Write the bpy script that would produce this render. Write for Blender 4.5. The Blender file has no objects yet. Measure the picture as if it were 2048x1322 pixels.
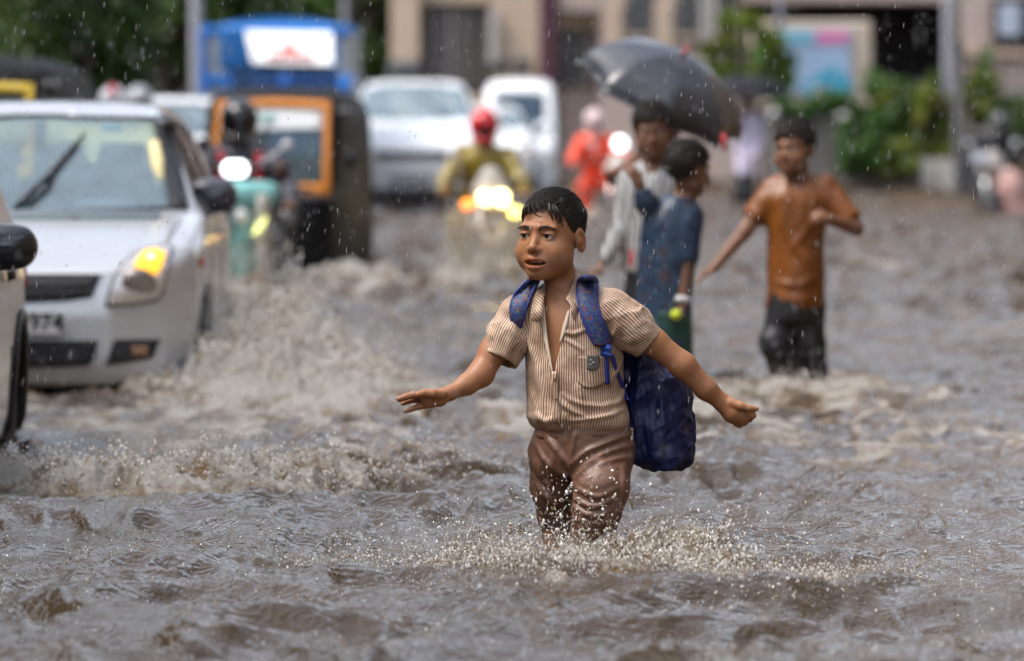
import bpy, bmesh, math, random
import numpy as np
from mathutils import Vector, Matrix

scene = bpy.context.scene
R = math.radians
random.seed(7)
rng = np.random.default_rng(11)

# ------------------------------------------------------------------ camera, sky, sun, exposure
FPX = 11378.0            # focal length in pixels of the 2048 px wide photograph (200 mm on 36 mm)
CAMH = 1.175             # camera height above the flood water (water is z = 0)
PITCH = math.atan((661 - 248) / FPX)
cam_data = bpy.data.cameras.new('camera')
cam = bpy.data.objects.new('camera', cam_data)
scene.collection.objects.link(cam)
cam.location = (0, 0, CAMH)
cam.rotation_euler = (math.pi / 2 - PITCH, 0, 0)
cam_data.lens = 200.0
cam_data.sensor_width = 36.0
cam_data.clip_start = 0.5
cam_data.clip_end = 2000
cam_data.dof.use_dof = True
cam_data.dof.focus_distance = 16.1
cam_data.dof.aperture_fstop = 3.3
scene.camera = cam

world = bpy.data.worlds.new('World')
scene.world = world
world.use_nodes = True
wn, wl = world.node_tree.nodes, world.node_tree.links
bg = wn['Background']
sky = wn.new('ShaderNodeTexSky')
sky.sky_type = 'NISHITA'
sky.sun_disc = False
SUN_EL, SUN_AZ = R(56), R(-105)
sky.sun_elevation = SUN_EL
sky.sun_rotation = SUN_AZ
sky.air_density = 1.0
sky.dust_density = 4.0
hsv = wn.new('ShaderNodeHueSaturation')          # cloud cover: the blue of the clear sky is mostly gone
hsv.inputs['Saturation'].default_value = 0.5
wl.new(sky.outputs[0], hsv.inputs['Color'])
# rain cloud: brighter and darker masses
wtc, wnz, wmr, wmx = wn.new('ShaderNodeTexCoord'), wn.new('ShaderNodeTexNoise'), wn.new('ShaderNodeMapRange'), wn.new('ShaderNodeMix')
wnz.inputs['Scale'].default_value = 3.2
wnz.inputs['Detail'].default_value = 5
wl.new(wtc.outputs['Generated'], wnz.inputs['Vector'])
wmr.inputs['From Min'].default_value, wmr.inputs['From Max'].default_value = 0.36, 0.64
wmr.inputs['To Min'].default_value, wmr.inputs['To Max'].default_value = 0.35, 2.0
wl.new(wnz.outputs['Fac'], wmr.inputs['Value'])
wmx.data_type = 'RGBA'
wmx.blend_type = 'MULTIPLY'
wmx.inputs[0].default_value = 1.0
wl.new(hsv.outputs[0], wmx.inputs[6])
wl.new(wmr.outputs[0], wmx.inputs[7])
wl.new(wmx.outputs[2], bg.inputs[0])
bg.inputs[1].default_value = 0.15
sun_d = bpy.data.lights.new('sun', 'SUN')
sun_d.energy = 1.0
sun_d.angle = R(32)
sun_d.color = (1.0, 0.98, 0.94)
sun = bpy.data.objects.new('sun', sun_d)
scene.collection.objects.link(sun)
# direction towards the bright part of the cloud: left of the street, high
sd = Vector((math.sin(SUN_AZ) * math.cos(SUN_EL), math.cos(SUN_AZ) * math.cos(SUN_EL), math.sin(SUN_EL)))
sun.rotation_euler = sd.to_track_quat('Z', 'Y').to_euler()
sun.location = sd * 60
scene.view_settings.view_transform = 'Standard'
scene.view_settings.look = 'None'
scene.view_settings.exposure = 0.98
scene.view_settings.gamma = 1.0
scene.render.engine = 'CYCLES'
scene.cycles.use_denoising = True
scene.cycles.max_bounces = 6
scene.cycles.diffuse_bounces = 2
scene.cycles.glossy_bounces = 3
scene.cycles.transmission_bounces = 4
scene.cycles.transparent_max_bounces = 8
scene.cycles.caustics_reflective = False
scene.cycles.caustics_refractive = False
scene.cycles.sample_clamp_indirect = 6.0

# ------------------------------------------------------------------ helpers: placing
_cp, _sp = math.cos(PITCH), math.sin(PITCH)


def at(px, py, Y):
    """the point at world depth Y that the photograph shows at pixel (px, py)"""
    u, v = (px - 1024) / FPX, -(py - 661) / FPX
    dx, dy, dz = u, _cp + v * _sp, -_sp + v * _cp
    t = Y / dy
    return np.array([dx * t, Y, CAMH + dz * t])


def lin(r, g=None, b=None):
    if g is None:
        r, g, b = r
    f = lambda c: (c / 255) / 12.92 if c / 255 <= 0.04045 else ((c / 255 + 0.055) / 1.055) ** 2.4
    return (f(r), f(g), f(b), 1.0)


# ------------------------------------------------------------------ helpers: noise
def _hash(ix, iy, iz):
    h = (ix.astype(np.uint32) * np.uint32(374761393) + iy.astype(np.uint32) * np.uint32(668265263)
         + iz.astype(np.uint32) * np.uint32(2147483647 - 97531))
    h = (h ^ (h >> np.uint32(13))) * np.uint32(1274126177)
    h = h ^ (h >> np.uint32(16))
    return (h & np.uint32(0xFFFF)).astype(np.float32) / 32767.5 - 1.0


def noise(x, y, z=0.0):
    x, y, z = np.broadcast_arrays(np.asarray(x, np.float32), np.asarray(y, np.float32), np.asarray(z, np.float32))
    fx, fy, fz = np.floor(x), np.floor(y), np.floor(z)
    ix, iy, iz = fx.astype(np.int64), fy.astype(np.int64), fz.astype(np.int64)
    tx, ty, tz = x - fx, y - fy, z - fz
    tx, ty, tz = [t * t * t * (t * (t * 6 - 15) + 10) for t in (tx, ty, tz)]
    r = 0
    for a in (0, 1):
        wx = tx if a else 1 - tx
        for b in (0, 1):
            wy = ty if b else 1 - ty
            for c in (0, 1):
                wz = tz if c else 1 - tz
                r = r + wx * wy * wz * _hash(ix + a, iy + b, iz + c)
    return r


def fbm(x, y, z=0.0, o=3):
    r, a, f = 0, 1.0, 1.0
    for i in range(o):
        r = r + a * noise(np.asarray(x) * f + 17 * i, np.asarray(y) * f - 9 * i, np.asarray(z) * f + 5 * i)
        a *= 0.5
        f *= 2.03
    return r


def sst(a, b, x):
    t = np.clip((x - a) / (b - a), 0, 1)
    return t * t * (3 - 2 * t)


# ------------------------------------------------------------------ helpers: solid modelling (distance fields -> mesh)
def axis(*segs):
    out = []
    for a, b, h in segs:
        n = max(1, int(round((b - a) / h)))
        out.append(np.linspace(a, b, n, endpoint=False))
    out.append(np.array([segs[-1][1]]))
    return np.concatenate(out).astype(np.float32)


def smin(a, b, k):
    if k <= 0:
        return np.minimum(a, b)
    h = np.clip(0.5 + 0.5 * (b - a) / k, 0, 1)
    return b + (a - b) * h - k * h * (1 - h)


def smax(a, b, k):
    return -smin(-a, -b, k)


class Solid:
    def __init__(s, ax, ay, az):
        s.ax, s.ay, s.az = ax, ay, az
        s.D = np.full((len(ax), len(ay), len(az)), 1.0, np.float32)

    @staticmethod
    def box(lo, hi, h):
        return Solid(*[axis((lo[i], hi[i], h)) for i in range(3)])

    def _blk(s, lo, hi):
        sl = []
        for a, l, h_ in zip((s.ax, s.ay, s.az), lo, hi):
            i0, i1 = int(np.searchsorted(a, l)), int(np.searchsorted(a, h_))
            sl.append(slice(max(0, i0 - 1), min(len(a), i1 + 1)))
        return tuple(sl), s.ax[sl[0]][:, None, None], s.ay[sl[1]][None, :, None], s.az[sl[2]][None, None, :]

    def op(s, f, lo, hi, k=0.0, mode='add', m=0.012):
        lo, hi = np.asarray(lo) - k - m, np.asarray(hi) + k + m
        sl, x, y, z = s._blk(lo, hi)
        d = f(x, y, z)
        B = s.D[sl]
        if mode == 'add':
            s.D[sl] = smin(B, d, k)
        elif mode == 'cut':
            s.D[sl] = smax(B, -d, k)
        elif mode == 'clip':
            s.D[sl] = smax(B, d, k)
        return s

    def cap(s, a, b, ra, rb=None, k=0.01, mode='add', flat=None):
        a, b = np.asarray(a, float), np.asarray(b, float)
        rb = ra if rb is None else rb
        ab = b - a
        L = float(ab @ ab) + 1e-12
        r = max(ra, rb)

        def f(x, y, z):
            px, py, pz = x - a[0], y - a[1], z - a[2]
            t = np.clip((px * ab[0] + py * ab[1] + pz * ab[2]) / L, 0, 1)
            qx, qy, qz = px - t * ab[0], py - t * ab[1], pz - t * ab[2]
            if flat is not None:
                n, sc = flat
                q = (qx * n[0] + qy * n[1] + qz * n[2]) * (1 / sc - 1)
                qx, qy, qz = qx + q * n[0], qy + q * n[1], qz + q * n[2]
            d = np.sqrt(qx * qx + qy * qy + qz * qz) - (ra + t * (rb - ra))
            return d * (min(1.0, flat[1]) if flat is not None else 1.0)
        e = r * (max(1.0, flat[1]) if flat is not None else 1.0)
        return s.op(f, np.minimum(a, b) - e, np.maximum(a, b) + e, k, mode)

    def chain(s, pts, rad, k=0.01, mode='add', flat=None):
        for i in range(len(pts) - 1):
            s.cap(pts[i], pts[i + 1], rad[i], rad[i + 1], k if i == 0 else min(k, 0.6 * min(rad[i], rad[i + 1])), mode, flat)
        return s

    def ell(s, c, r, M=None, k=0.01, mode='add'):
        c, r = np.asarray(c, float), np.asarray(r, float)
        M = np.eye(3) if M is None else np.asarray(M)      # columns are the ellipsoid's own axes
        e = np.sqrt(((M * r) ** 2).sum(1))

        def f(x, y, z):
            px, py, pz = x - c[0], y - c[1], z - c[2]
            q = [(px * M[0, i] + py * M[1, i] + pz * M[2, i]) for i in range(3)]
            k0 = np.sqrt(sum((q[i] / r[i]) ** 2 for i in range(3)))
            k1 = np.sqrt(sum((q[i] / r[i] ** 2) ** 2 for i in range(3))) + 1e-9
            return k0 * (k0 - 1) / k1
        return s.op(f, c - e, c + e, k, mode)

    def bx(s, c, r, M=None, rad=0.005, k=0.0, mode='add'):
        c, r = np.asarray(c, float), np.asarray(r, float)
        M = np.eye(3) if M is None else np.asarray(M)
        e = (np.abs(M) * r).sum(1)

        def f(x, y, z):
            px, py, pz = x - c[0], y - c[1], z - c[2]
            q = [np.abs(px * M[0, i] + py * M[1, i] + pz * M[2, i]) - r[i] + rad for i in range(3)]
            o = np.sqrt(sum(np.maximum(a, 0) ** 2 for a in q))
            return o + np.minimum(np.maximum(np.maximum(q[0], q[1]), q[2]), 0) - rad
        return s.op(f, c - e, c + e, k, mode)

    def loft(s, st, k=0.02, mode='add', u=(1, 0), p=2.0):
        """st: rows (cx, cy, z, half width, half depth); cross-sections turned so that their width runs along u"""
        st = np.array(sorted(st, key=lambda r: r[2]), float)
        zz = st[:, 2]
        ux, uy = u
        ext = max(st[:, 3].max(), st[:, 4].max())
        lo = np.array([st[:, 0].min() - ext, st[:, 1].min() - ext, zz[0]])
        hi = np.array([st[:, 0].max() + ext, st[:, 1].max() + ext, zz[-1]])

        def f(x, y, z):
            zc = np.clip(z, zz[0], zz[-1]).ravel()
            cx, cy, rw, rd = [cubic(zz, st[:, i], zc)[None, None, :] for i in (0, 1, 3, 4)]
            px, py = x - cx, y - cy
            a, b = px * ux + py * uy, -px * uy + py * ux
            n = (np.abs(a / rw) ** p + np.abs(b / rd) ** p) ** (1 / p)
            d = (n - 1) * np.minimum(rw, rd)
            return smax(d, np.maximum(z - zz[-1], zz[0] - z), 0.01)
        return s.op(f, lo, hi, k, mode)

    def mesh(s, smooth=2):
        return nets(s.D, s.ax, s.ay, s.az, smooth)


def cubic(xs, ys, x):
    """smooth (Catmull-Rom like) interpolation"""
    m = np.gradient(ys, xs)
    i = np.clip(np.searchsorted(xs, x) - 1, 0, len(xs) - 2)
    h = xs[i + 1] - xs[i]
    t = np.clip((x - xs[i]) / h, 0, 1)
    return ((2 * t**3 - 3 * t**2 + 1) * ys[i] + (t**3 - 2 * t**2 + t) * h * m[i]
            + (-2 * t**3 + 3 * t**2) * ys[i + 1] + (t**3 - t**2) * h * m[i + 1])


def nets(D, ax, ay, az, smooth=2):
    I = D < 0
    n = [d - 1 for d in D.shape]
    cnt = np.zeros(n, np.int8)
    for a in (0, 1):
        for b in (0, 1):
            for c in (0, 1):
                cnt += I[a:a + n[0], b:b + n[1], c:c + n[2]]
    act = (cnt > 0) & (cnt < 8)
    ci = np.argwhere(act)
    idx = np.full(n, -1, np.int32)
    idx[act] = np.arange(len(ci))
    i, j, k = ci.T
    P = np.zeros((len(ci), 3))
    N = np.zeros(len(ci))
    for e in range(3):
        o1, o2 = [q for q in range(3) if q != e]
        for a in (0, 1):
            for b in (0, 1):
                o = [0, 0, 0]
                o[o1], o[o2] = a, b
                q = [0, 0, 0]
                q[:] = o
                q[e] = 1
                v0, v1 = D[i + o[0], j + o[1], k + o[2]], D[i + q[0], j + q[1], k + q[2]]
                m = (v0 < 0) != (v1 < 0)
                t = np.where(m, v0 / np.where(m, v0 - v1, 1), 0)
                c0 = np.stack([ax[i + o[0]], ay[j + o[1]], az[k + o[2]]], 1)
                c1 = np.stack([ax[i + q[0]], ay[j + q[1]], az[k + q[2]]], 1)
                P += np.where(m[:, None], c0 + t[:, None] * (c1 - c0), 0)
                N += m
    P /= N[:, None]
    F = []
    for e in range(3):
        o1, o2 = (e + 1) % 3, (e + 2) % 3
        a = [slice(None)] * 3
        b = [slice(None)] * 3
        a[e], b[e] = slice(0, -1), slice(1, None)
        A, B = I[tuple(a)], I[tuple(b)]
        cr = np.argwhere(A != B)
        cr = cr[(cr[:, o1] > 0) & (cr[:, o2] > 0) & (cr[:, o1] < D.shape[o1] - 1) & (cr[:, o2] < D.shape[o2] - 1)]
        flip = A[tuple(cr.T)]
        d1, d2 = np.zeros(3, int), np.zeros(3, int)
        d1[o1] = 1
        d2[o2] = 1
        g = lambda c: idx[tuple(c.T)]
        q = np.stack([g(cr - d1 - d2), g(cr - d2), g(cr), g(cr - d1)], 1)
        q[~flip] = q[~flip][:, ::-1]
        F.append(q)
    F = np.concatenate(F)
    F = F[(F >= 0).all(1)]
    for _ in range(smooth):
        S = np.zeros_like(P)
        W = np.zeros(len(P))
        for a in range(4):
            b = F[:, (a + 1) % 4]
            for q, w in ((F[:, a], b), (b, F[:, a])):
                for c in range(3):
                    S[:, c] += np.bincount(q, P[w, c], len(P))
                W += np.bincount(q, minlength=len(P))
        P = 0.5 * P + 0.5 * S / np.maximum(W, 1)[:, None]
    return P, F


def normals(P, F):
    a, b, c, d = [P[F[:, i]] for i in range(4)]
    fn = np.cross(c - a, d - b)
    N = np.zeros_like(P)
    for i in range(4):
        for q in range(3):
            N[:, q] += np.bincount(F[:, i], fn[:, q], len(P))
    return N / (np.linalg.norm(N, axis=1)[:, None] + 1e-12)


# ------------------------------------------------------------------ helpers: objects
def empty(name, loc, label=None, cat=None, group=None):
    o = bpy.data.objects.new(name, None)
    scene.collection.objects.link(o)
    o.location = loc
    o.empty_display_size = 0.1
    tag(o, label, cat, group)
    return o


def tag(o, label=None, cat=None, group=None, kind=None):
    if label: o['label'] = label
    if cat: o['category'] = cat
    if group: o['group'] = group
    if kind: o['kind'] = kind
    return o


def world_loc(o):
    v = Vector((0, 0, 0))
    while o is not None:
        v = v + o.location
        o = o.parent
    return v


def mesh_obj(name, P, F, mats, parent=None, smooth=True, attrs=None, mi=None, loc=None):
    """P in world coordinates; the object's origin goes to its parent's (or to loc)"""
    P = np.asarray(P, np.float32)
    me = bpy.data.meshes.new(name)
    org = np.array(world_loc(parent)) if parent is not None else (np.array(loc) if loc is not None else np.zeros(3))
    if isinstance(F, np.ndarray) and F.ndim == 2:
        nf, w = F.shape
        me.vertices.add(len(P))
        me.vertices.foreach_set('co', (P - org).astype(np.float32).ravel())
        me.loops.add(nf * w)
        me.loops.foreach_set('vertex_index', F.astype(np.int32).ravel())
        me.polygons.add(nf)
        me.polygons.foreach_set('loop_start', np.arange(0, nf * w, w, dtype=np.int32))
        me.update(calc_edges=True)
    else:
        me.from_pydata([tuple(v) for v in (P - org)], [], [tuple(int(i) for i in f) for f in F])
    me.validate()
    if smooth:
        me.polygons.foreach_set('use_smooth', np.ones(len(me.polygons), bool))
    for m in (mats if isinstance(mats, (list, tuple)) else [mats]):
        me.materials.append(m)
    if mi is not None:
        me.polygons.foreach_set('material_index', np.asarray(mi, np.int32))
    for k, v in (attrs or {}).items():
        v = np.asarray(v, np.float32)
        if v.ndim == 1:
            a = me.attributes.new(k, 'FLOAT', 'POINT')
            a.data.foreach_set('value', v)
        else:
            a = me.attributes.new(k, 'FLOAT_COLOR', 'POINT')
            a.data.foreach_set('color', np.concatenate([v, np.ones((len(v), 1))], 1).astype(np.float32).ravel())
    o = bpy.data.objects.new(name, me)
    scene.collection.objects.link(o)
    if parent is not None:
        o.parent = parent
    elif loc is not None:
        o.location = loc
    return o


class MB:
    """collects simple shapes (world coordinates) for ONE mesh object"""
    def __init__(s):
        s.v, s.f, s.m = [], [], []

    def add(s, v, f, m=0):
        o = len(s.v)
        s.v += [tuple(map(float, p)) for p in v]
        s.f += [tuple(int(i) + o for i in q) for q in f]
        s.m += [m] * len(f)
        return s

    def box(s, c, r, b=0.0, rz=0.0, m=0, M=None):
        """box of half sizes r with chamfered edges b"""
        c, r = np.asarray(c, float), np.asarray(r, float)
        b = min(b, 0.49 * 2 * r.min())
        vs, ids = [], {}
        for sx in (-1, 1):
            for sy in (-1, 1):
                for sz in (-1, 1):
                    for e in range(3):
                        p = np.array([sx * (r[0] - b), sy * (r[1] - b), sz * (r[2] - b)])
                        p[e] += (sx, sy, sz)[e] * b
                        ids[sx, sy, sz, e] = len(vs)
                        vs.append(p)
        f = []
        sg = (-1, 1)
        for e in range(3):
            o1, o2 = (e + 1) % 3, (e + 2) % 3
            for t in sg:
                q = []
                for a, bb in ((-1, -1), (1, -1), (1, 1), (-1, 1)):
                    k = [0, 0, 0]
                    k[e], k[o1], k[o2] = t, a, bb
                    q.append(ids[k[0], k[1], k[2], e])
                f.append(q if t > 0 else q[::-1])
            if b > 0:
                for a in sg:
                    for bb in sg:
                        k = [0, 0, 0]
                        k[o1], k[o2] = a, bb
                        k1, k2 = k[:], k[:]
                        k1[e], k2[e] = -1, 1
                        q = [ids[(*k1, o1)], ids[(*k2, o1)], ids[(*k2, o2)], ids[(*k1, o2)]]
                        f.append(q if a * bb < 0 else q[::-1])
        if b > 0:
            for k in [(a, bb, cc) for a in sg for bb in sg for cc in sg]:
                q = [ids[(*k, 0)], ids[(*k, 1)], ids[(*k, 2)]]
                f.append(q if k[0] * k[1] * k[2] > 0 else q[::-1])
        vs = np.array(vs)
        if M is None:
            cz, sz_ = math.cos(rz), math.sin(rz)
            M = np.array([[cz, -sz_, 0], [sz_, cz, 0], [0, 0, 1]])
        return s.add(vs @ np.asarray(M).T + c, f, m)

    def tube(s, pts, rad, n=8, m=0, caps=True):
        P = [np.asarray(p, float) for p in pts]
        rad = [rad] * len(P) if np.isscalar(rad) else rad
        v, f = [], []
        up = np.array([0.13, 0.21, 0.97])
        for i, p in enumerate(P):
            t = P[min(i + 1, len(P) - 1)] - P[max(i - 1, 0)]
            t = t / (np.linalg.norm(t) + 1e-12)
            if abs(t @ up) > 0.95:
                up = np.array([0.9, 0.3, 0.1])
            a = np.cross(t, up)
            a /= np.linalg.norm(a)
            b = np.cross(t, a)
            up = np.cross(a, t)
            for q in range(n):
                w = 2 * math.pi * q / n
                v.append(p + rad[i] * (math.cos(w) * a + math.sin(w) * b))
        for i in range(len(P) - 1):
            for q in range(n):
                f.append((i * n + q, i * n + (q + 1) % n, (i + 1) * n + (q + 1) % n, (i + 1) * n + q))
        if caps:
            f.append(tuple(range(n))[::-1])
            f.append(tuple(range((len(P) - 1) * n, len(P) * n)))
        return s.add(v, f, m)

    def lathe(s, prof, c, ax=(0, 0, 1), n=24, m=0):
        """profile rows (radius, height along ax)"""
        ax = np.asarray(ax, float)
        ax /= np.linalg.norm(ax)
        a = np.cross(ax, (0.3, 0.5, 0.81) if abs(ax[2]) < 0.9 else (1, 0, 0))
        a /= np.linalg.norm(a)
        b = np.cross(ax, a)
        v, f = [], []
        for r, h in prof:
            for q in range(n):
                w = 2 * math.pi * q / n
                v.append(np.asarray(c) + h * ax + r * (math.cos(w) * a + math.sin(w) * b))
        for i in range(len(prof) - 1):
            for q in range(n):
                f.append((i * n + q, i * n + (q + 1) % n, (i + 1) * n + (q + 1) % n, (i + 1) * n + q))
        f.append(tuple(range(n))[::-1])
        f.append(tuple(range((len(prof) - 1) * n, len(prof) * n)))
        return s.add(v, f, m)

    def sheet(s, rows, thick=0.004, m=0):
        """a grid of points given thickness"""
        G = np.array(rows, float)
        a, b = G.shape[:2]
        du = np.gradient(G, axis=0)
        dv = np.gradient(G, axis=1)
        N = np.cross(du, dv)
        N /= np.linalg.norm(N, axis=2)[..., None] + 1e-12
        v = np.concatenate([(G + N * thick / 2).reshape(-1, 3), (G - N * thick / 2).reshape(-1, 3)])
        o = a * b
        f = []
        for i in range(a - 1):
            for j in range(b - 1):
                q = (i * b + j, (i + 1) * b + j, (i + 1) * b + j + 1, i * b + j + 1)
                f.append(q)
                f.append(tuple(x + o for x in q[::-1]))
        ring = [i * b for i in range(a)] + [(a - 1) * b + j for j in range(1, b)] + \
               [i * b + b - 1 for i in range(a - 2, -1, -1)] + [j for j in range(b - 2, 0, -1)]
        for i, x in enumerate(ring):
            y = ring[(i + 1) % len(ring)]
            f.append((y, x, x + o, y + o))
        return s.add(v, f, m)

    def prism(s, poly, d, m=0):
        """closed polygon (3-D points) pushed along vector d"""
        n = len(poly)
        P = [np.asarray(p, float) for p in poly]
        d = np.asarray(d, float)
        f = [tuple(range(n)), tuple(range(2 * n - 1, n - 1, -1))]
        f += [((i + 1) % n, i, i + n, (i + 1) % n + n) for i in range(n)]
        return s.add(P + [p + d for p in P], f, m)

    def ball(s, c, r, n=12, m=0, M=None):
        r = np.array([r] * 3 if np.isscalar(r) else r, float)
        M = np.eye(3) if M is None else np.asarray(M)
        v, f = [], []
        k = max(4, n // 2)
        for i in range(k + 1):
            t = math.pi * i / k
            for q in range(n):
                w = 2 * math.pi * q / n
                v.append(np.asarray(c) + M @ (r * np.array([math.sin(t) * math.cos(w), math.sin(t) * math.sin(w), math.cos(t)])))
        for i in range(k):
            for q in range(n):
                f.append((i * n + q, (i + 1) * n + q, (i + 1) * n + (q + 1) % n, i * n + (q + 1) % n))
        return s.add(v, f, m)

    def build(s, name, mat, parent=None, smooth=False, loc=None):
        o = mesh_obj(name, np.array(s.v), s.f, mat, parent, smooth, mi=s.m if isinstance(mat, (list, tuple)) else None, loc=loc)
        return o


def coons(poly, corners, n=16):
    """poly: closed outline (k x d); corners: 4 indices; -> n x n grid"""
    poly = np.asarray(poly, float)
    k = len(poly)

    def side(a, b):
        idx = [a]
        while idx[-1] != b:
            idx.append((idx[-1] + 1) % k)
        p = poly[idx]
        L = np.concatenate([[0], np.cumsum(np.linalg.norm(np.diff(p, axis=0), axis=1))])
        t = np.linspace(0, L[-1], n)
        return np.stack([np.interp(t, L, p[:, c]) for c in range(p.shape[1])], 1)
    c = corners
    A, B, C, D = side(c[0], c[1]), side(c[1], c[2]), side(c[2], c[3])[::-1], side(c[3], c[0])[::-1]
    u = np.linspace(0, 1, n)[:, None, None]      # along A
    v = np.linspace(0, 1, n)[None, :, None]
    S1 = (1 - v) * A[:, None] + v * C[:, None]
    S2 = (1 - u) * D[None] + u * B[None]
    S3 = (1 - u) * (1 - v) * A[0] + u * (1 - v) * A[-1] + u * v * C[-1] + (1 - u) * v * C[0]
    return S1 + S2 - S3


# ------------------------------------------------------------------ helpers: materials
MATS = {}


def mat(name, col, rough=0.5, metal=0.0, var=0.15, scale=12.0, bump=0.0, bscale=40.0, coat=0.0, spec=0.5,
        emit=None, estr=0.0, trans=0.0, sss=0.0, alpha=1.0, tint=False, rvar=0.0, ior=None):
    """procedural paint / cloth / stone: noise-mottled colour, noise roughness and bump"""
    if name in MATS:
        return MATS[name]
    m = bpy.data.materials.new(name)
    m.use_nodes = True
    N, L = m.node_tree.nodes, m.node_tree.links
    p = N['Principled BSDF']
    col = tuple(col[:3]) + (1.0,)
    tc = N.new('ShaderNodeTexCoord')
    nz = N.new('ShaderNodeTexNoise')
    nz.inputs['Scale'].default_value = scale
    nz.inputs['Detail'].default_value = 5
    L.new(tc.outputs['Object'], nz.inputs['Vector'])
    mx = N.new('ShaderNodeMix')
    mx.data_type = 'RGBA'
    mx.inputs[6].default_value = tuple(c * (1 - var) for c in col[:3]) + (1,)
    mx.inputs[7].default_value = tuple(min(1, c * (1 + var)) for c in col[:3]) + (1,)
    L.new(nz.outputs['Fac'], mx.inputs[0])
    out = mx.outputs[2]
    if tint:
        at_ = N.new('ShaderNodeAttribute')
        at_.attribute_name = 'tint'
        mm = N.new('ShaderNodeMix')
        mm.data_type = 'RGBA'
        mm.blend_type = 'MULTIPLY'
        mm.inputs[0].default_value = 1
        L.new(out, mm.inputs[6])
        L.new(at_.outputs['Color'], mm.inputs[7])
        out = mm.outputs[2]
    L.new(out, p.inputs['Base Color'])
    p.inputs['Roughness'].default_value = rough
    p.inputs['Metallic'].default_value = metal
    p.inputs['Specular IOR Level'].default_value = spec
    p.inputs['Coat Weight'].default_value = coat
    p.inputs['Coat Roughness'].default_value = 0.08
    p.inputs['Transmission Weight'].default_value = trans
    if ior: p.inputs['IOR'].default_value = ior
    p.inputs['Alpha'].default_value = alpha
    if sss:
        p.inputs['Subsurface Weight'].default_value = sss
        p.inputs['Subsurface Radius'].default_value = (0.012, 0.005, 0.003)
        p.inputs['Subsurface Scale'].default_value = 0.5
    if rvar:
        mr = N.new('ShaderNodeMapRange')
        mr.inputs['To Min'].default_value = max(0.02, rough - rvar)
        mr.inputs['To Max'].default_value = min(1, rough + rvar)
        L.new(nz.outputs['Fac'], mr.inputs['Value'])
        L.new(mr.outputs[0], p.inputs['Roughness'])
    if bump:
        n2 = N.new('ShaderNodeTexNoise')
        n2.inputs['Scale'].default_value = bscale
        n2.inputs['Detail'].default_value = 4
        L.new(tc.outputs['Object'], n2.inputs['Vector'])
        b = N.new('ShaderNodeBump')
        b.inputs['Strength'].default_value = bump
        b.inputs['Distance'].default_value = 0.01
        L.new(n2.outputs['Fac'], b.inputs['Height'])
        L.new(b.outputs[0], p.inputs['Normal'])
    if emit:
        p.inputs['Emission Color'].default_value = tuple(emit[:3]) + (1,)
        p.inputs['Emission Strength'].default_value = estr
    MATS[name] = m
    return m
# ================================================================== road bed and flood water
M_ROAD = mat('asphalt', (0.05, 0.048, 0.045), 0.9, var=0.3, scale=8, bump=0.4, bscale=60)
rb = MB()
prof = [(-8, -.48), (13, -.47), (17.5, -.47), (20.0, -.24), (60, -.24), (82, -.24), (84, -.24), (140, -.24)]
for (y0, z0), (y1, z1) in zip(prof[:-1], prof[1:]):
    rb.add([(-40, y0, z0), (40, y0, z0), (40, y1, z1), (-40, y1, z1)], [(0, 1, 2, 3)])
tag(rb.build('road', M_ROAD), kind='structure')


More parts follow.
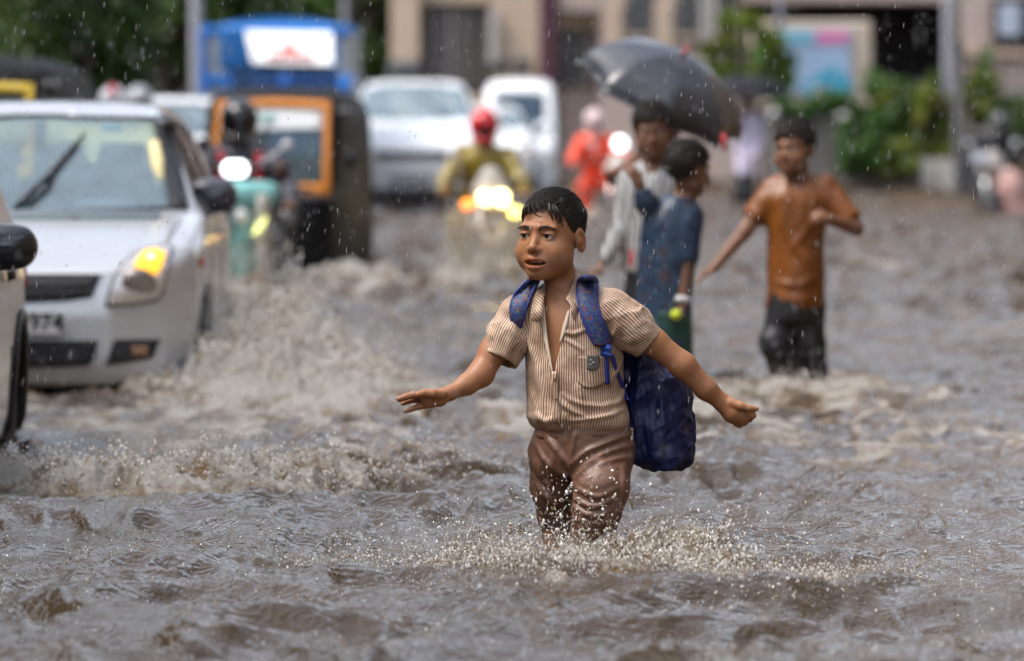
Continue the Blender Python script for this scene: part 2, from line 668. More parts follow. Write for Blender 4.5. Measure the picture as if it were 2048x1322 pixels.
def wave(x, y):
    """flood water height and foam amount at world x, y"""
    x, y = np.asarray(x, np.float32), np.asarray(y, np.float32)
    wx = x + .22 * noise(x * .9, y * .5, 4.0) + .05 * noise(x * 4, y * 2.5, 8.0)
    wy = y + .35 * noise(x * .8, y * .45, 9.0) + .07 * noise(x * 4, y * 2.5, 2.0)
    swell = noise(wx * .55, wy * .38, 1.5)
    r1 = 1 - np.sqrt(.008 + noise(wx * 1.5 + wy * .35, wy * 1.15, 6.0) ** 2) * 2       # crests lying across the view
    r2 = 1 - np.sqrt(.008 + noise(wx * 3.6 - wy * .6, wy * 1.9, 12.0) ** 2) * 2
    r3 = 1 - np.sqrt(.008 + noise(wx * 8.0, wy * 4.4 + wx * 1.4, 21.0) ** 2) * 2
    n4 = noise(wx * 16, wy * 8, 31.0)
    n5 = noise(wx * 36, wy * 17, 37.0)
    calm = .55 + .45 * sst(-.6, .5, noise(x * .5, y * .22, 50.0))
    far = sst(26, 60, y)
    z = .030 * swell + calm * ((1 + 2.4 * far) * (.064 * r1 + .030 * r2 + .0160 * r3 + .0068 * n4 + .0024 * n5)) - .046
    foam = .55 * sst(.72, 1.0, r1) * sst(-.1, .6, noise(wx * 2, wy * 1.1, 60.0)) * calm
    # turbulent wake between the cars and the boys
    t1 = fbm(wx * 5.2, wy * 3.4, 70.0, 3)
    t2 = fbm(wx * 13, wy * 10, 75.0, 3)
    t3 = fbm(wx * 34, wy * 27, 83.0, 2)
    churn = lambda m: m * (.042 * t1 + .022 * t2 + .007 * t3 + .012)
    band = np.exp(-((y - 22.6) / 3.4) ** 2) * (.55 + .45 * sst(2.5, -1.5, x))
    z = z + churn(.55 * band)
    foam = foam + band * (.30 + .55 * sst(-.15, .55, t1 * .6 + t2 * .5))
    # breaking ridge in front of the near car (left of the picture)
    ry = 18.55 + .28 * noise(x * 1.4, 3.0, 5.0) + .75 * sst(-1.0, .2, x) + .10 * noise(x * 5, 1.0, 2.0)
    amp = sst(-.05, -.75, x) * .9 + .10 * sst(.6, -.2, x)
    d = y - ry
    ridge = np.exp(-(np.maximum(d, 0) / .85) ** 2) * np.exp(-(np.minimum(d, 0) / .13) ** 2)
    z = z + amp * ridge * (.085 + .028 * t1 + .034 * t2 + .018 * t3)
    foam = foam + amp * ridge * (.42 + .5 * t2) + amp * np.exp(-((d + .10) / .10) ** 2) * .5
    # churned water round the second car's wheel and bumper
    ex = np.exp(-(((x + 1.15) / .55) ** 2 + ((y - 26.6) / 1.3) ** 2))
    ex2 = np.exp(-(((x + .85) / .50) ** 2 + ((y - 25.2) / 1.2) ** 2))
    z = z + ex * (.20 + .07 * t1 + .06 * t2 + .025 * t3) + ex2 * (.05 + .05 * t1 + .035 * t2 + .014 * t3)
    foam = foam + ex * 1.1 + ex2 * .9
    # water thrown up round the wading boy's legs
    bx, by = .19, 15.75
    rr = np.sqrt(((x - bx) / 1.25) ** 2 + (y - by) ** 2)
    ring = np.exp(-((rr - .26) / .13) ** 2)
    z = z + ring * (.034 + .036 * t2 + .018 * t3 + .012 * n4) * sst(17.0, 15.6, y) - .015 * np.exp(-(rr / .2) ** 2)
    # low bulge of water pushed ahead of him
    fb = np.exp(-(((x - .27) / .27) ** 2 + ((y - 14.85) / .34) ** 2))
    z = z + fb * (.078 + .020 * t1 + .024 * t2 + .011 * t3)
    foam = foam + fb * (.42 + .35 * t2)
    foam = foam + ring * (.45 + .5 * t2) + .65 * np.exp(-(((x - .55) / .7) ** 2 + ((y - 14.9) / .5) ** 2)) * sst(-.2, .5, t2 + .3 * n5) + \
        .75 * np.exp(-(((x + .02) / .35) ** 2 + ((y - 15.5) / .45) ** 2)) * sst(-.2, .5, t2)
    z = z - .03 * np.exp(-(((x - 1.28) / .35) ** 2 + ((y - 25.2) / .8) ** 2))
    # wakes of the other waders and of the traffic
    for (cx, cy, a, sx, sy) in ((1.30, 25.4, .016, .5, .9), (.62, 23.9, .02, .45, .7), (.50, 26.0, .02, .4, .7), (-.25, 43.6, .16, .55, 1.5), (-1.75, 37.0, .15, .5, 1.6), (-1.1, 40.6, .10, .9, 2.0), (.9, 66, .08, .7, 2.5)):
        e = np.exp(-(((x - cx) / sx) ** 2 + ((y - cy) / sy) ** 2))
        z = z + e * (a * .5 + a * t1 + .3 * a * t2)
        foam = foam + e * (.55 + .3 * t2)
    foam = foam + .30 * sst(45, 75, y) + .5 * sst(24, 34, y) * sst(70, 45, y) * sst(-.1, .7, t1)
    foam = foam + .30 * np.exp(-(((x - 1.6) / 1.3) ** 2 + ((y - 22.5) / 2.8) ** 2)) * sst(-.2, .6, t1 + .4 * t2)
    return z - .012, np.clip(foam, 0, 1.2)


def make_water_mat():
    m = bpy.data.materials.new('muddy_flood_water')
    m.use_nodes = True
    N, L = m.node_tree.nodes, m.node_tree.links
    p = N['Principled BSDF']
    geo = N.new('ShaderNodeNewGeometry')
    tc = geo.outputs['Position']

    def nz(scale, detail, stretch=(1, 1, 1), rough=.55, dist=0.0):
        mp = N.new('ShaderNodeMapping')
        mp.inputs['Scale'].default_value = stretch
        L.new(tc, mp.inputs['Vector'])
        n = N.new('ShaderNodeTexNoise')
        n.inputs['Scale'].default_value = scale
        n.inputs['Detail'].default_value = detail
        n.inputs['Roughness'].default_value = rough
        n.inputs['Distortion'].default_value = dist
        L.new(mp.outputs[0], n.inputs['Vector'])
        return n.outputs['Fac']
    # silt: the mud colour shifts from place to place
    mud = N.new('ShaderNodeMix')
    mud.data_type = 'RGBA'
    mud.inputs[6].default_value = (0.030, 0.0185, 0.0085, 1)
    mud.inputs[7].default_value = (0.072, 0.046, 0.022, 1)
    L.new(nz(1.3, 5, (1, .5, 1)), mud.inputs[0])
    fa = N.new('ShaderNodeAttribute')
    fa.attribute_name = 'foam'
    # bubbles break the foam up
    brk = nz(34, 8, (1, .55, 1), .78, .8)
    ad = N.new('ShaderNodeMath')
    ad.operation = 'MULTIPLY_ADD'
    L.new(fa.outputs['Fac'], ad.inputs[0])
    ad.inputs[1].default_value = .75
    L.new(brk, ad.inputs[2])
    mr = N.new('ShaderNodeMapRange')
    mr.interpolation_type = 'SMOOTHSTEP'
    mr.inputs['From Min'].default_value = .76
    mr.inputs['From Max'].default_value = 1.12
    L.new(ad.outputs[0], mr.inputs['Value'])
    cl = N.new('ShaderNodeMix')
    cl.data_type = 'RGBA'
    fc = N.new('ShaderNodeMix')                     # froth: golden silt in places, grey-white in others
    fc.data_type = 'RGBA'
    fc.inputs[6].default_value = (0.22, 0.135, 0.060, 1)
    fc.inputs[7].default_value = (0.60, 0.57, 0.52, 1)
    fm = N.new('ShaderNodeMapRange')
    fm.inputs['From Min'].default_value = .40
    fm.inputs['From Max'].default_value = .60
    fad = N.new('ShaderNodeMath')                    # the denser the froth, the whiter
    fad.operation = 'MULTIPLY_ADD'
    fad.inputs[1].default_value = .30
    L.new(fa.outputs['Fac'], fad.inputs[0])
    fsu = N.new('ShaderNodeMath')
    fsu.operation = 'SUBTRACT'
    fsu.inputs[1].default_value = .20
    L.new(nz(5.5, 6, (1, .6, 1), .68, .6), fsu.inputs[0])
    L.new(fsu.outputs[0], fad.inputs[2])
    L.new(fad.outputs[0], fm.inputs['Value'])
    L.new(fm.outputs[0], fc.inputs[0])
    L.new(fc.outputs[2], cl.inputs[7])
    L.new(mr.outputs[0], cl.inputs[0])
    L.new(mud.outputs[2], cl.inputs[6])
    L.new(cl.outputs[2], p.inputs['Base Color'])
    ro = N.new('ShaderNodeMapRange')
    ro.inputs['To Min'].default_value = .05
    ro.inputs['To Max'].default_value = .22
    L.new(mr.outputs[0], ro.inputs['Value'])
    L.new(ro.outputs[0], p.inputs['Roughness'])
    p.inputs['IOR'].default_value = 1.33
    p.inputs['Specular IOR Level'].default_value = .52
    b = N.new('ShaderNodeBump')
    b.inputs['Strength'].default_value = .42
    b.inputs['Distance'].default_value = .016
    L.new(nz(46, 2, (1, .45, 1), .5, .5), b.inputs['Height'])
    # froth is rougher than open water
    b3 = N.new('ShaderNodeBump')
    b3.inputs['Distance'].default_value = .030
    L.new(mr.outputs[0], b3.inputs['Strength'])
    L.new(nz(75, 6, (1, .8, 1), .75, 1.0), b3.inputs['Height'])
    L.new(b.outputs[0], b3.inputs['Normal'])
    # rain pocks
    vo = N.new('ShaderNodeTexVoronoi')
    vo.feature = 'SMOOTH_F1'
    vo.inputs['Scale'].default_value = 11
    L.new(tc, vo.inputs['Vector'])
    rp = N.new('ShaderNodeMath')
    rp.operation = 'SINE'
    mu = N.new('ShaderNodeMath')
    mu.operation = 'MULTIPLY'
    mu.inputs[1].default_value = 34
    L.new(vo.outputs['Distance'], mu.inputs[0])
    L.new(mu.outputs[0], rp.inputs[0])
    b2 = N.new('ShaderNodeBump')
    b2.inputs['Strength'].default_value = .16
    b2.inputs['Distance'].default_value = .006
    L.new(rp.outputs[0], b2.inputs['Height'])
    L.new(b3.outputs[0], b2.inputs['Normal'])
    L.new(b2.outputs[0], p.inputs['Normal'])
    return m


M_WATER = make_water_mat()


def build_water():
    ny, nx = 1380, 560
    ys = np.exp(np.linspace(math.log(9.6), math.log(118), ny))
    u = np.concatenate([np.linspace(-2.6, -1.06, 60, endpoint=False), np.linspace(-1.06, 1.06, nx), np.linspace(1.06, 2.6, 61)[1:]])
    Y, Uu = np.meshgrid(ys, u, indexing='ij')
    X = Uu * (.0905 * Y + .02)
    z, foam = wave(X, Y)
    P = np.stack([X, Y, z], -1).reshape(-1, 3)
    n0, n1 = X.shape
    i = np.arange(n0 * n1).reshape(n0, n1)
    F = np.stack([i[:-1, :-1], i[:-1, 1:], i[1:, 1:], i[1:, :-1]], -1).reshape(-1, 4)
    o = mesh_obj('flood_water', P, F, M_WATER, None, True, {'foam': foam.ravel()})
    tag(o, kind='structure')
    b = MB()
    b.add([(-45, -8, -.09), (45, -8, -.09), (45, 140, -.09), (-45, 140, -.09)], [(0, 1, 2, 3)])
    tag(b.build('standing_water', M_WATER), kind='structure')


build_water()
# ================================================================== street behind: buildings, poles, planters, trees
M_BEIGE = mat('beige_plaster', (0.48, 0.37, 0.28), 0.8, var=0.16, scale=1.2, bump=.2, bscale=12)
M_PINK = mat('pinkish_plaster', (0.42, 0.335, 0.30), 0.8, var=0.16, scale=1.0, bump=.2, bscale=12)
M_TAN = mat('tan_stone', (0.20, 0.14, 0.085), 0.8, var=0.25, scale=1.5)
M_SHUTTER = mat('grey_shutter', (0.13, 0.115, 0.11), 0.6, var=0.3, scale=3)
M_PIPE = mat('pale_pipe', (0.40, 0.38, 0.37), 0.5, var=0.15)
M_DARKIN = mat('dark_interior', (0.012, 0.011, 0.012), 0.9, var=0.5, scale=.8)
M_MAROON = mat('maroon_paint', (0.060, 0.014, 0.026), 0.5, var=0.3, scale=2)
M_CONC = mat('wet_concrete', (0.145, 0.135, 0.125), 0.6, var=0.3, scale=2.2, bump=.3, bscale=14)
M_WGLASS = mat('window_glass', (0.06, 0.065, 0.07), 0.12, var=0.2, spec=.6)
M_BRIGHTGL = mat('pale_window_glass', (0.40, 0.46, 0.56), 0.15, var=0.1)
M_POLE = mat('grey_pole', (0.17, 0.17, 0.20), 0.45, var=0.15)
M_POLED = mat('dark_pole', (0.014, 0.012, 0.013), 0.6, var=0.2)
BGY = 104.0


def rect(mb, px0, px1, py0, py1, Y, dep, b=.02, m=0):
    a, c = at(px0, py1, Y), at(px1, py0, Y)
    mb.box(((a[0] + c[0]) / 2, Y + dep / 2, (a[2] + c[2]) / 2), ((c[0] - a[0]) / 2, dep / 2, (c[2] - a[2]) / 2), b, m=m)
    return mb


# pavement: a real kerb step that the flood has covered
kb = MB()
kb.box((6.0, 100.0, -.18), (14.0, 14.0, .12), .03)
tag(kb.build('pavement', M_CONC), kind='structure')

# building one: beige block with tall grey shutters (left of the maroon column)
g0 = at(783, 430, BGY)
b1 = empty('beige_building', (at(930, 430, BGY)[0], BGY, -.24), 'beige building with tall grey shuttered bays left of the maroon column', 'building')
w = MB()
rect(w, 783, 838, -1500, 560, BGY - .4, 5.4)
rect(w, 838, 985, -1500, 8, BGY - .1, 5)
rect(w, 838, 985, 190, 560, BGY - .1, 5)
rect(w, 985, 1080, -1500, 560, BGY - .3, 5.3)
rect(w, 838, 985, 6, 192, BGY + 1.0, 4)
w.build('wall', M_BEIGE, b1)
for (x0, x1) in ((846, 868), (874, 897), (906, 926), (932, 958), (962, 980)):
    s_ = MB()
    rect(s_, x0, x1, 12, 186, BGY + .3, .12)
    for k in range(9):
        rect(s_, x0 + 1.5, x1 - 1.5, 18 + k * 18.5, 24 + k * 18.5, BGY + .27, .05, .01, m=1)
    s_.build('shutter', [M_SHUTTER, mat('pale_shutter_rail', (.22, .21, .22), .5)], b1)
for (x0, x1) in ((868, 874), (897, 906), (926, 932), (958, 962)):
    rect(MB(), x0, x1, 6, 192, BGY + .05, .4).build('pier', M_PIPE, b1)
rect(MB(), 978, 996, 20, 130, BGY - .55, .2).build('drain_pipe', M_PIPE, b1)
rect(MB(), 775, 845, 120, 178, BGY - .9, .4, .1).build('window', M_WGLASS, b1)
for px in (985, 1030):
    o_ = rect(MB(), px, px + 30, 118, 150, BGY - .42, .14).build('window', M_WGLASS, b1)
    rect(MB(), px - 3, px + 33, 150, 155, BGY - .5, .2).build('window_sill', M_BEIGE, o_)

# maroon column and tan entrance, then the long pink block
mcx = at(1095, 400, BGY - 6)
c_ = empty('maroon_column', (mcx[0], BGY - 6, -.1), 'tall dark maroon column between the beige and the pink building', 'column')
rect(MB(), 1077, 1113, -1500, 440, BGY - 6, 1.0, .05).build('shaft', M_MAROON, c_)
rect(MB(), 1070, 1120, 395, 455, BGY - 6.15, 1.3, .05).build('column_base', M_CONC, c_)
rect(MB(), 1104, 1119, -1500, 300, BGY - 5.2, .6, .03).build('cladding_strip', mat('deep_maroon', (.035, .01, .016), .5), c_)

b2 = empty('pink_building', (at(1500, 430, BGY)[0], BGY, -.24), 'long pinkish building with a wide dark opening behind the poster', 'building')
w = MB()
rect(w, 1120, 1200, -1500, 24, BGY, 6)
rect(w, 1120, 1200, 56, 560, BGY + .6, 5)
rect(w, 1200, 1488, -1500, 560, BGY, 6)
rect(w, 1488, 1925, -1500, 4, BGY - .3, 6)
rect(w, 1488, 1925, 165, 560, BGY, 6)
rect(w, 1925, 2350, -1500, 560, BGY - .5, 6.5)
rect(w, 1488, 1925, 0, 170, BGY + 5.2, .6)
w.build('wall', M_PINK, b2)
rect(MB(), 1120, 1200, 20, 58, BGY + .2, .4).build('signboard', M_TAN, b2)
rect(MB(), 1122, 1160, 58, 170, BGY + .4, .3).build('window', M_WGLASS, b2)
rect(MB(), 1165, 1198, 58, 170, BGY + .4, .3).build('window', M_SHUTTER, b2)
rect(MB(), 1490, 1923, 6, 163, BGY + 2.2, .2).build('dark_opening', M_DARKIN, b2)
rect(MB(), 1486, 1926, 160, 205, BGY - .35, .4).build('parapet', mat('dark_parapet', (.045, .040, .040), .7, var=.3), b2)
for px in (1410, 1428):
    rect(MB(), px - 8, px + 8, -1500, 215, BGY - .25, .2).build('drain_pipe', M_PIPE, b2)
rect(MB(), 1215, 1245, 0, 120, BGY - .1, .2).build('pilaster', M_BEIGE, b2)
rect(MB(), 1310, 1345, 0, 110, BGY - .1, .2).build('pilaster', M_BEIGE, b2)
for x0, x1 in ((1254, 1300), (1356, 1396), (1444, 1474)):
    w2_ = rect(MB(), x0, x1, -60, 70, BGY - .12, .2).build('window', M_WGLASS, b2)
    rect(MB(), x0 - 4, x1 + 4, 70, 76, BGY - .2, .3).build('window_sill', M_BEIGE, w2_)
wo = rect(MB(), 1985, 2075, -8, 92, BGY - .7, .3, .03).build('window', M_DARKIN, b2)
rect(MB(), 1998, 2042, 8, 72, BGY - .8, .12).build('pane', M_BRIGHTGL, wo)
rect(MB(), 1925, 2350, 100, 112, BGY - .75, .3).build('ledge', M_BEIGE, b2)
rect(MB(), 1960, 2350, 175, 330, BGY - 1.6, .8).build('plinth', M_CONC, b2)
# buildings go on past the frame
for px0, px1, mm, lb in ((2360, 3000, M_BEIGE, 'plain beige building beyond the right edge of the view'),):
    e_ = empty('beige_building', (at((px0 + px1) / 2, 430, BGY)[0], BGY, -.24), lb, 'building')
    rect(MB(), px0, px1, -1500, 560, BGY + 1, 6).build('wall', mm, e_)

# unseen buildings added left, right and behind the photographer to block side light
def light_blocker(label, c, r, m, face):
    e = empty('light_blocker_building', (c[0], c[1], -.3), label, 'building', 'unseen buildings added to block side light')
    MB().box((c[0], c[1], r[2] - .3), r, .05).build('wall', m, e)
    n = int(max(r[0], r[1]) / 1.6)
    ax_ = 0 if r[0] > r[1] else 1
    for i in range(n):
        for k in range(int(r[2] * 2 / 3.2)):
            p_ = [c[0], c[1], 1.6 + 3.2 * k]
            p_[ax_] += (i - (n - 1) / 2) * 3.1
            p_[1 - ax_] += face * r[1 - ax_]
            q_ = [.08, .08, .75]
            q_[ax_] = .8
            if p_[2] + .8 < r[2] * 2 - .3:
                MB().box(p_, q_, .02).build('window', M_WGLASS, e)


light_blocker('plain tan building added outside the right of the view to block light', (13.0, 22, 0), (3.0, 34, 5.5), M_TAN, -1)
light_blocker('plain grey building added outside the left of the view to block light', (-13.0, 18, 0), (3.0, 30, 6.0), M_CONC, 1)
light_blocker('plain grey building added behind the photographer to block light', (0, -22, 0), (9, 3.0, 3.0), M_CONC, 1)

# poster in a cream frame
pY = 97.0
po = empty('poster_board', at(1625, 215, pY), 'blue poster with pink and teal patches in a cream frame above the plants', 'poster')
rect(MB(), 1500, 1743, 42, 215, pY + .15, .4, .04).build('frame', mat('cream_board', (.48, .40, .32), .7, var=.12), po)
for px in (1530, 1720):
    rect(MB(), px - 8, px + 8, 215, 430, pY + .25, .15, .02).build('post', M_POLED, po)
pp_ = rect(MB(), 1514, 1702, 60, 186, pY + .08, .06, .01).build('poster_sheet', mat('poster_blue', (.30, .42, .58), .5, var=.12, scale=2), po)
rect(MB(), 1632, 1696, 62, 86, pY + .05, .03, .005).build('pink_patch', mat('poster_pink', (.62, .16, .36), .5, var=.1), pp_)
rect(MB(), 1556, 1626, 66, 84, pY + .05, .03, .005).build('teal_patch', mat('poster_teal', (.12, .45, .55), .5, var=.1), pp_)
tq = MB()
for px, py, r in ((1650, 165, .20), (1680, 172, .22), (1665, 150, .14), (1625, 175, .14)):
    p = at(px, py, pY)
    tq.lathe([(.002, 0), (r, 0), (r, .02), (.002, .025)], (p[0], pY + .06, p[2]), (0, -1, 0), 16)
tq.build('teal_blob', mat('poster_teal2', (.04, .30, .45), .5, var=.2), pp_)
p = at(1637, 180, pY)
MB().lathe([(.002, 0), (.10, 0), (.10, .03), (.002, .035)], (p[0], pY + .05, p[2]), (0, -1, 0), 16).build('cream_blob', MATS['cream_board'], pp_)

# poles
def pole(name, label, px, w, py0, py1, Y, m, cat='pole', extra=None, group=None):
    a = at(px, py1, Y)
    r = empty(name, (a[0], Y, a[2]), label, cat, group)
    t = at(px, py0, Y)
    MB().lathe([(w * 1.25, 0), (w * 1.25, .25), (w, .3), (w * .92, t[2] - a[2])], a, (0, 0, 1), 16).build('shaft', m, r, True)
    return r


pole('street_pole', 'tall grey lamp pole in front of the dark opening', 1895, .082, -1500, 420, 95, M_POLE)
d_ = pole('street_pole', 'dark pole with a pale upper half just right of the grey lamp pole', 1918, .105, 88, 425, 88, M_POLED)
t0, t1 = at(1912, 90, 88), at(1912, -300, 88)
MB().lathe([(.085, 0), (.08, t1[2] - t0[2])], t0, (0, 0, 1), 14).build('pale_upper_half', M_PIPE, d_, True)
pole('street_pole', 'slim grey pole over the left side of the poster', 1560, .055, -1500, 60, 96.8, M_POLE)
pole('street_pole', 'slim pale pole rising beside the blue truck under the trees', 393, .075, -1500, 300, 72, M_POLE)
pole('street_pole', 'slim dark pole among the trees right of the blue truck', 690, .05, -1500, 300, 98, M_POLE)

# low walls, bollard lamps, planters
def low_wall(label, px0, px1, py0, Y, dep=.5):
    a = at((px0 + px1) / 2, 430, Y)
    r = empty('concrete_wall', (a[0], Y, -.1), label, 'wall', 'low concrete walls')
    rect(MB(), px0, px1, py0 + 8, 470, Y, dep, .04).build('wall', M_CONC, r)
    rect(MB(), px0 - 4, px1 + 4, py0, py0 + 9, Y - .06, dep + .12, .03).build('coping', mat('pale_coping', (.2, .19, .18), .6, var=.2), r)
    return r


low_wall('low grey concrete wall behind the boy in the orange shirt', 1536, 1692, 238, 92)
low_wall('low dark concrete wall behind the motorcycle at the right edge', 1912, 1992, 262, 91)
low_wall('long low concrete plinth under the hedge of planters', 1690, 1915, 335, 93)
for px, py, Y, lb in ((1548, 229, 91.8, 'round white lamp globe left of the orange-shirted boy, on the wall'), (1686, 235, 91.8, 'round white lamp globe right of the orange-shirted boy, on the wall'), (1923, 243, 90.8, 'round white lamp globe by the dark pole')):
    p = at(px, py, Y)
    r = empty('globe_lamp', p - (0, 0, .12), lb, 'lamp', 'globe lamps on the walls')
    MB().ball(p, .095, 16).build('globe', mat('milky_globe', (.42, .40, .41), .3), r, True)
    MB().lathe([(.05, -.15), (.05, -.10), (.03, -.07)], p, (0, 0, 1), 12).build('socket', M_POLED, r, True)
for px, lb in ((1858, 'left white square planter under the hedge'), (1896, 'right white square planter under the hedge')):
    a = at(px, 385, 90.5)
    r = empty('planter', (a[0], 90.5, a[2]), lb, 'planter', 'white planters')
    w_ = 17 * 90.5 / FPX
    z1 = at(0, 318, 90.5)[2] - a[2]
    b = MB().add([(a[0] + sx * w_ * f, 90.5 + .02 + sy * w_ * f + w_, a[2] + z) for z, f in ((0, .82), (z1, 1), (z1, .88), (z1 - .06, .86)) for sx, sy in ((-1, -1), (1, -1), (1, 1), (-1, 1))],
                 [tuple(4 * l + i for i in q) if False else q for l in range(3) for q in [(4 * l, 4 * l + 1, 4 * l + 5, 4 * l + 4), (4 * l + 1, 4 * l + 2, 4 * l + 6, 4 * l + 5), (4 * l + 2, 4 * l + 3, 4 * l + 7, 4 * l + 6), (4 * l + 3, 4 * l, 4 * l + 4, 4 * l + 7)]] + [(12, 13, 14, 15)])
    b.build('pot', mat('white_planter', (.50, .47, .43), .6, var=.12), r)


# ------------------------------------------------------------------ foliage
def leaf_mat(name, col, var=.45):
    return mat(name, col, .45, var=var, scale=2.2, spec=.35, tint=True)


M_TRUNK = mat('bark', (.035, .026, .02), .9, var=.4, scale=14, bump=.6, bscale=25)


def leaves(name, centres, n, size, m, parent, droop=.2, seed=1, hang=0.0):
    """many small leaf faces in clumps; centres: (x, y, z, rx, ry, rz)"""
    g = np.random.default_rng(seed)
    C = np.array(centres, float)
    wgt = C[:, 3] * C[:, 5]
    k = g.choice(len(C), n, p=wgt / wgt.sum())
    d = g.normal(size=(n, 3))
    d /= np.linalg.norm(d, axis=1)[:, None]
    rr = g.random(n) ** .45
    P = C[k, :3] + d * C[k, 3:] * rr[:, None]
    if hang:
        P[:, 2] -= hang * g.random(n) ** 2
    a = g.normal(size=(n, 3))
    a[:, 2] -= droop * 2 + hang * 3
    a /= np.linalg.norm(a, axis=1)[:, None]
    b = np.cross(a, g.normal(size=(n, 3)))
    b /= np.linalg.norm(b, axis=1)[:, None]
    s = size * (.6 + .8 * g.random(n))[:, None]
    V = np.stack([P - a * s, P + b * s * .38, P + a * s, P - b * s * .38], 1).reshape(-1, 3)
    F = np.arange(4 * n).reshape(n, 4)
    t = .55 + .9 * g.random(len(C))[k] * (.6 + .8 * g.random(n))
    hue = .85 + .3 * g.random(len(C))[k]
    T = np.repeat(np.stack([t * hue, t, t * .9], 1), 4, 0)
    return mesh_obj(name, V, F, m, parent, False, {'tint': T})


def tree(label, x, Y, z0, trunk_h, crown, n, size, m, seed, hang=0.0, group='street trees', name='street_tree'):
    g = np.random.default_rng(seed)
    r = empty(name, (x, Y, z0), label, 'tree', group)
    tk = MB()
    top = np.array([x, Y, z0 + trunk_h])
    tk.tube([(x, Y, z0), (x + .06, Y, z0 + trunk_h * .5), top], [.24, .19, .15], 10)
    for cx, cy, cz, rx, ry, rz in crown:
        e = np.array([cx, cy, cz])
        mid = .5 * (top + e) + g.normal(size=3) * .2
        tk.tube([top - (0, 0, .3), mid, e], [.12, .07, .02], 7)
    tk.build('trunk', M_TRUNK, r, True)
    leaves('crown', crown, n, size, m, r, .3, seed, hang)
    return r


def crown(px0, px1, py0, py1, Y, n, r, seed, depth=2.0):
    g = np.random.default_rng(seed)
    out = []
    for i in range(n):
        p = at(g.uniform(px0, px1), g.uniform(py0, py1), Y)
        out.append((p[0], Y + g.uniform(-depth, depth), p[2], r * g.uniform(.6, 1.3), r * g.uniform(.6, 1.2), r * g.uniform(.5, 1.3)))
    return out


M_LEAFD = leaf_mat('dark_green_leaves', (.040, .080, .014))
M_LEAFM = leaf_mat('green_leaves', (.055, .12, .022))
M_LEAFY = leaf_mat('yellow_green_leaves', (.115, .145, .018))
M_LEAFG = leaf_mat('fresh_green_leaves', (.050, .115, .020))
for i, (px0, px1, Y, lb) in enumerate(((-160, 20, 62, 'dark drooping tree at the far left edge behind the yellow-framed three-wheeler'), (20, 130, 60, 'dark drooping tree second from the left edge, behind the black three-wheeler roof'), (130, 268, 63, 'dark drooping tree left of the slim pale pole'))):
    cr = crown(px0, px1, -260, 120, Y, 26, .38, 100 + i, .8)
    tree(lb, float(at((px0 + px1) / 2, 0, Y)[0]), Y, -.24, 1.6, cr, 15000, .075, M_LEAFD, 200 + i, hang=.55)
for i, (px0, px1, py0, py1, Y, n, m, lb) in enumerate((
        (285, 400, -260, 150, 112, 26, M_LEAFD, 'dark tree behind the slim pale pole left of the blue truck'),
        (400, 560, -260, 80, 116, 30, M_LEAFD, 'dark tree directly behind the blue truck'),
        (540, 680, -260, 110, 114, 30, M_LEAFM, 'green tree over the right end of the blue truck'),
        (660, 775, -260, 170, 110, 26, M_LEAFM, 'green tree beside the beige building'))):
    tree(lb, float(at((px0 + px1) / 2, 0, Y)[0]), Y, -.24, 2.2, crown(px0, px1, py0, py1, Y, n, .62, 300 + i, 1.2), 9000, .13, m, 400 + i)
# dim wall and hedge-like mass far behind the trees closes the street
fw = empty('boundary_wall', (at(350, 400, 124)[0], 124, -.24), 'dark boundary wall behind the trees at the left', 'wall')
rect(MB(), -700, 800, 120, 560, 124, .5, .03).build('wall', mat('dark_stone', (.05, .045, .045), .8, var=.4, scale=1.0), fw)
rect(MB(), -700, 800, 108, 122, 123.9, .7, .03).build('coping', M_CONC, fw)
for i, (px0, px1) in enumerate(((-250, 150), (120, 480), (460, 800))):
    tree(('broad dark tree towering behind the far left trees', 'broad dark tree towering behind the blue truck', 'broad green tree towering left of the beige building')[i], float(at((px0 + px1) / 2, 0, 128)[0]), 128 + i, -.24, 3,
         crown(px0, px1, -1250, 120, 128 + i, 90, 1.05, 500 + i, 1.5), 16000, .26, M_LEAFD if i < 2 else M_LEAFM, 520 + i)


def bush(label, px, py, w, h_, Y, n, size, m, seed, group='plants in the planters', name='bush'):
    a = at(px, py + h_, Y)
    r = empty(name, (a[0], Y, a[2]), label, 'plant', group)
    u = Y / FPX
    g = np.random.default_rng(seed)
    cl = []
    for i in range(20):
        p = at(px + g.uniform(-1, 1) * w, py + g.uniform(-1.0, .85) * h_, Y)
        k_ = g.uniform(.5, 1.3)
        cl.append((p[0], Y + g.uniform(-.3, .3), p[2], w * u * .26 * k_, .22, h_ * u * .24 * k_))
    st = MB()
    for c in cl:
        st.tube([a, .5 * (a + np.array(c[:3])) + (0, 0, .05), c[:3]], [.025, .018, .008], 6)
    st.build('stem', M_TRUNK, r, True)
    leaves('foliage', cl, int(n * 1.2), size * 1.5, m, r, .1, seed)
    return r


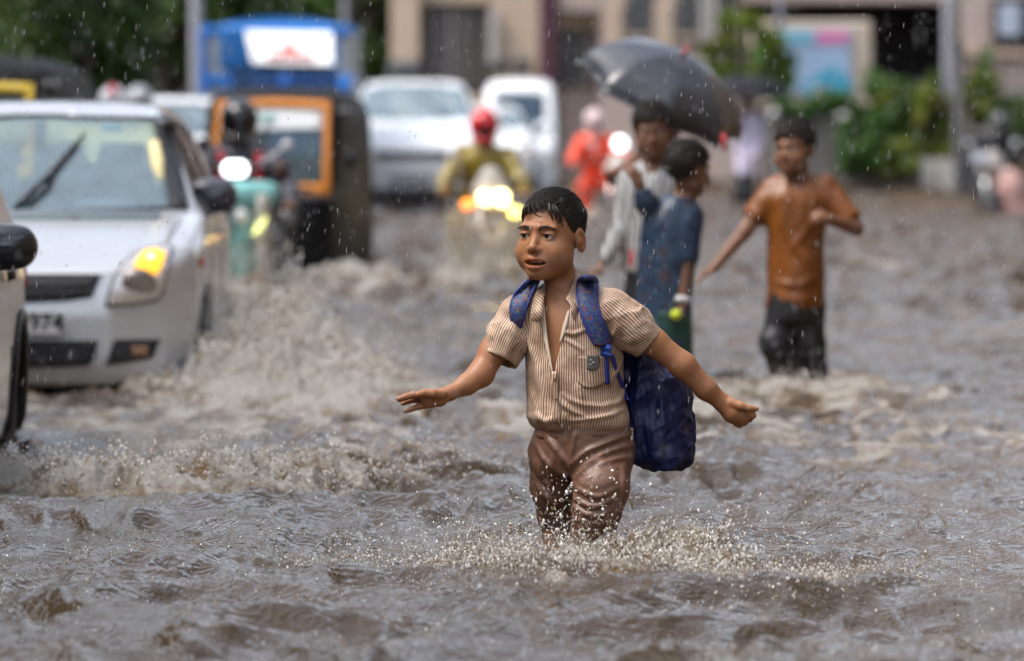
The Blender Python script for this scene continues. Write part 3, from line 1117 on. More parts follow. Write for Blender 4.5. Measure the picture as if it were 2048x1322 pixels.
for a in (('rounded yellow-green bush left of the poster', 1490, 104, 78, 66, 95, 5600, .07, M_LEAFY, 1),
          ('low green bush at the lower left corner of the poster', 1545, 145, 40, 45, 95, 2200, .06, M_LEAFM, 2),
          ('green plant on the wall below the poster', 1622, 212, 70, 30, 92.2, 3000, .06, M_LEAFG, 3),
          ('tall dark green plant right of the poster', 1762, 200, 58, 70, 92.5, 4200, .07, M_LEAFM, 4),
          ('broad fresh green bush above the grey plinth', 1752, 268, 66, 58, 91.5, 5200, .07, M_LEAFG, 5),
          ('yellow-green bush between the two hedge bushes', 1828, 248, 60, 70, 91.8, 5000, .07, M_LEAFY, 6),
          ('low fresh green bush at the foot of the hedge, left end', 1722, 312, 40, 34, 90.6, 2600, .06, M_LEAFG, 11),
          ('low yellow-green bush at the foot of the hedge, beside the white planters', 1792, 316, 44, 34, 90.6, 2800, .06, M_LEAFY, 12),
          ('yellow-green bush over the white planters', 1880, 245, 42, 80, 90.9, 4200, .06, M_LEAFY, 7),
          ('yellow-green plant right of the dark pole', 1965, 200, 34, 52, 91.6, 2600, .06, M_LEAFY, 8),
          ('slender upright plant against the plinth right of the dark pole', 1968, 140, 13, 45, 94, 1000, .05, M_LEAFG, 9),
          ('very dark shrub at the right edge above the motorcycle', 2030, 262, 48, 66, 84, 4200, .07, M_LEAFD, 10)):
    bush(*a)
# ------------------------------------------------------------------ helpers: people
M_HAIR = mat('wet_black_hair', (0.018, 0.013, 0.011), 0.5, var=0.4, scale=60, spec=0.3)
M_EYE = mat('eye', (1, 1, 1), 0.12, var=0.0, tint=True)
M_TOOTH = mat('tooth', (0.7, 0.66, 0.55), 0.3, var=0.05)


def skin_mat(name, col, rough=0.5):
    return mat(name, col, rough, var=0.10, scale=25, bump=0.06, bscale=300, sss=0.12, tint=True, rvar=0.1, coat=0.04, spec=.4)


def frame(yaw, pitch=0.0, roll=0.0):
    """columns: lateral (to the figure's own left, image right when it faces us), forward, up; yaw>0 turns to image left"""
    a = np.array([1.0, 0, 0])
    f = np.array([0, -1.0, 0])
    u = np.array([0, 0, 1.0])
    Rz = np.array(Matrix.Rotation(-R(yaw), 3, 'Z'))
    Rx = np.array(Matrix.Rotation(R(pitch), 3, 'X'))     # pitch>0 looks down
    Ry = np.array(Matrix.Rotation(R(roll), 3, 'Y'))
    return (Rz @ Ry @ Rx) @ np.stack([a, f, u], 1)


class Head:
    def __init__(s, c, M, sc=1.0):
        s.c, s.M, s.sc = np.asarray(c, float), M, sc

    def p(s, x, y, z):
        return s.c + s.sc * (s.M @ np.array([x, y, z], float))

    def loc(s, P):
        return (np.asarray(P) - s.c) @ s.M / s.sc

    def skin(s, S, mouth=0.0035, smile=0.0, fine=True):
        """adds the head to the body's solid"""
        k = s.sc
        E = lambda c, r, b, mode='add', M=None: S.ell(s.p(*c), np.array(r) * k, s.M if M is None else s.M @ M, b * k, mode)
        C = lambda a, b, ra, rb, bl, mode='add': S.cap(s.p(*a), s.p(*b), ra * k, rb * k, bl * k, mode)
        E((0, -.018, .030), (.0705, .088, .073), .01)
        E((0, .020, -.022), (.060, .066, .072), .03)
        E((0, .020, -.052), (.049, .050, .046), .03)
        C((-.015, .054, -.083), (.015, .054, -.083), .018, .018, .025)
        C((-.006, .066, -.089), (.006, .066, -.089), .015, .015, .02)
        for q in (-1, 1):
            E((q * .038, .050, -.036), (.027, .028, .030), .022)
            E((q * .042, .030, -.054), (.022, .034, .028), .025)
            C((q * .012, .079, .022), (q * .042, .066, .020), .010, .009, .014)
            E((q * .032, .094, .002), (.019, .016, .0125), .012, 'cut')
            if fine:
                S.ell(s.p(q * .031, .0665, .001), np.array([.0162] * 3) * k, None, .003 * k)
                S.ell(s.p(q * .031, .0835, -.0005), np.array([.0135, .0125, .0052]) * k, s.M, .002 * k, 'cut')
                C((q * .018, .080, .0085), (q * .044, .070, .0075), .0032, .0028, .004)
        C((0, .076, .010), (0, .095, -.026), .0070, .0096, .010)
        E((0, .094, -.029), (.0108, .0098, .0090), .006)
        for q in (-1, 1):
            E((q * .0118, .0855, -.0325), (.0072, .0095, .0075), .006)
            if fine:
                E((q * .0065, .0935, -.0395), (.0035, .0045, .0028), .003, 'cut')
        # mouth
        w = .024 + .008 * smile
        up = .004 * smile
        E((0, .070, -.060), (.030, .018, .020), .015)
        for q in (-1, 1):
            C((0, .0885, -.0555), (q * .012, .0855, -.0550), .0056, .0056, .004)
            C((q * .012, .0855, -.0550), (q * w, .072, -.0600 + up), .0050, .0030, .004)
            C((0, .0865, -.0690 - mouth), (q * .012, .0830, -.0685 - mouth), .0070, .0064, .004)
            C((q * .012, .0830, -.0685 - mouth), (q * w, .072, -.0615 + up), .0056, .0030, .004)
        E((0, .084, -.0622 - mouth / 2), (w * .86, .022, .0018 + mouth * .8), .002, 'cut')
        # ears
        for q in (-1, 1):
            Me = frame(0) * 0
            ce = (q * .0745, -.014, -.010)
            rot = np.array(Matrix.Rotation(q * R(9), 3, 'Z')) @ np.array(Matrix.Rotation(R(-12), 3, 'X'))
            E(ce, (.0075, .0190, .031), .006, 'add', rot)
            E((q * .0825, -.011, -.007), (.0060, .0105, .020), .003, 'cut', rot)
            E((q * .079, -.006, -.012), (.0045, .006, .010), .004, 'add', rot)

    def tint(s, P, lip=(1.0, 0.62, 0.55)):
        """lips redder than the skin around them"""
        q = s.loc(P)
        T = np.ones((len(P), 3))
        m = (np.abs(q[:, 0]) < .03) & (q[:, 1] > .06)
        d = np.exp(-((np.abs(q[:, 2] + .0625) / .0125) ** 6) - (np.abs(q[:, 0]) / .0235) ** 4) * m
        T = T * (1 - d[:, None]) + np.array(lip) * d[:, None]
        return T

    def eyes(s, parent, look=(0, 0)):
        for q in (-1, 1):
            b = MB().ball((0, 0, 0), 1.0, 28)
            P = np.array(b.v)
            g = np.array([q * -0.02 + look[0], 1, look[1]])
            g /= np.linalg.norm(g)
            ang = np.degrees(np.arccos(np.clip(P @ g, -1, 1)))
            col = np.where(ang[:, None] < 12, (0.005, 0.004, 0.004), np.where(ang[:, None] < 27, (0.035, 0.018, 0.010), (0.42, 0.37, 0.33)))
            W = np.array([s.p(*(np.array([q * .031, .0668, .0005]) + .0143 * v)) for v in P])
            mesh_obj('eye', W, b.f, M_EYE, parent, True, {'tint': col})

    def brows(s, parent, m=None, thick=1.1, n=90):
        for q in (-1, 1):
            b = MB()
            for i in range(n):
                t = rng.random()
                x = q * (.011 + .036 * t)
                z = .0186 + .0056 * math.sin(t * 2.6) - .0032 * t + rng.normal() * .0016 * thick * (1.2 - .7 * t)
                y = .0905 - .0005 - 9.0 * (abs(x) - .010) ** 2 - .0015
                d = np.array([q * .9, -.35 * t - .05, .35 * (1 - t) - .12])
                p0 = np.array([x, y, z])
                b.tube([s.p(*p0), s.p(*(p0 + d * .004)), s.p(*(p0 + d * .008 + np.array([0, -.0006, 0])))],
                       [.0006 * s.sc, .0005 * s.sc, .0002 * s.sc], 4)
            b.build('eyebrow', m or M_HAIR, parent, True)

    def lashes(s, parent):
        for q in (-1, 1):
            b = MB()
            pts = []
            for t in np.linspace(-1, 1, 9):
                x, z = .0142 * t, .0054 * math.sqrt(max(0, 1 - (t * .98) ** 2)) - .0004
                y = math.sqrt(max(0, .0164 ** 2 - x * x - z * z))
                pts.append(s.p(q * .031 + x, .0668 + y, z + .0004))
            b.tube(pts, [s.sc * r for r in (.0003, .0008, .0011, .0012, .0012, .0012, .0011, .0009, .0003)], 5)
            b.build('eyelash', M_HAIR, parent, True)

    def teeth(s, parent):
        b = MB()
        for i in range(6):
            x = (i - 2.5) * .0058
            b.box(s.p(x, .0765 - 14 * x * x, -.0605), np.array([.0027, .002, .0036]) * s.sc, .0008 * s.sc, M=s.M)
        b.build('teeth', M_TOOTH, parent, True)

    LINE = ([-.14, -.06, -.03, -.012, .012, .022, .035, .055, .09], [-.062, -.058, -.035, .012, .000, .006, .046, .063, .071])

    def _scalp(s, d, lift):
        return np.array([0, -.018, .030]) + d * (np.array([.0735, .0925, .079]) + lift)

    def hair(s, parent, n=1300, length=(.03, .055), lift=.009, swirl=(0.25, 1.0), cap_lift=.006, m=None, fringe=True, h=.0035, rad=.0013, jag=1.0, up=0.0):
        k = s.sc
        LN = (s.LINE[0], [z + (up if i > 4 else 0) for i, z in enumerate(s.LINE[1])])
        S = Solid.box(s.c - .14 * k, s.c + .145 * k, h)

        def f(x, y, z):
            P = np.stack(np.broadcast_arrays(x, y, z), -1) - s.c
            q = P @ s.M / k
            u = (q - np.array([0, -.018, .030])) / (np.array([.0735, .0925, .079]) + cap_lift)
            r = np.sqrt((u ** 2).sum(-1))
            wob = fbm(q[..., 0] * 55, q[..., 1] * 40, q[..., 2] * 40, 2)
            d = (r - 1) * .08 - .0022 * wob * jag
            d = np.maximum(d, -(r - .86) * .08)
            ln = np.interp(q[..., 1], *LN) + .006 * jag * wob
            return np.maximum(d, (ln - q[..., 2]) * .7) * k
        S.op(f, s.c - .138 * k, s.c + .14 * k, 0)
        P, F = S.mesh(1)
        b = MB()
        comb = np.array([swirl[0], swirl[1], 0.0])
        i = 0
        tries = 0
        while i < n and tries < n * 20:
            tries += 1
            d = rng.normal(size=3)
            d /= np.linalg.norm(d)
            p = s._scalp(d, cap_lift - .001)
            if p[2] < np.interp(p[1], *LN) + .004:
                continue
            if abs(p[0]) > .06 and -.05 < p[1] < .03 and p[2] < .02:
                continue
            i += 1
            top = sst(.03, .10, p[2])
            g = comb * (0.3 + top) + np.array([np.sign(p[0]) * .5, 0, 0]) * (1 - top) + np.array([0, -.5 * (p[1] < -.03), -1.2]) * (1 - top)
            g = g + rng.normal(size=3) * .28
            L = rng.uniform(*length) * (0.35 + .65 * top)
            pts = [p]
            nst = 5
            for j in range(nst):
                c0 = (pts[-1] - np.array([0, -.018, .030])) / np.array([.0735, .0925, .079])
                nn = c0 / np.linalg.norm(c0)
                t = g - nn * (g @ nn)
                t /= np.linalg.norm(t) + 1e-9
                q = pts[-1] + t * L / nst
                c1 = (q - np.array([0, -.018, .030])) / (np.array([.0735, .0925, .079]) + cap_lift)
                q = np.array([0, -.018, .030]) + c1 / np.linalg.norm(c1) * (np.array([.0735, .0925, .079]) + cap_lift + lift * top * math.sin((j + 1) / nst * 2.3) * rng.uniform(.3, 1.0))
                pts.append(q)
            r0 = rad * rng.uniform(.7, 1.5)
            b.tube([s.p(*q) for q in pts], [r0 * k * w for w in (1, 1.15, 1.1, .9, .6, .15)], 4, caps=False)
        if fringe:
            for fr in fringe if isinstance(fringe, list) else []:
                b.tube([s.p(*q) for q in fr], [.0017 * k] * (len(fr) - 2) + [.0012 * k, .0004 * k], 5)
        V = np.concatenate([P, np.array(b.v)])
        fl = [tuple(x) for x in F] + [tuple(i + len(P) for i in f) for f in b.f]
        return mesh_obj('hair', V, fl, m or M_HAIR, parent, True)


def hand_fingers(S, spec, k=.0045):
    """spec: list of finger joint chains [(points, radii)]"""
    for pts, rad in spec:
        S.chain(pts, rad, k)


def wrinkle(P, F, amp, freq, axis_dir=(0, 0, 1), stretch=0.35, seed=0, mask=None, sharp=True):
    """cloth folds: ridged noise drawn out along axis_dir"""
    N = normals(P, F)
    a = np.asarray(axis_dir, float)
    a /= np.linalg.norm(a)
    t = P @ a
    Q = P - np.outer(t, a) * (1 - stretch)
    n = fbm(Q[:, 0] * freq + seed, Q[:, 1] * freq + seed * 2, Q[:, 2] * freq - seed, 3)
    d = (1 - np.abs(n) * 2.2) if sharp else n
    if mask is not None:
        d = d * mask
    return P + N * (amp * d)[:, None]


def folds(P, F, lines, conv, front=True):
    """designed cloth folds: lines of (polyline in photo pixels, width, height) raised (or sunk) on the side towards the camera"""
    N = normals(P, F)
    q = conv(P)
    d = np.zeros(len(P))
    for pts, w, h in lines:
        pts = dens([(*p, 0) for p in pts], 4)[:, :2]
        best = np.full(len(P), 1e9)
        tt = np.zeros(len(P))
        n = len(pts) - 1
        for i in range(n):
            a, b = pts[i], pts[i + 1]
            ab = b - a
            t = np.clip(((q - a) @ ab) / (ab @ ab + 1e-9), 0, 1)
            r = ((q - a - t[:, None] * ab) ** 2).sum(1)
            m = r < best
            best = np.where(m, r, best)
            tt = np.where(m, (i + t) / n, tt)
        e = np.exp(-best / (w * w)) - .45 * np.exp(-best / (2.6 * w * w))
        d += h * e * np.sin(np.pi * np.clip(tt * .9 + .05, 0, 1)) ** .6
    fr = sst(-.1, .45, -N[:, 1]) if front else 1.0
    return P + N * (d * fr)[:, None]


def dens(rows, k=5):
    rows = np.array(rows, float)
    t = np.arange(len(rows))
    tt = np.linspace(0, len(rows) - 1, (len(rows) - 1) * k + 1)
    return np.stack([cubic(t, rows[:, i], tt) for i in range(rows.shape[1])], 1)


def front_hit(S, X, Z, y0=None):
    """first surface met going away from the camera at world x, z (arrays)"""
    X, Z = np.atleast_1d(X), np.atleast_1d(Z)
    fx = np.interp(X, S.ax, np.arange(len(S.ax)))
    fz = np.interp(Z, S.az, np.arange(len(S.az)))
    i, k = np.clip(fx.astype(int), 0, len(S.ax) - 2), np.clip(fz.astype(int), 0, len(S.az) - 2)
    tx, tz = (fx - i)[:, None], (fz - k)[:, None]
    D = S.D
    col = (D[i, :, k] * (1 - tx) + D[i + 1, :, k] * tx) * (1 - tz) + (D[i, :, k + 1] * (1 - tx) + D[i + 1, :, k + 1] * tx) * tz
    neg = col < 0
    j = np.argmax(neg, 1)
    ok = neg.any(1) & (j > 0)
    j = np.maximum(j, 1)
    r = np.arange(len(j))
    t = col[r, j - 1] / (col[r, j - 1] - col[r, j] + 1e-12)
    y = S.ay[j - 1] + t * (S.ay[j] - S.ay[j - 1])
    return np.where(ok, y, np.nan)


def side_hit(S, Y, Z, from_max=True):
    """outermost surface along x at world y, z"""
    j = np.clip(np.searchsorted(S.ay, np.atleast_1d(Y)), 0, len(S.ay) - 1)
    k = np.clip(np.searchsorted(S.az, np.atleast_1d(Z)), 0, len(S.az) - 1)
    col = S.D[:, j, k]
    ax = S.ax
    if from_max:
        col, ax = col[::-1], ax[::-1]
    neg = col < 0
    i = np.argmax(neg, 0)
    ok = neg.any(0) & (i > 0)
    i = np.maximum(i, 1)
    r = np.arange(len(j))
    t = col[i - 1, r] / (col[i - 1, r] - col[i, r] + 1e-12)
    return np.where(ok, ax[i - 1] + t * (ax[i] - ax[i - 1]), np.nan)


def fillnan(G):
    """a y-grid with holes takes the nearest known value along the rows and columns"""
    G = G.copy()
    for _ in range(60):
        m = np.isnan(G)
        if not m.any():
            break
        for sh, axn in ((1, 0), (-1, 0), (1, 1), (-1, 1)):
            H = np.roll(G, sh, axn)
            G = np.where(np.isnan(G), H, G)
    return G
# ================================================================== vehicles
M_SILVER = mat('silver_paint', (0.54, 0.55, 0.57), 0.24, metal=0.4, var=0.05, scale=5, coat=0.8, bump=0.10, bscale=130)
M_WHITE = mat('white_paint', (0.74, 0.76, 0.78), 0.28, var=0.05, scale=5, coat=0.6)
M_GREYCAR = mat('grey_paint', (0.30, 0.30, 0.29), 0.25, metal=0.5, var=0.08, scale=4, coat=0.8, bump=0.10, bscale=120)
M_BLACKP = mat('black_trim', (0.010, 0.010, 0.012), 0.42, var=0.3, scale=30)
M_GLOSSBLACK = mat('glossy_black', (0.008, 0.010, 0.016), 0.14, var=0.2, scale=10, coat=0.5, bump=0.08, bscale=110)
M_GRILLE = mat('grille_mesh', (0.006, 0.006, 0.008), 0.5, var=0.4, scale=150, bump=0.6, bscale=150)
M_TYRE = mat('tyre_rubber', (0.012, 0.012, 0.012), 0.75, var=0.3, scale=40)
M_RIM = mat('alloy_rim', (0.35, 0.35, 0.36), 0.3, metal=0.9, var=0.1)
M_CHROME = mat('chrome', (0.7, 0.7, 0.7), 0.12, metal=1.0, var=0.03)
M_SEAT = mat('seat_cloth', (0.10, 0.13, 0.16), 0.8, var=0.2)
M_DASH = mat('dashboard', (0.16, 0.20, 0.23), 0.6, var=0.2)
M_LENS = mat('lamp_lens', (0.75, 0.72, 0.68), 0.06, var=0.03, trans=0.85, alpha=1, ior=1.2)
M_REFL = mat('lamp_reflector', (0.62, 0.58, 0.55), 0.25, metal=0.7, var=0.15, scale=30)
M_BULB = mat('lamp_bowl', (0.30, 0.25, 0.23), 0.22, metal=0.6, var=0.2, scale=30)
M_AMBER = mat('lit_amber_lamp', (0.9, 0.45, 0.02), 0.2, emit=(1.0, 0.45, 0.015), estr=.55)
M_AMBER2 = mat('lit_orange_lamp', (0.9, 0.25, 0.02), 0.2, emit=(1.0, 0.22, 0.01), estr=2.0)
M_YEL = mat('lit_yellow_lamp', (0.9, 0.7, 0.2), 0.2, emit=(1.0, 0.78, 0.16), estr=4)
M_HEADY = mat('lit_headlamp_warm', (0.9, 0.8, 0.5), 0.2, emit=(1.0, 0.80, 0.30), estr=6)
M_HEADW = mat('lit_headlamp_white', (0.9, 0.9, 0.9), 0.2, emit=(0.9, 0.96, 1.0), estr=2.5)
M_PLATE = mat('number_plate', (0.62, 0.62, 0.62), 0.4, var=0.06)
M_INK = mat('plate_ink', (0.012, 0.012, 0.014), 0.5, var=0.1)
M_ORANGE_L = mat('orange_lens', (0.55, 0.09, 0.01), 0.25, var=0.1)


def glass_mat(name, col, fac, rough=0.05):
    """wet misted glass: part clear, part pale mist, with a sharp reflection"""
    m = bpy.data.materials.new(name)
    m.use_nodes = True
    N, L = m.node_tree.nodes, m.node_tree.links
    N.remove(N['Principled BSDF'])
    out = N['Material Output']
    tr, df, gl = N.new('ShaderNodeBsdfTransparent'), N.new('ShaderNodeBsdfDiffuse'), N.new('ShaderNodeBsdfGlossy')
    tr.inputs[0].default_value = (.86, .92, .94, 1)
    df.inputs[0].default_value = col + (1,)
    gl.inputs['Roughness'].default_value = rough
    m1, m2 = N.new('ShaderNodeMixShader'), N.new('ShaderNodeMixShader')
    tc, nz, mr = N.new('ShaderNodeTexCoord'), N.new('ShaderNodeTexNoise'), N.new('ShaderNodeMapRange')
    nz.inputs['Scale'].default_value = 5
    nz.inputs['Detail'].default_value = 6
    L.new(tc.outputs['Object'], nz.inputs['Vector'])
    mr.inputs['From Min'].default_value, mr.inputs['From Max'].default_value = .3, .7
    mr.inputs['To Min'].default_value, mr.inputs['To Max'].default_value = fac * .75, min(1, fac * 1.25)
    L.new(nz.outputs['Fac'], mr.inputs['Value'])
    L.new(mr.outputs[0], m1.inputs[0])
    L.new(tr.outputs[0], m1.inputs[1])
    L.new(df.outputs[0], m1.inputs[2])
    fr = N.new('ShaderNodeFresnel')
    fr.inputs[0].default_value = 1.45
    ge, om, mb_ = N.new('ShaderNodeNewGeometry'), N.new('ShaderNodeMath'), N.new('ShaderNodeMath')
    om.operation, mb_.operation = 'SUBTRACT', 'MULTIPLY'      # the pane mirrors on its outer face only
    om.inputs[0].default_value = 1.0
    L.new(ge.outputs['Backfacing'], om.inputs[1])
    L.new(fr.outputs[0], mb_.inputs[0])
    L.new(om.outputs[0], mb_.inputs[1])
    L.new(mb_.outputs[0], m2.inputs[0])
    L.new(m1.outputs[0], m2.inputs[1])
    L.new(gl.outputs[0], m2.inputs[2])
    n2, b = N.new('ShaderNodeTexNoise'), N.new('ShaderNodeBump')
    n2.inputs['Scale'].default_value = 90
    L.new(tc.outputs['Object'], n2.inputs['Vector'])
    b.inputs['Strength'].default_value = .12
    b.inputs['Distance'].default_value = .004
    L.new(n2.outputs['Fac'], b.inputs['Height'])
    L.new(b.outputs[0], gl.inputs['Normal'])
    L.new(m2.outputs[0], out.inputs[0])
    return m


M_GLASS = glass_mat('misted_windscreen', (.36, .47, .54), .27)
M_GLASSD = glass_mat('dark_side_glass', (.015, .017, .02), .55)


def sd_poly(poly, A, Bv):
    """signed distance to a closed 2-D polygon on the grid A x Bv"""
    P = np.asarray(poly, float)
    a, b = A[:, None], Bv[None, :]
    d = np.full((len(A), len(Bv)), 1e9)
    ins = np.zeros(d.shape, bool)
    for i in range(len(P)):
        p, q = P[i], P[(i + 1) % len(P)]
        e = q - p
        wa, wb = a - p[0], b - p[1]
        t = np.clip((wa * e[0] + wb * e[1]) / (e @ e + 1e-12), 0, 1)
        d = np.minimum(d, (wa - t * e[0]) ** 2 + (wb - t * e[1]) ** 2)
        c = ((p[1] <= b) & (q[1] > b)) | ((q[1] <= b) & (p[1] > b))
        xi = p[0] + (b - p[1]) / (e[1] if abs(e[1]) > 1e-12 else 1e-12) * e[0]
        ins ^= c & (a < xi)
    return np.where(ins, -1, 1) * np.sqrt(d)


class Hull:
    """vehicle body: side, plan and front outlines intersected with rounded edges; x right, y away, z up from c"""
    def __init__(s, c, side, plan, front, h=.018, k=.09):
        s.c = np.asarray(c, float)
        side, plan, front = map(np.array, (side, plan, front))
        W = front[:, 0].max() + .06
        y0, y1 = side[:, 0].min() - .06, side[:, 0].max() + .06
        z0, z1 = side[:, 1].min() - .06, side[:, 1].max() + .06
        s.S = Solid.box(s.c + (-W, y0, z0), s.c + (W, y1, z1), h)
        S = s.S
        X, Y, Z = S.ax - s.c[0], S.ay - s.c[1], S.az - s.c[2]
        dyz = sd_poly(side, Y, Z)[None]
        pl = np.concatenate([plan, (plan * (-1, 1))[::-1]])
        dxy = sd_poly(pl, X, Y)[:, :, None]
        fr = np.concatenate([front, (front * (-1, 1))[::-1]])
        dxz = sd_poly(fr, X, Z)[:, None, :]
        S.D = smax(smax(np.broadcast_to(dyz, S.D.shape), dxy, k), dxz, k).astype(np.float32)
        s.full = S.D.copy()

    def outer(s):
        o = Solid(s.S.ax, s.S.ay, s.S.az)
        o.D = s.full
        return o

    def hollow(s, t=.06, zmin=.45):
        Z = (s.S.az - s.c[2])[None, None, :]
        s.S.D = np.maximum(s.S.D, -np.maximum(s.full + t, zmin - Z))

    def cut_front(s, poly, y0, y1, back=False):
        X, Z = s.S.ax - s.c[0], s.S.az - s.c[2]
        Y = (s.S.ay - s.c[1])[None, :, None]
        d = sd_poly(poly, X, Z)[:, None, :]
        s.S.D = np.maximum(s.S.D, -np.maximum(d, np.maximum(y0 - Y, Y - y1)))

    def cut_side(s, poly, xmin=.3, sides=(-1, 1)):
        Y, Z = s.S.ay - s.c[1], s.S.az - s.c[2]
        d = sd_poly(poly, Y, Z)[None]
        X = (s.S.ax - s.c[0])[:, None, None]
        for q in sides:
            s.S.D = np.maximum(s.S.D, -np.maximum(d, xmin - q * X))

    def cut_wheel(s, y, z, r, xmin):
        Y, Z = (s.S.ay - s.c[1])[None, :, None], (s.S.az - s.c[2])[None, None, :]
        X = np.abs(s.S.ax - s.c[0])[:, None, None]
        d = np.sqrt((Y - y) ** 2 + (Z - z) ** 2) - r
        s.S.D = np.maximum(s.S.D, -np.maximum(d, xmin - X))

    def body(s, name, m, root, smooth=2):
        P, F = s.S.mesh(smooth)
        return mesh_obj(name, P, F, m, root, True)

    def panel(s, poly, corners, off=.004, thick=.010, n=16, mirror=False, back=0):
        """sheet lying on the front of the outer body; poly in (x, z) from c"""
        G = coons(np.array(poly, float), corners, n)
        if mirror:
            G = G * (-1, 1)
        y = front_hit(s.outer(), s.c[0] + G[..., 0].ravel(), s.c[2] + G[..., 1].ravel()).reshape(G.shape[:2])
        y = fillnan(y)
        W = np.stack([s.c[0] + G[..., 0], y - off, s.c[2] + G[..., 1]], -1)
        return W

    def side_panel(s, poly, corners, off=.004, n=14, left=False):
        G = coons(np.array(poly, float), corners, n)       # (y, z)
        x = side_hit(s.outer(), s.c[1] + G[..., 0].ravel(), s.c[2] + G[..., 1].ravel(), not left).reshape(G.shape[:2])
        x = fillnan(x)
        return np.stack([x + (-off if left else off), s.c[1] + G[..., 0], s.c[2] + G[..., 1]], -1)


def wheel(c, r, w, root, ax=(1, 0, 0), spokes=7, name='wheel'):
    c = np.asarray(c, float)
    o = MB().lathe([(r * .62, -w / 2), (r * .93, -w / 2), (r, -w * .32), (r, w * .32), (r * .93, w / 2), (r * .62, w / 2)], c, ax, 36).build(name, M_TYRE, root, True)
    ax = np.asarray(ax, float) / np.linalg.norm(ax)
    b = MB().lathe([(r * .64, -w * .40), (r * .64, w * .42), (r * .58, w * .44), (r * .56, w * .25), (r * .1, w * .22)], c, ax, 30)
    u = np.cross(ax, (0, .2, 1.0))
    u /= np.linalg.norm(u)
    v = np.cross(ax, u)
    for i in range(spokes):
        t = 2 * math.pi * i / spokes
        d = math.cos(t) * u + math.sin(t) * v
        for sd_ in (-1, 1):
            b.tube([c + sd_ * ax * w * .36 + d * r * .1, c + sd_ * ax * w * .40 + d * r * .58], [r * .075, r * .05], 6)
    b.build('rim', M_RIM, o, True)
    return o


def car(root, c, W, L, H, paint, cowl_y=.98, cowl_z=.99, nose_z=.70, wheels=(.78, 3.15), r=.30, hatch=True, suv=0.0, h=.022, k=.09, bumper_z=.2):
    hw = W / 2
    side = [(.06, bumper_z), (.0, bumper_z + .12), (.0, nose_z - .18), (.03, nose_z - .06), (.09, nose_z + .03), (.32, nose_z + .13), (cowl_y, cowl_z),
            (cowl_y + .66, H - .10), (cowl_y + .98, H - .02), (cowl_y + 1.5, H), (L - .75, H - .04), (L - .22, H - .14), (L - .07, nose_z + .25), (L, nose_z), (L, bumper_z + .1), (L - .1, bumper_z)]
    plan = [(0, 0), (hw * .50, .035), (hw * .78, .13), (hw * .94, .36), (hw, .72), (hw, L * .55), (hw * .99, L - .7), (hw * .93, L - .25), (hw * .7, L - .02), (0, L)]
    front = [(0, bumper_z - .05), (hw * .88, bumper_z - .05), (hw * .97, bumper_z + .14), (hw, .55 + suv), (hw * .985, .82 + suv), (hw * .95, .95 + suv), (hw * .885, 1.02 + suv), (hw * .70, H - .12), (hw * .62, H - .03), (hw * .4, H + .005), (0, H + .02)]
    Hl = Hull(c, side, plan, front, h, k)
    for wy in wheels:
        Hl.cut_wheel(wy, r, r + .055, hw - .34)
    return Hl


def seat(c, root, m=None, w=.24):
    S = Solid.box(np.asarray(c) + (-.32, -.35, -.45), np.asarray(c) + (.32, .30, .62), .022)
    c = np.asarray(c, float)
    S.bx(c + (0, .0, .10), (w, .07, .33), np.array(Matrix.Rotation(R(-12), 3, 'X')), .06, .0)
    S.bx(c + (0, -.18, -.28), (w, .26, .08), None, .06, .05)
    S.bx(c + (0, .075, .50), (.12, .05, .085), None, .04, .015)
    S.cap(c + (-.05, .06, .36), c + (-.05, .07, .5), .012, .012, 0)
    P, F = S.mesh(2)
    return mesh_obj('seat', P, F, m or M_SEAT, root, True)


def mirror(c, root, w=.11, hgt=.075, m=None, arm=(-.10, .02, -.05)):
    c = np.asarray(c, float)
    S = Solid.box(c - (.22, .14, .16), c + (.22, .16, .16), .010)
    S.ell(c + (0, .03, 0), (w, .085, hgt), None, .0)
    S.bx(c + (0, .02, 0), (w * .86, .05, hgt * .86), None, .04, .03)
    S.cap(c + np.array(arm) * .5, c + np.array(arm), .03, .026, .03)
    P, F = S.mesh(2)
    return mesh_obj('wing_mirror', P, F, m or M_GLOSSBLACK, root, True)


# ------------------------------------------------------------------ silver hatchback with its wiper up
SWY = 25.86
swc = np.array([-2.29, SWY, -.22])
swift = empty('parked_car', swc, 'silver hatchback with a lit amber indicator and a raised wiper pushing through the flood', 'car', 'cars in the flood')
swift.name = 'hatchback_car'
HS = car(swift, swc, 1.78, 3.70, 1.53, M_SILVER, h=.016, k=.085, bumper_z=.19)
loc = lambda px, py, Y: (at(px, py, Y) - swc)[[0, 2]]
zc = lambda py, Y: float(at(0, py, Y)[2] - swc[2])
ws = [(-v[0], v[1]) for v in (loc(312, 237, 27.6), loc(330, 325, 27.3), loc(348, 415, 26.95))][::-1]
wsr = [tuple(loc(312, 237, 27.6)), tuple(loc(330, 325, 27.3)), tuple(loc(348, 415, 26.95))]
wpoly = [ws[2 - 0]] if False else None
top_z = zc(232, 27.6)
bot_z = zc(424, 26.9)
WP = [(wsr[2][0], wsr[2][1]), (0.3, bot_z + .005), (0, bot_z), (-.3, bot_z + .005), (-wsr[2][0], wsr[2][1]), (-wsr[1][0], wsr[1][1]), (-wsr[0][0], wsr[0][1]), (-.3, top_z - .008), (0, top_z), (.3, top_z - .008), (wsr[0][0], wsr[0][1]), (wsr[1][0], wsr[1][1])]
HS.hollow(.05, .50)
HS.cut_front(WP, .55, 2.2)
HS.cut_front([(-.52, 1.05), (.52, 1.05), (.44, 1.40), (-.44, 1.40)], 2.9, 3.9)
sw1 = [(1.22, 1.02), (2.02, 1.04), (2.02, 1.42), (1.72, 1.40)]
sw2 = [(2.10, 1.04), (3.0, 1.08), (2.95, 1.38), (2.10, 1.42)]
HS.cut_side(sw1)
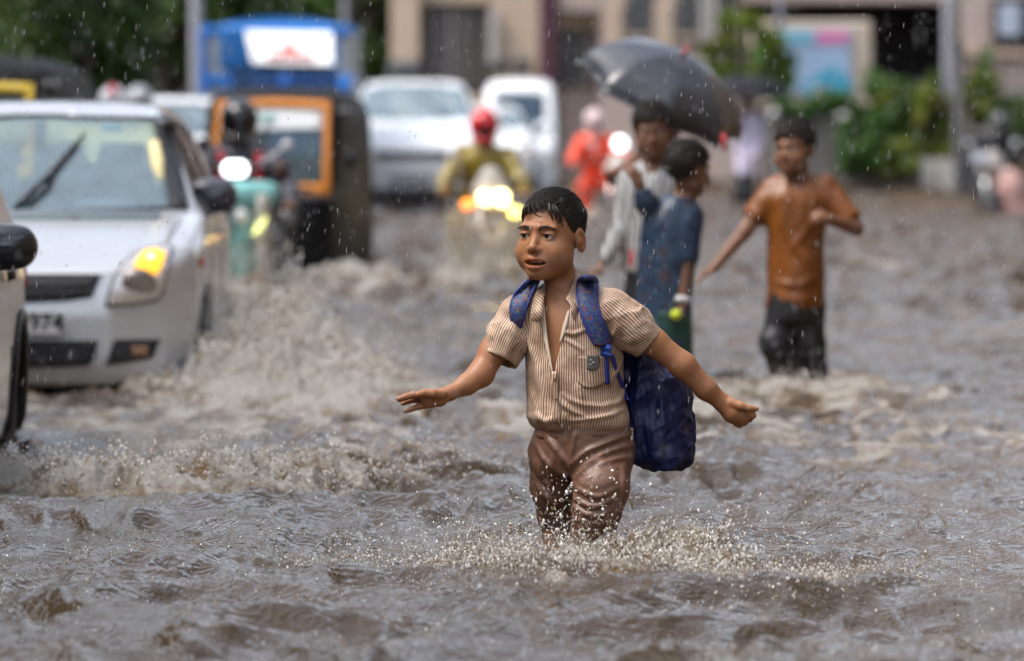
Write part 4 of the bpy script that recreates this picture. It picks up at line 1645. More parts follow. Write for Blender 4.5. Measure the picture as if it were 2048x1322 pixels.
HS.cut_side(sw2)
HS.body('body', M_SILVER, swift)
G = HS.panel(WP, (0, 4, 6, 10), .0, n=28)
MB().sheet(G, .006).build('windscreen', M_GLASS, swift, True)
rub = MB()
for e in (G[0], G[-1], G[:, 0], G[:, -1]):
    rub.tube(list(e - np.array([0, .006, 0])), .011, 6)
rub.build('windscreen_seal', M_BLACKP, swift, True)
for q in (False, True):
    for sw in (sw1, sw2):
        Gs = HS.side_panel(sw, (0, 1, 2, 3), -.004, 10, left=q)
        so = MB().sheet(Gs, .006).build('side_window', M_GLASSD, swift, True)
        t = MB()
        for e in (Gs[0], Gs[-1], Gs[:, 0], Gs[:, -1]):
            t.tube(list(e), .012, 6)
        t.build('window_trim', M_BLACKP, so, True)
for q in (1, -1):
    pl_ = [(q * (wsr[2][0] + .005), wsr[2][1] - .01), (q * (wsr[2][0] + .075), wsr[2][1] - .01), (q * (wsr[0][0] + .07), wsr[0][1] + .015), (q * (wsr[0][0] + .005), wsr[0][1] + .015)]
    MB().sheet(HS.panel(pl_, (0, 1, 2, 3), .006, n=10), .012).build('pillar_cover', M_BLACKP, swift, True)
ds = MB()
ds.box(swc + (0, 1.02, .93), (.66, .22, .06), .04)
ds.box(swc + (.36, 1.22, .99), (.16, .06, .05), .03)
ds.build('dashboard', M_DASH, swift, True)
st = MB()
st.tube([swc + np.array([.36 + .18 * math.cos(t), 1.32 - .05 * math.sin(t), 1.0 + .17 * math.sin(t)]) for t in np.linspace(0, 2 * math.pi, 25)], .014, 6)
st.tube([swc + (.36, 1.2, .98), swc + (.36, 1.32, 1.0)], .03, 8)
st.build('steering_wheel', M_BLACKP, swift, True)
for x in (-.36, .36):
    seat(swc + (x, 1.95, .78), swift)
seat(swc + (0, 2.75, .70), swift, w=.58)
# cream sun visors and pillar trim, added to carry the windscreen's yellow light
m_cream = mat('cream_trim_and_light', (0.80, 0.70, 0.36), 0.8, var=0.12, scale=14)
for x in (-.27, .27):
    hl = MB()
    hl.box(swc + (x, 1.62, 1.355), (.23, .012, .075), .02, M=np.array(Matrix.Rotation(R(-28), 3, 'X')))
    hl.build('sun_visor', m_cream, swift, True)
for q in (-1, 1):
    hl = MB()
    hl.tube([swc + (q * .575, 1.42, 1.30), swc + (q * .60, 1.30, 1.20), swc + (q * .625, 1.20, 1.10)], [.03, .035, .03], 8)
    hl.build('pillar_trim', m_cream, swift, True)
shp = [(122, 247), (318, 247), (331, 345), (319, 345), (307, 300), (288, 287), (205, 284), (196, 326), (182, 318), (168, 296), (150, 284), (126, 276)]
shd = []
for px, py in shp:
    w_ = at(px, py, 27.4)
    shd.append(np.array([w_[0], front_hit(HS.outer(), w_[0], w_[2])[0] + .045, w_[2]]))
MB().prism(shd, (0, .006, 0)).build('windscreen_light_patch', m_cream, swift)  # cream sheet added in the shape of the yellow light in the glass
sv = MB()
sv.box(swc + (.36, 1.60, 1.375), (.05, .006, .022), .006, M=np.array(Matrix.Rotation(R(-28), 3, 'X')))
sv.build('windscreen_sticker', mat('teal_sticker', (0.03, 0.35, 0.42), 0.5), swift, True)
# front: grilles, lamps, plate
P = lambda *pts, Y=26.0: [tuple(loc(x, y, Y)) for x, y in pts]
gz = P((199, 554), (184, 595), (130, 603), (58, 606), Y=25.9)
gp = gz + [(-x, z) for x, z in gz[::-1]]
MB().sheet(HS.panel(gp, (0, 1, 6, 7), .004, n=20), .012).build('grille', M_GRILLE, swift, True)
gb = MB()
for t in (.33, .62):
    xz = [(x, gz[0][1] * (1 - t) + gz[3][1] * t) for x in np.linspace(-.36, .36, 9)]
    gb.tube([np.array([swc[0] + x, float(front_hit(HS.outer(), swc[0] + x, swc[2] + z)[0]) - .012, swc[2] + z]) for x, z in xz], .008, 6)
gb.build('grille_bar', M_BLACKP, swift, True)
lz = P((195, 681), (190, 715), (176, 731), (110, 734), Y=25.9)
lp = lz + [(-x, z) for x, z in lz[::-1]]
MB().sheet(HS.panel(lp, (0, 2, 5, 7), .004, n=20), .012).build('lower_grille', M_GRILLE, swift, True)
for mir in (False, True):
    fp = P((324, 676), (309, 714), (262, 722), (218, 727), (226, 700), (235, 676), Y=26.1)
    fo = MB().sheet(HS.panel(fp, (0, 1, 3, 5), .004, n=14, mirror=mir), .012).build('fog_lamp_recess', M_GRILLE, swift, True)
    fl = P((299, 688), (299, 707), (270, 709), (268, 690), Y=26.1)
    MB().sheet(HS.panel(fl, (0, 1, 2, 3), .012, n=8, mirror=mir), .012).build('fog_lamp', mat('fog_lamp_glass', (0.35, 0.20, 0.13), 0.2, metal=.4, var=.3, scale=60), fo, True)
    hp = P((345, 493), (338, 545), (330, 586), (318, 598), (268, 606), (219, 609), (232, 560), (250, 526), (268, 506), (291, 496), (320, 489), Y=26.15)
    ho = MB().sheet(HS.panel(hp, (0, 2, 5, 9), .004, n=22, mirror=mir), .014).build('headlight', M_REFL, swift, True)
    tp_ = P((334, 506), (330, 530), (320, 548), (295, 540), (274, 531), (280, 514), (292, 501), (315, 497), Y=26.2)
    MB().sheet(HS.panel(tp_, (0, 2, 4, 6), .016, n=14, mirror=mir), .014).build('indicator_lamp', M_AMBER if not mir else M_AMBER, ho, True)
    cb_ = loc(306, 514, 26.2) * ((-1 if mir else 1), 1)
    yb = float(front_hit(HS.outer(), swc[0] + cb_[0], swc[2] + cb_[1])[0])
    MB().ball((swc[0] + cb_[0], yb - .026, swc[2] + cb_[1]), (.020, .012, .022), 12).build('indicator_bulb', M_YEL, ho, True)
    c0 = loc(281, 572, 26.1) * ((-1 if mir else 1), 1)
    yb = float(front_hit(HS.outer(), swc[0] + c0[0], swc[2] + c0[1])[0])
    MB().lathe([(.085, .012), (.083, -.008), (.070, -.016), (.04, -.022), (.002, -.024)], (swc[0] + c0[0], yb + .004, swc[2] + c0[1]), (-.25 * (-1 if mir else 1), 1, 0.25), 28).build('lamp_bowl', M_BULB, ho, True)
    ed = MB()
    Ge = HS.panel(hp, (0, 2, 5, 9), .010, n=22, mirror=mir)
    for e in (Ge[0], Ge[-1], Ge[:, 0], Ge[:, -1]):
        ed.tube(list(e), .006, 5)
    ed.build('lamp_edge', M_BLACKP, ho, True)
    rp_ = HS.panel([(.28, .30), (.66, .30), (.66, .315), (.28, .315)], (0, 1, 2, 3), .002, n=6, mirror=mir) if False else None
pp = P((125, 622), (127, 669), (-92, 676), (-92, 626), Y=25.86)
Gp = HS.panel(pp, (0, 1, 2, 3), .0, n=4)
yp = float(Gp[..., 1].min()) - .022
pc = np.mean([np.array(v) for v in pp], 0)
plate = MB().box((swc[0] + pc[0], yp, swc[2] + pc[1]), (.250, .006, .055), .008).build('number_plate', M_PLATE, swift)
pbd = MB()
for sx in (-1, 1):
    pbd.box((swc[0] + pc[0] + sx * .244, yp - .007, swc[2] + pc[1]), (.003, .0015, .049))
for sz in (-1, 1):
    pbd.box((swc[0] + pc[0], yp - .007, swc[2] + pc[1] + sz * .049), (.2405, .0015, .003))
pbd.build('plate_border', M_INK, plate)


def text_obj(s, name, size, c, m, parent, thick=.002, align='CENTER', rot=(math.pi / 2, 0, 0), sx=1.0, bold=0.0):
    cu = bpy.data.curves.new(name, 'FONT')
    cu.body = s
    cu.size = size
    cu.extrude = thick
    cu.offset = bold
    cu.align_x = align
    cu.align_y = 'CENTER'
    t = bpy.data.objects.new(name, cu)
    scene.collection.objects.link(t)
    me = bpy.data.meshes.new_from_object(t)
    bpy.data.objects.remove(t)
    me.name = name
    o = bpy.data.objects.new(name, me)
    scene.collection.objects.link(o)
    o.data.materials.append(m)
    o.parent = parent
    o.location = Vector(c) - (world_loc(parent) if parent else Vector((0, 0, 0)))
    o.rotation_euler = rot
    o.scale = (sx, 1, 1)
    return o


tx = at(92, 646, SWY)
text_obj('974', 'plate_characters', .104, (tx[0], yp - .0085, tx[2] - .001), M_INK, plate, .002, bold=.0016)
# wipers, aerial, washer jets, seams, mirrors, side lamp
wpr = MB()


def on_car(Hl, px, py, Y, off):
    p = at(px, py, Y)
    y = front_hit(Hl.outer(), p[0], p[2])[0]
    return np.array([p[0], y - off, p[2]])


pw = [on_car(HS, *q) for q in ((34, 417, 26.9, .02), (70, 378, 27.0, .05), (100, 350, 27.1, .06))]
wpr.tube(pw, [.016, .013, .010], 8)
pb2 = [on_car(HS, *q) for q in ((88, 362, 27.0, .03), (112, 335, 27.1, .03), (140, 302, 27.2, .03), (168, 266, 27.3, .03))]
wpr.tube(pb2, [.010, .015, .014, .006], 8)
wpr.tube([on_car(HS, 58, 415, 26.9, .02), on_car(HS, 98, 374, 27.0, .03), on_car(HS, 112, 340, 27.1, .03)], [.008, .008, .006], 6)
wpr.build('wiper', M_BLACKP, swift, True)
wp2 = MB()
wp2.tube([on_car(HS, -60, 417, 26.9, .02), on_car(HS, -20, 360, 27.1, .05), on_car(HS, 10, 300, 27.2, .03)][:2] + [on_car(HS, -10, 340, 27.1, .03)], [.014, .012, .010], 8)
wp2.build('wiper', M_BLACKP, swift, True)
ap = at(87, 210, 27.9)
MB().lathe([(.022, 0), (.02, .02), (.010, .035), (.003, .04)], (ap[0], 27.95, swc[2] + 1.50), (0, -.2, 1), 12).build('roof_aerial', M_BLACKP, swift, True)
for px in (148, 11):
    w_ = on_car(HS, px, 438, 26.6, .0)
    MB().box(w_ + (0, 0, .006), (.012, .016, .010), .004).build('washer_jet', M_BLACKP, swift)
sm = MB()
for mir in (1, -1):
    line = [loc(x, y, 26.3) for x, y in ((331, 500), (337, 480), (346, 458), (352, 442))]
    sm.tube([np.array([swc[0] + mir * x, float(front_hit(HS.outer(), swc[0] + mir * x, swc[2] + z)[0]) - .001, swc[2] + z]) for x, z in line], .005, 5)
ln2 = [(x, loc(0, 551, 25.95)[1] + .003 * (1 - (x / .5) ** 2)) for x in np.linspace(-.42, .42, 15)]
sm.tube([np.array([swc[0] + x, float(front_hit(HS.outer(), swc[0] + x, swc[2] + z)[0]) - .001, swc[2] + z]) for x, z in ln2], .005, 5)
sm.build('panel_gap', M_BLACKP, swift, True)
mp = at(432, 392, 27.7)
mirror((mp[0] - .02, 27.7, mp[2]), swift, .125, .085, mat('wet_dark_mirror', (0.03, 0.03, 0.045), .18, coat=.6, var=.2), (-.14, .05, -.07))
mirror((2 * swc[0] - mp[0] + .02, 27.7, mp[2]), swift, .125, .085, MATS['wet_dark_mirror'], (.14, .05, -.07))
for q in (False, True):
    Gs = HS.side_panel([(.50, .735), (.56, .735), (.56, .775), (.50, .775)], (0, 1, 2, 3), .006, 5, left=q)
    MB().sheet(Gs, .012).build('side_repeater', M_ORANGE_L, swift, True)
    for yy in (1.12, 2.06):
        dg = MB()
        zz = np.linspace(.35, 1.0, 12)
        xx = side_hit(HS.outer(), np.full(12, swc[1] + yy), swc[2] + zz, not q)
        dg.tube([np.array([x, swc[1] + yy, swc[2] + z]) for x, z in zip(xx, zz)], .005, 5)
        dg.build('door_gap', M_BLACKP, swift, True)
    Gh = HS.side_panel([(1.82, .86), (2.0, .86), (2.0, .89), (1.82, .89)], (0, 1, 2, 3), .02, 5, left=q)
    MB().sheet(Gh, .03).build('door_handle', M_SILVER, swift, True)
for sx in (-1, 1):
    for wy in (.78, 3.15):
        wheel(swc + (sx * .755, wy, .29), .29, .185, swift)

# ------------------------------------------------------------------ grey car cut by the left edge of the picture
nrc = np.array([-2.645, 17.35, -.24])
near = empty('saloon_car', nrc, 'wet grey car with a black door mirror, cut off by the left edge', 'car', 'cars in the flood')
HN = car(near, nrc, 1.74, 4.35, 1.56, M_GREYCAR, cowl_y=1.05, cowl_z=1.04, nose_z=.76, wheels=(.86, 3.52), r=.33, h=.018, k=.07, bumper_z=.22, suv=.02)
HN.hollow(.05, .55)
WN = [(.70, 1.08), (0, 1.06), (-.70, 1.08), (-.55, 1.44), (0, 1.46), (.55, 1.44)]
HN.cut_front(WN, .6, 2.3)
n1 = [(1.35, 1.08), (2.25, 1.08), (2.25, 1.44), (1.82, 1.42)]
n2 = [(2.35, 1.08), (3.4, 1.12), (3.2, 1.40), (2.35, 1.44)]
HN.cut_side(n1)
HN.cut_side(n2)
HN.body('body', M_GREYCAR, near)
MB().sheet(HN.panel(WN, (0, 2, 3, 5), .0, n=20), .006).build('windscreen', M_GLASS, near, True)
for q in (False, True):
    for sw in (n1, n2):
        MB().sheet(HN.side_panel(sw, (0, 1, 2, 3), -.004, 10, left=q), .006).build('side_window', M_GLASSD, near, True)
    for yy in (1.2, 2.30, 3.06):
        dg = MB()
        zz = np.linspace(.32, 1.05 if yy < 3 else .62, 14)
        xx = side_hit(HN.outer(), np.full(14, nrc[1] + yy), nrc[2] + zz, not q)
        dg.tube([np.array([x, nrc[1] + yy, nrc[2] + z]) for x, z in zip(xx, zz)], .006, 5)
        dg.build('door_gap', M_BLACKP, near, True)
    for yy, nm in ((2.05, 0), (2.86, 1)):
        Gh = HN.side_panel([(yy, .86), (yy + .2, .86), (yy + .2, .895), (yy, .895)], (0, 1, 2, 3), .028, 6, left=q)
        MB().sheet(Gh, .03).build('door_handle', M_GLOSSBLACK, near, True)
    for wy in (.86, 3.52):
        cl = MB()
        a = np.linspace(-.15, math.pi + .15, 25)
        rows = []
        for t in a:
            row = []
            for rr, of in ((.372, -.05), (.376, .006), (.392, .010), (.405, .006)):
                y_, z_ = nrc[1] + wy + rr * math.cos(t), nrc[2] + .33 + rr * math.sin(t)
                x_ = side_hit(HN.outer(), nrc[1] + wy + .42 * math.cos(t), nrc[2] + max(.26, .33 + .42 * math.sin(t)), not q)[0]
                row.append((x_ + (of if not q else -of), y_, z_))
            rows.append(row)
        rows = np.array(rows)
        rows[..., 0] = fillnan(rows[..., 0])
        cl.sheet(rows, .008)
        cl.build('arch_cladding', M_BLACKP, near, True)
mp = at(27, 494, 19.0)
mirror((mp[0] - .045, 19.0, mp[2]), near, .125, .078, M_GLOSSBLACK, (-.20, .06, -.07))
mirror((2 * nrc[0] - mp[0] + .045, 19.0, mp[2]), near, .125, .078, M_GLOSSBLACK, (.20, .06, -.07))
for mir in (False, True):
    MB().sheet(HN.panel([(.45, .72), (.80, .74), (.80, .86), (.50, .80)], (0, 1, 2, 3), .004, n=10, mirror=mir), .012).build('headlight', M_REFL, near, True)
MB().sheet(HN.panel([(-.38, .60), (.38, .60), (.42, .72), (-.42, .72)], (0, 1, 2, 3), .004, n=10), .012).build('grille', M_GRILLE, near, True)
MB().sheet(HN.panel([(-.55, .30), (.55, .30), (.5, .44), (-.5, .44)], (0, 1, 2, 3), .004, n=10), .012).build('lower_grille', M_GRILLE, near, True)
for q in (False, True):
    Gt = HN.side_panel([(4.0, .80), (4.28, .80), (4.22, 1.0), (4.0, .96)], (0, 1, 2, 3), .004, 6, left=q)
    MB().sheet(Gt, .012).build('tail_lamp', mat('red_lens', (0.4, 0.02, 0.015), .2, var=.1), near, True)
for x in (-.36, .36):
    seat(nrc + (x, 2.0, .80), near)
for sx in (-1, 1):
    for wy in (.86, 3.52):
        wheel(nrc + (sx * .70, wy, .33), .325, .20, near)


# ------------------------------------------------------------------ white cars in the queue
def white_car(name, label, c, W, L, H, detail=True, suv=.12, paint=None, lamps=True):
    root = empty(name, c, label, 'car', 'cars in the flood')
    c = np.asarray(c, float)
    Hl = car(root, c, W, L, H, paint or M_WHITE, cowl_y=1.15, cowl_z=1.02 + suv, nose_z=.78 + suv * .6, wheels=(.9, 3.5), r=.34, h=.035, k=.10, bumper_z=.24, suv=suv)
    Hl.hollow(.08, .6)
    hw = W / 2
    z0, z1 = 1.06 + suv, H - .12
    WSP = [(hw * .80, z0 + .03), (0, z0), (-hw * .80, z0 + .03), (-hw * .64, z1), (0, z1 + .02), (hw * .64, z1)]
    Hl.cut_front(WSP, .6, 2.5)
    Hl.cut_front([(-.5, z0 + .05), (.5, z0 + .05), (.45, z1), (-.45, z1)], L - 1.2, L + .1)
    s1 = [(1.5, z0 + .02), (2.4, z0 + .02), (2.4, z1), (2.0, z1)]
    s2 = [(2.5, z0 + .02), (3.6, z0 + .05), (3.4, z1), (2.5, z1)]
    Hl.cut_side(s1)
    Hl.cut_side(s2)
    Hl.body('body', paint or M_WHITE, root)
    MB().sheet(Hl.panel(WSP, (0, 2, 3, 5), .0, n=18), .008).build('windscreen', M_GLASS, root, True)
    for q in (False, True):
        for sw in (s1, s2):
            MB().sheet(Hl.side_panel(sw, (0, 1, 2, 3), -.006, 8, left=q), .008).build('side_window', M_GLASSD, root, True)
    nz = .78 + suv * .6
    for mir in (False, True):
        MB().sheet(Hl.panel([(hw * .50, nz - .12), (hw * .88, nz - .06), (hw * .90, nz + .10), (hw * .56, nz + .02)], (0, 1, 2, 3), .006, n=10, mirror=mir), .02).build('headlight', M_REFL, root, True)
        MB().sheet(Hl.panel([(hw * .58, .38), (hw * .80, .38), (hw * .80, .48), (hw * .58, .48)], (0, 1, 2, 3), .006, n=6, mirror=mir), .02).build('fog_lamp', M_GRILLE, root, True)
    MB().sheet(Hl.panel([(-hw * .46, nz - .10), (hw * .46, nz - .10), (hw * .50, nz + .0), (-hw * .50, nz + .0)], (0, 1, 2, 3), .006, n=10), .02).build('grille', M_GRILLE, root, True)
    MB().sheet(Hl.panel([(-hw * .62, .30), (hw * .62, .30), (hw * .58, .46), (-hw * .58, .46)], (0, 1, 2, 3), .006, n=10), .02).build('lower_grille', M_GRILLE, root, True)
    y0 = float(front_hit(Hl.outer(), c[0], c[2] + .56)[0])
    MB().box((c[0], y0 - .015, c[2] + .56), (.25, .008, .06), .01).build('number_plate', mat('grey_plate', (.3, .3, .32), .5), root)
    cr = MB()
    cr.tube([(c[0] + x, float(front_hit(Hl.outer(), c[0] + x, c[2] + nz + .005)[0]) - .008, c[2] + nz + .005) for x in np.linspace(-hw * .5, hw * .5, 9)], .012, 6)
    cr.build('grille_strip', M_CHROME, root, True)
    for sx in (-1, 1):
        mirror(c + (sx * (hw + .10), 1.62, z0 + .05), root, .11, .08, paint or M_WHITE, (-sx * .14, .04, -.06))
        for wy in (.9, 3.5):
            wheel(c + (sx * (hw - .11), wy, .34), .34, .2, root)
    for x in (-.38, .38):
        seat(c + (x, 2.15, .88), root)
    wp = MB()
    p0 = [c[0] + .45, 0, c[2] + z0 + .03]
    q0 = [c[0] + .05, 0, c[2] + z0 + .30]
    pts = [np.array(p0) * (1 - t) + np.array(q0) * t for t in np.linspace(0, 1, 5)]
    for p_ in pts:
        p_[1] = front_hit(Hl.outer(), p_[0], p_[2])[0] - .02
    wp.tube(pts, .014, 6)
    wp.build('wiper', M_BLACKP, root, True)
    return root


def ctr(px, py, Y, z):
    p = at(px, py, Y)
    return (p[0], Y, z)


white_car('suv_car', 'white car facing the camera with a dark lower grille, left of the red helmet', ctr(824, 400, 68, -.06), 1.80, 4.3, 1.80, suv=.22)
white_car('suv_car', 'white car showing only one side beside the orange-framed three-wheeler', ctr(606, 400, 69, 0), 1.78, 4.4, 1.72)
white_car('saloon_car', 'pale car between the red helmet and the rounded white van', ctr(965, 380, 88, 0), 1.70, 4.2, 1.50, suv=.02)
white_car('saloon_car', 'white car roof showing behind the silver hatchback beside two helmets', ctr(300, 380, 52, 0), 1.68, 4.2, 1.46, suv=.0)
# ------------------------------------------------------------------ three-wheelers
M_CANVAS = mat('wet_black_canvas', (0.007, 0.007, 0.008), 0.6, var=0.5, scale=9, bump=0.4, bscale=16, spec=.16)
M_ORANGEP = mat('orange_paint', (0.66, 0.22, 0.010), 0.35, var=0.12, scale=6, coat=.4)
M_YELP = mat('yellow_paint', (0.70, 0.48, 0.02), 0.35, var=0.10, scale=6, coat=.4)
M_AUTOGLASS = glass_mat('auto_windscreen', (.10, .14, .15), .40)
M_SUNSTRIP = mat('white_sun_strip', (0.72, 0.74, 0.76), 0.4, var=0.05)
M_TEAL = mat('teal_lettering', (0.10, 0.55, 0.50), 0.4, var=0.05)


def three_wheeler(c, label, trim, drop=0.0, strip=True, flaps=True):
    root = empty('three_wheeler', c, label, 'three-wheeler', 'three-wheeled taxis in the flood')
    c = np.asarray(c, float)
    side = [(.30, .22), (.10, .42), (.12, .80), (.22, .98), (.42, 1.40), (.52, 1.62), (.75, 1.70), (1.5, 1.73), (2.2, 1.68), (2.45, 1.55), (2.58, 1.0), (2.60, .45), (2.4, .22)]
    plan = [(0, .08), (.34, .12), (.50, .26), (.58, .60), (.64, 1.1), (.66, 2.3), (.58, 2.58), (0, 2.62)]
    front = [(0, .18), (.52, .18), (.62, .34), (.64, .75), (.62, .98), (.60, 1.45), (.55, 1.62), (.40, 1.72), (0, 1.76)]
    H = Hull(c, side, plan, front, .024, .08)
    H.hollow(.05, .40)
    wsp = [(.435, 1.00), (0, .99), (-.435, 1.00), (-.415, 1.54 - drop), (0, 1.56 - drop), (.415, 1.54 - drop)]
    H.cut_front(wsp, .0, 1.0)
    if not flaps:
      H.cut_side([(.72, .62), (1.45, .62), (1.45, 1.50), (.80, 1.50)], .3)
      H.cut_side([(1.60, .85), (2.2, .85), (2.2, 1.48), (1.60, 1.50)], .3)
    H.cut_front([(-.3, 1.1), (.3, 1.1), (.3, 1.4), (-.3, 1.4)], 2.3, 2.8)
    H.body('body', M_CANVAS, root)
    Gw = H.panel(wsp, (0, 2, 3, 5), -.012, n=18)
    MB().sheet(Gw, .008).build('windscreen', M_AUTOGLASS, root, True)
    fo = [(.495, .915), (0, .905), (-.495, .915), (-.465, 1.60 - drop), (0, 1.62 - drop), (.465, 1.60 - drop)]
    Go = H.panel(fo, (0, 2, 3, 5), .008, n=18)
    Gi = H.panel(wsp, (0, 2, 3, 5), .008, n=18)
    fr = MB()
    for a, b in ((Go[0], Gi[0]), (Go[-1], Gi[-1]), (Go[:, 0], Gi[:, 0]), (Go[:, -1], Gi[:, -1])):
        fr.sheet(np.stack([a, .5 * (a + b), b]), .022)
    f_ = fr.build('windscreen_frame', trim, root, True)
    # dark vent in the lower bar of the frame
    vb = H.panel([(.36, .945), (.12, .945), (.12, .975), (.36, .975)], (0, 1, 2, 3), .024, n=5)
    MB().sheet(vb, .01).build('frame_vent', M_BLACKP, f_, True)
    if strip:
        Gs = H.panel([(.41, 1.40), (0, 1.39), (-.41, 1.40), (-.405, 1.53), (0, 1.54), (.405, 1.53)], (0, 2, 3, 5), .002, n=14)
        ss = MB().sheet(Gs, .006).build('sun_strip', M_SUNSTRIP, root, True)
        # blurred teal lettering on the strip: short upright strokes
        le = MB()
        for i, x in enumerate(np.linspace(-.22, .02, 9)):
            y = float(front_hit(H.outer(), c[0] + x, c[2] + 1.465)[0])
            le.box((c[0] + x, y - .010, c[2] + 1.465), (.010 + .003 * (i % 2), .003, .030), .002)
            if i % 2 == 0:
                le.box((c[0] + x + .015, y - .010, c[2] + 1.465 + .024 * (1 if i % 4 else -1)), (.0135, .003, .006), .001)
        le.build('strip_lettering', M_TEAL, ss)
    # front: bar under the glass, lamp, badge, mudguard, wheel, side lamps, mirrors, wiper
    bar = MB()
    bar.tube([(c[0] + x, float(front_hit(H.outer(), c[0] + x, c[2] + .90)[0]) - .012, c[2] + .90) for x in np.linspace(-.5, .5, 9)], .022, 8)
    bar.build('front_bar', mat('wet_grey_plastic', (.06, .06, .07), .3), root, True)
    y0 = float(front_hit(H.outer(), c[0] + .16, c[2] + .74)[0])
    MB().lathe([(.085, .03), (.085, -.02), (.07, -.045), (.03, -.055), (.002, -.056)], (c[0] + .16, y0, c[2] + .74), (0, 1, 0), 22).build('headlamp', mat('dull_headlamp', (.14, .14, .14), .2, metal=.3), root, True)
    y0 = float(front_hit(H.outer(), c[0] + .19, c[2] + .43)[0]) - .012
    MB().prism([(c[0] + .19, y0, c[2] + .49), (c[0] + .235, y0, c[2] + .43), (c[0] + .19, y0, c[2] + .37), (c[0] + .145, y0, c[2] + .43)], (0, .02, 0)).build('front_badge', mat('pale_badge', (.42, .42, .46), .3), root)
    mg = MB()
    mg.sheet([[c + np.array([x, .22 - .30 * math.cos(t), .26 + .27 * math.sin(t)]) for x in (-.11, -.09, 0, .09, .11)] for t in np.linspace(-.2, 1.8, 12)], .012)
    mg.build('mudguard', M_CANVAS, root, True)
    wheel(c + (0, .24, .22), .22, .10, root, spokes=5)
    for sx in (-1, 1):
        wheel(c + (sx * .56, 2.05, .22), .22, .11, root, spokes=5)
        sl = MB()
        for dx in (0, .055):
            sl.ball(c + (sx * (.545 + dx * .8), .50 + dx * 2, 1.535), (.020, .016, .02), 10)
        sl.build('side_lamp', mat('grey_lens', (.35, .35, .38), .15), root, True)
        mm = MB().tube([c + (sx * .50, .33, 1.02), c + (sx * .62, .24, 1.12)], .008, 6).box(c + (sx * .66, .24, 1.18), (.045, .012, .06), .01).build('wing_mirror', M_BLACKP, root, True)
    wi = MB()
    pts = [np.array([c[0] + x, 0, c[2] + z]) for x, z in ((-.02, 1.50), (-.06, 1.36), (-.10, 1.22))]
    for p_ in pts:
        p_[1] = front_hit(H.outer(), p_[0], p_[2])[0] - .016
    wi.tube(pts, .008, 6).build('wiper', M_BLACKP, root, True)
    be = MB()
    be.box(c + (0, 2.0, .62), (.48, .22, .06), .04).box(c + (0, 2.26, .92), (.48, .06, .28), .04)
    be.build('passenger_bench', mat('dark_vinyl', (.03, .025, .03), .4), root, True)
    hb = MB().tube([c + (-.30, .58, .98), c + (0, .48, 1.0), c + (.30, .58, .98)], .014, 8).build('handlebar', M_BLACKP, root, True)
    sb = MB().box(c + (0, 1.05, .55), (.2, .16, .05), .03).box(c + (0, 1.22, .78), (.2, .03, .14), .03).build('driver_seat', MATS['dark_vinyl'], root, True)
    return root


auto = three_wheeler(ctr(532, 500, 41.2, -.26), 'black three-wheeled taxi with an orange windscreen frame, behind the turquoise scooter', M_ORANGEP)
auto.rotation_euler = (0, 0, R(-4))
auto.scale = (.90, 1, 1)
a2 = three_wheeler(ctr(-100, 500, 36.0, -.10), 'black three-wheeled taxi with a yellow windscreen frame behind the silver hatchback', M_YELP, .07, False)
a2.rotation_euler = (0, 0, R(-4))

# ------------------------------------------------------------------ blue goods truck with a white hoarding over the cab
M_BLUE = mat('blue_paint', (0.012, 0.19, 0.60), 0.35, var=0.12, scale=4, coat=.4)
M_TRUCKBODY = mat('grey_truck_body', (0.34, 0.35, 0.33), 0.6, var=0.15, scale=3)
tc_ = np.array(ctr(575, 300, 64, -.3))
truck = empty('goods_truck', tc_, 'blue goods truck with a white hoarding over its cab, under the trees', 'truck')
tb = MB()
tb.box(tc_ + (-.02, .9, 1.02), (.66, .85, .84), .12)
tb.build('cab', M_BLUE, truck)
x0, x1 = at(450, 100, 64)[0], at(668, 100, 64)[0]
cx = (x0 + x1) / 2
zt, zb = at(0, 62, 64)[2], at(0, 130, 64)[2]
hd = MB()
hd.box((cx, 64.0, (zt + zb) / 2), ((x1 - x0) / 2 + .06, .10, (zt - zb) / 2 + .08), .05)
# arched blue cap of the hoarding
arc = [(cx + (x1 - x0) * .56 * math.cos(t), 63.96, zt + .02 + .13 * math.sin(t)) for t in np.linspace(0, math.pi, 17)]
hd.prism(arc[::-1], (0, .20, 0))
ho = hd.build('hoarding_frame', M_BLUE, truck)
wx0, wx1 = at(500, 0, 64)[0], at(668, 0, 64)[0]
hp = MB().prism([(wx0 + .05, 63.52, zb + .02), (wx1, 63.52, zb), (wx1 - .02, 63.86, zt - .02), (wx0 - .05, 63.86, zt)], (0, .03, 0)).build('hoarding_panel', mat('white_hoarding', (.93, .95, .97), .3, var=.03), truck)
le = MB()
zl = at(0, 117, 64)[2]
for i, px in enumerate((540, 553, 563, 577, 588, 601, 611, 622)):
    p = at(px, 117, 63.56)
    le.box((p[0], 63.555, zl), (.022, .008, .055), .004)
    le.box((p[0] + .025, 63.58, zl + .04), (.03, .006, .012), .003)
p = at(580, 93, 63.86)
le.prism([(p[0] - .13, 63.635, p[2] - .07), (p[0] + .13, 63.635, p[2] - .07), (p[0] + .05, 63.70, p[2] + .03), (p[0], 63.74, p[2] + .08), (p[0] - .05, 63.70, p[2] + .03)], (0, .02, 0))
le.build('hoarding_lettering', mat('faded_red_lettering', (.68, .20, .17), .5), hp)
tw = MB()
tw.box((tc_[0] - .36, 63.98, at(0, 160, 64)[2]), (.28, .06, .10), .02).box((tc_[0] + .30, 63.98, at(0, 160, 64)[2]), (.28, .06, .10), .02)
tw.build('windscreen', M_AUTOGLASS, truck)
tb2 = MB()
tb2.box(tc_ + (-.17, 2.9, 1.66), (.86, 1.9, .90), .05)
bxo = tb2.build('cargo_body', M_TRUCKBODY, truck)
st_b = MB()
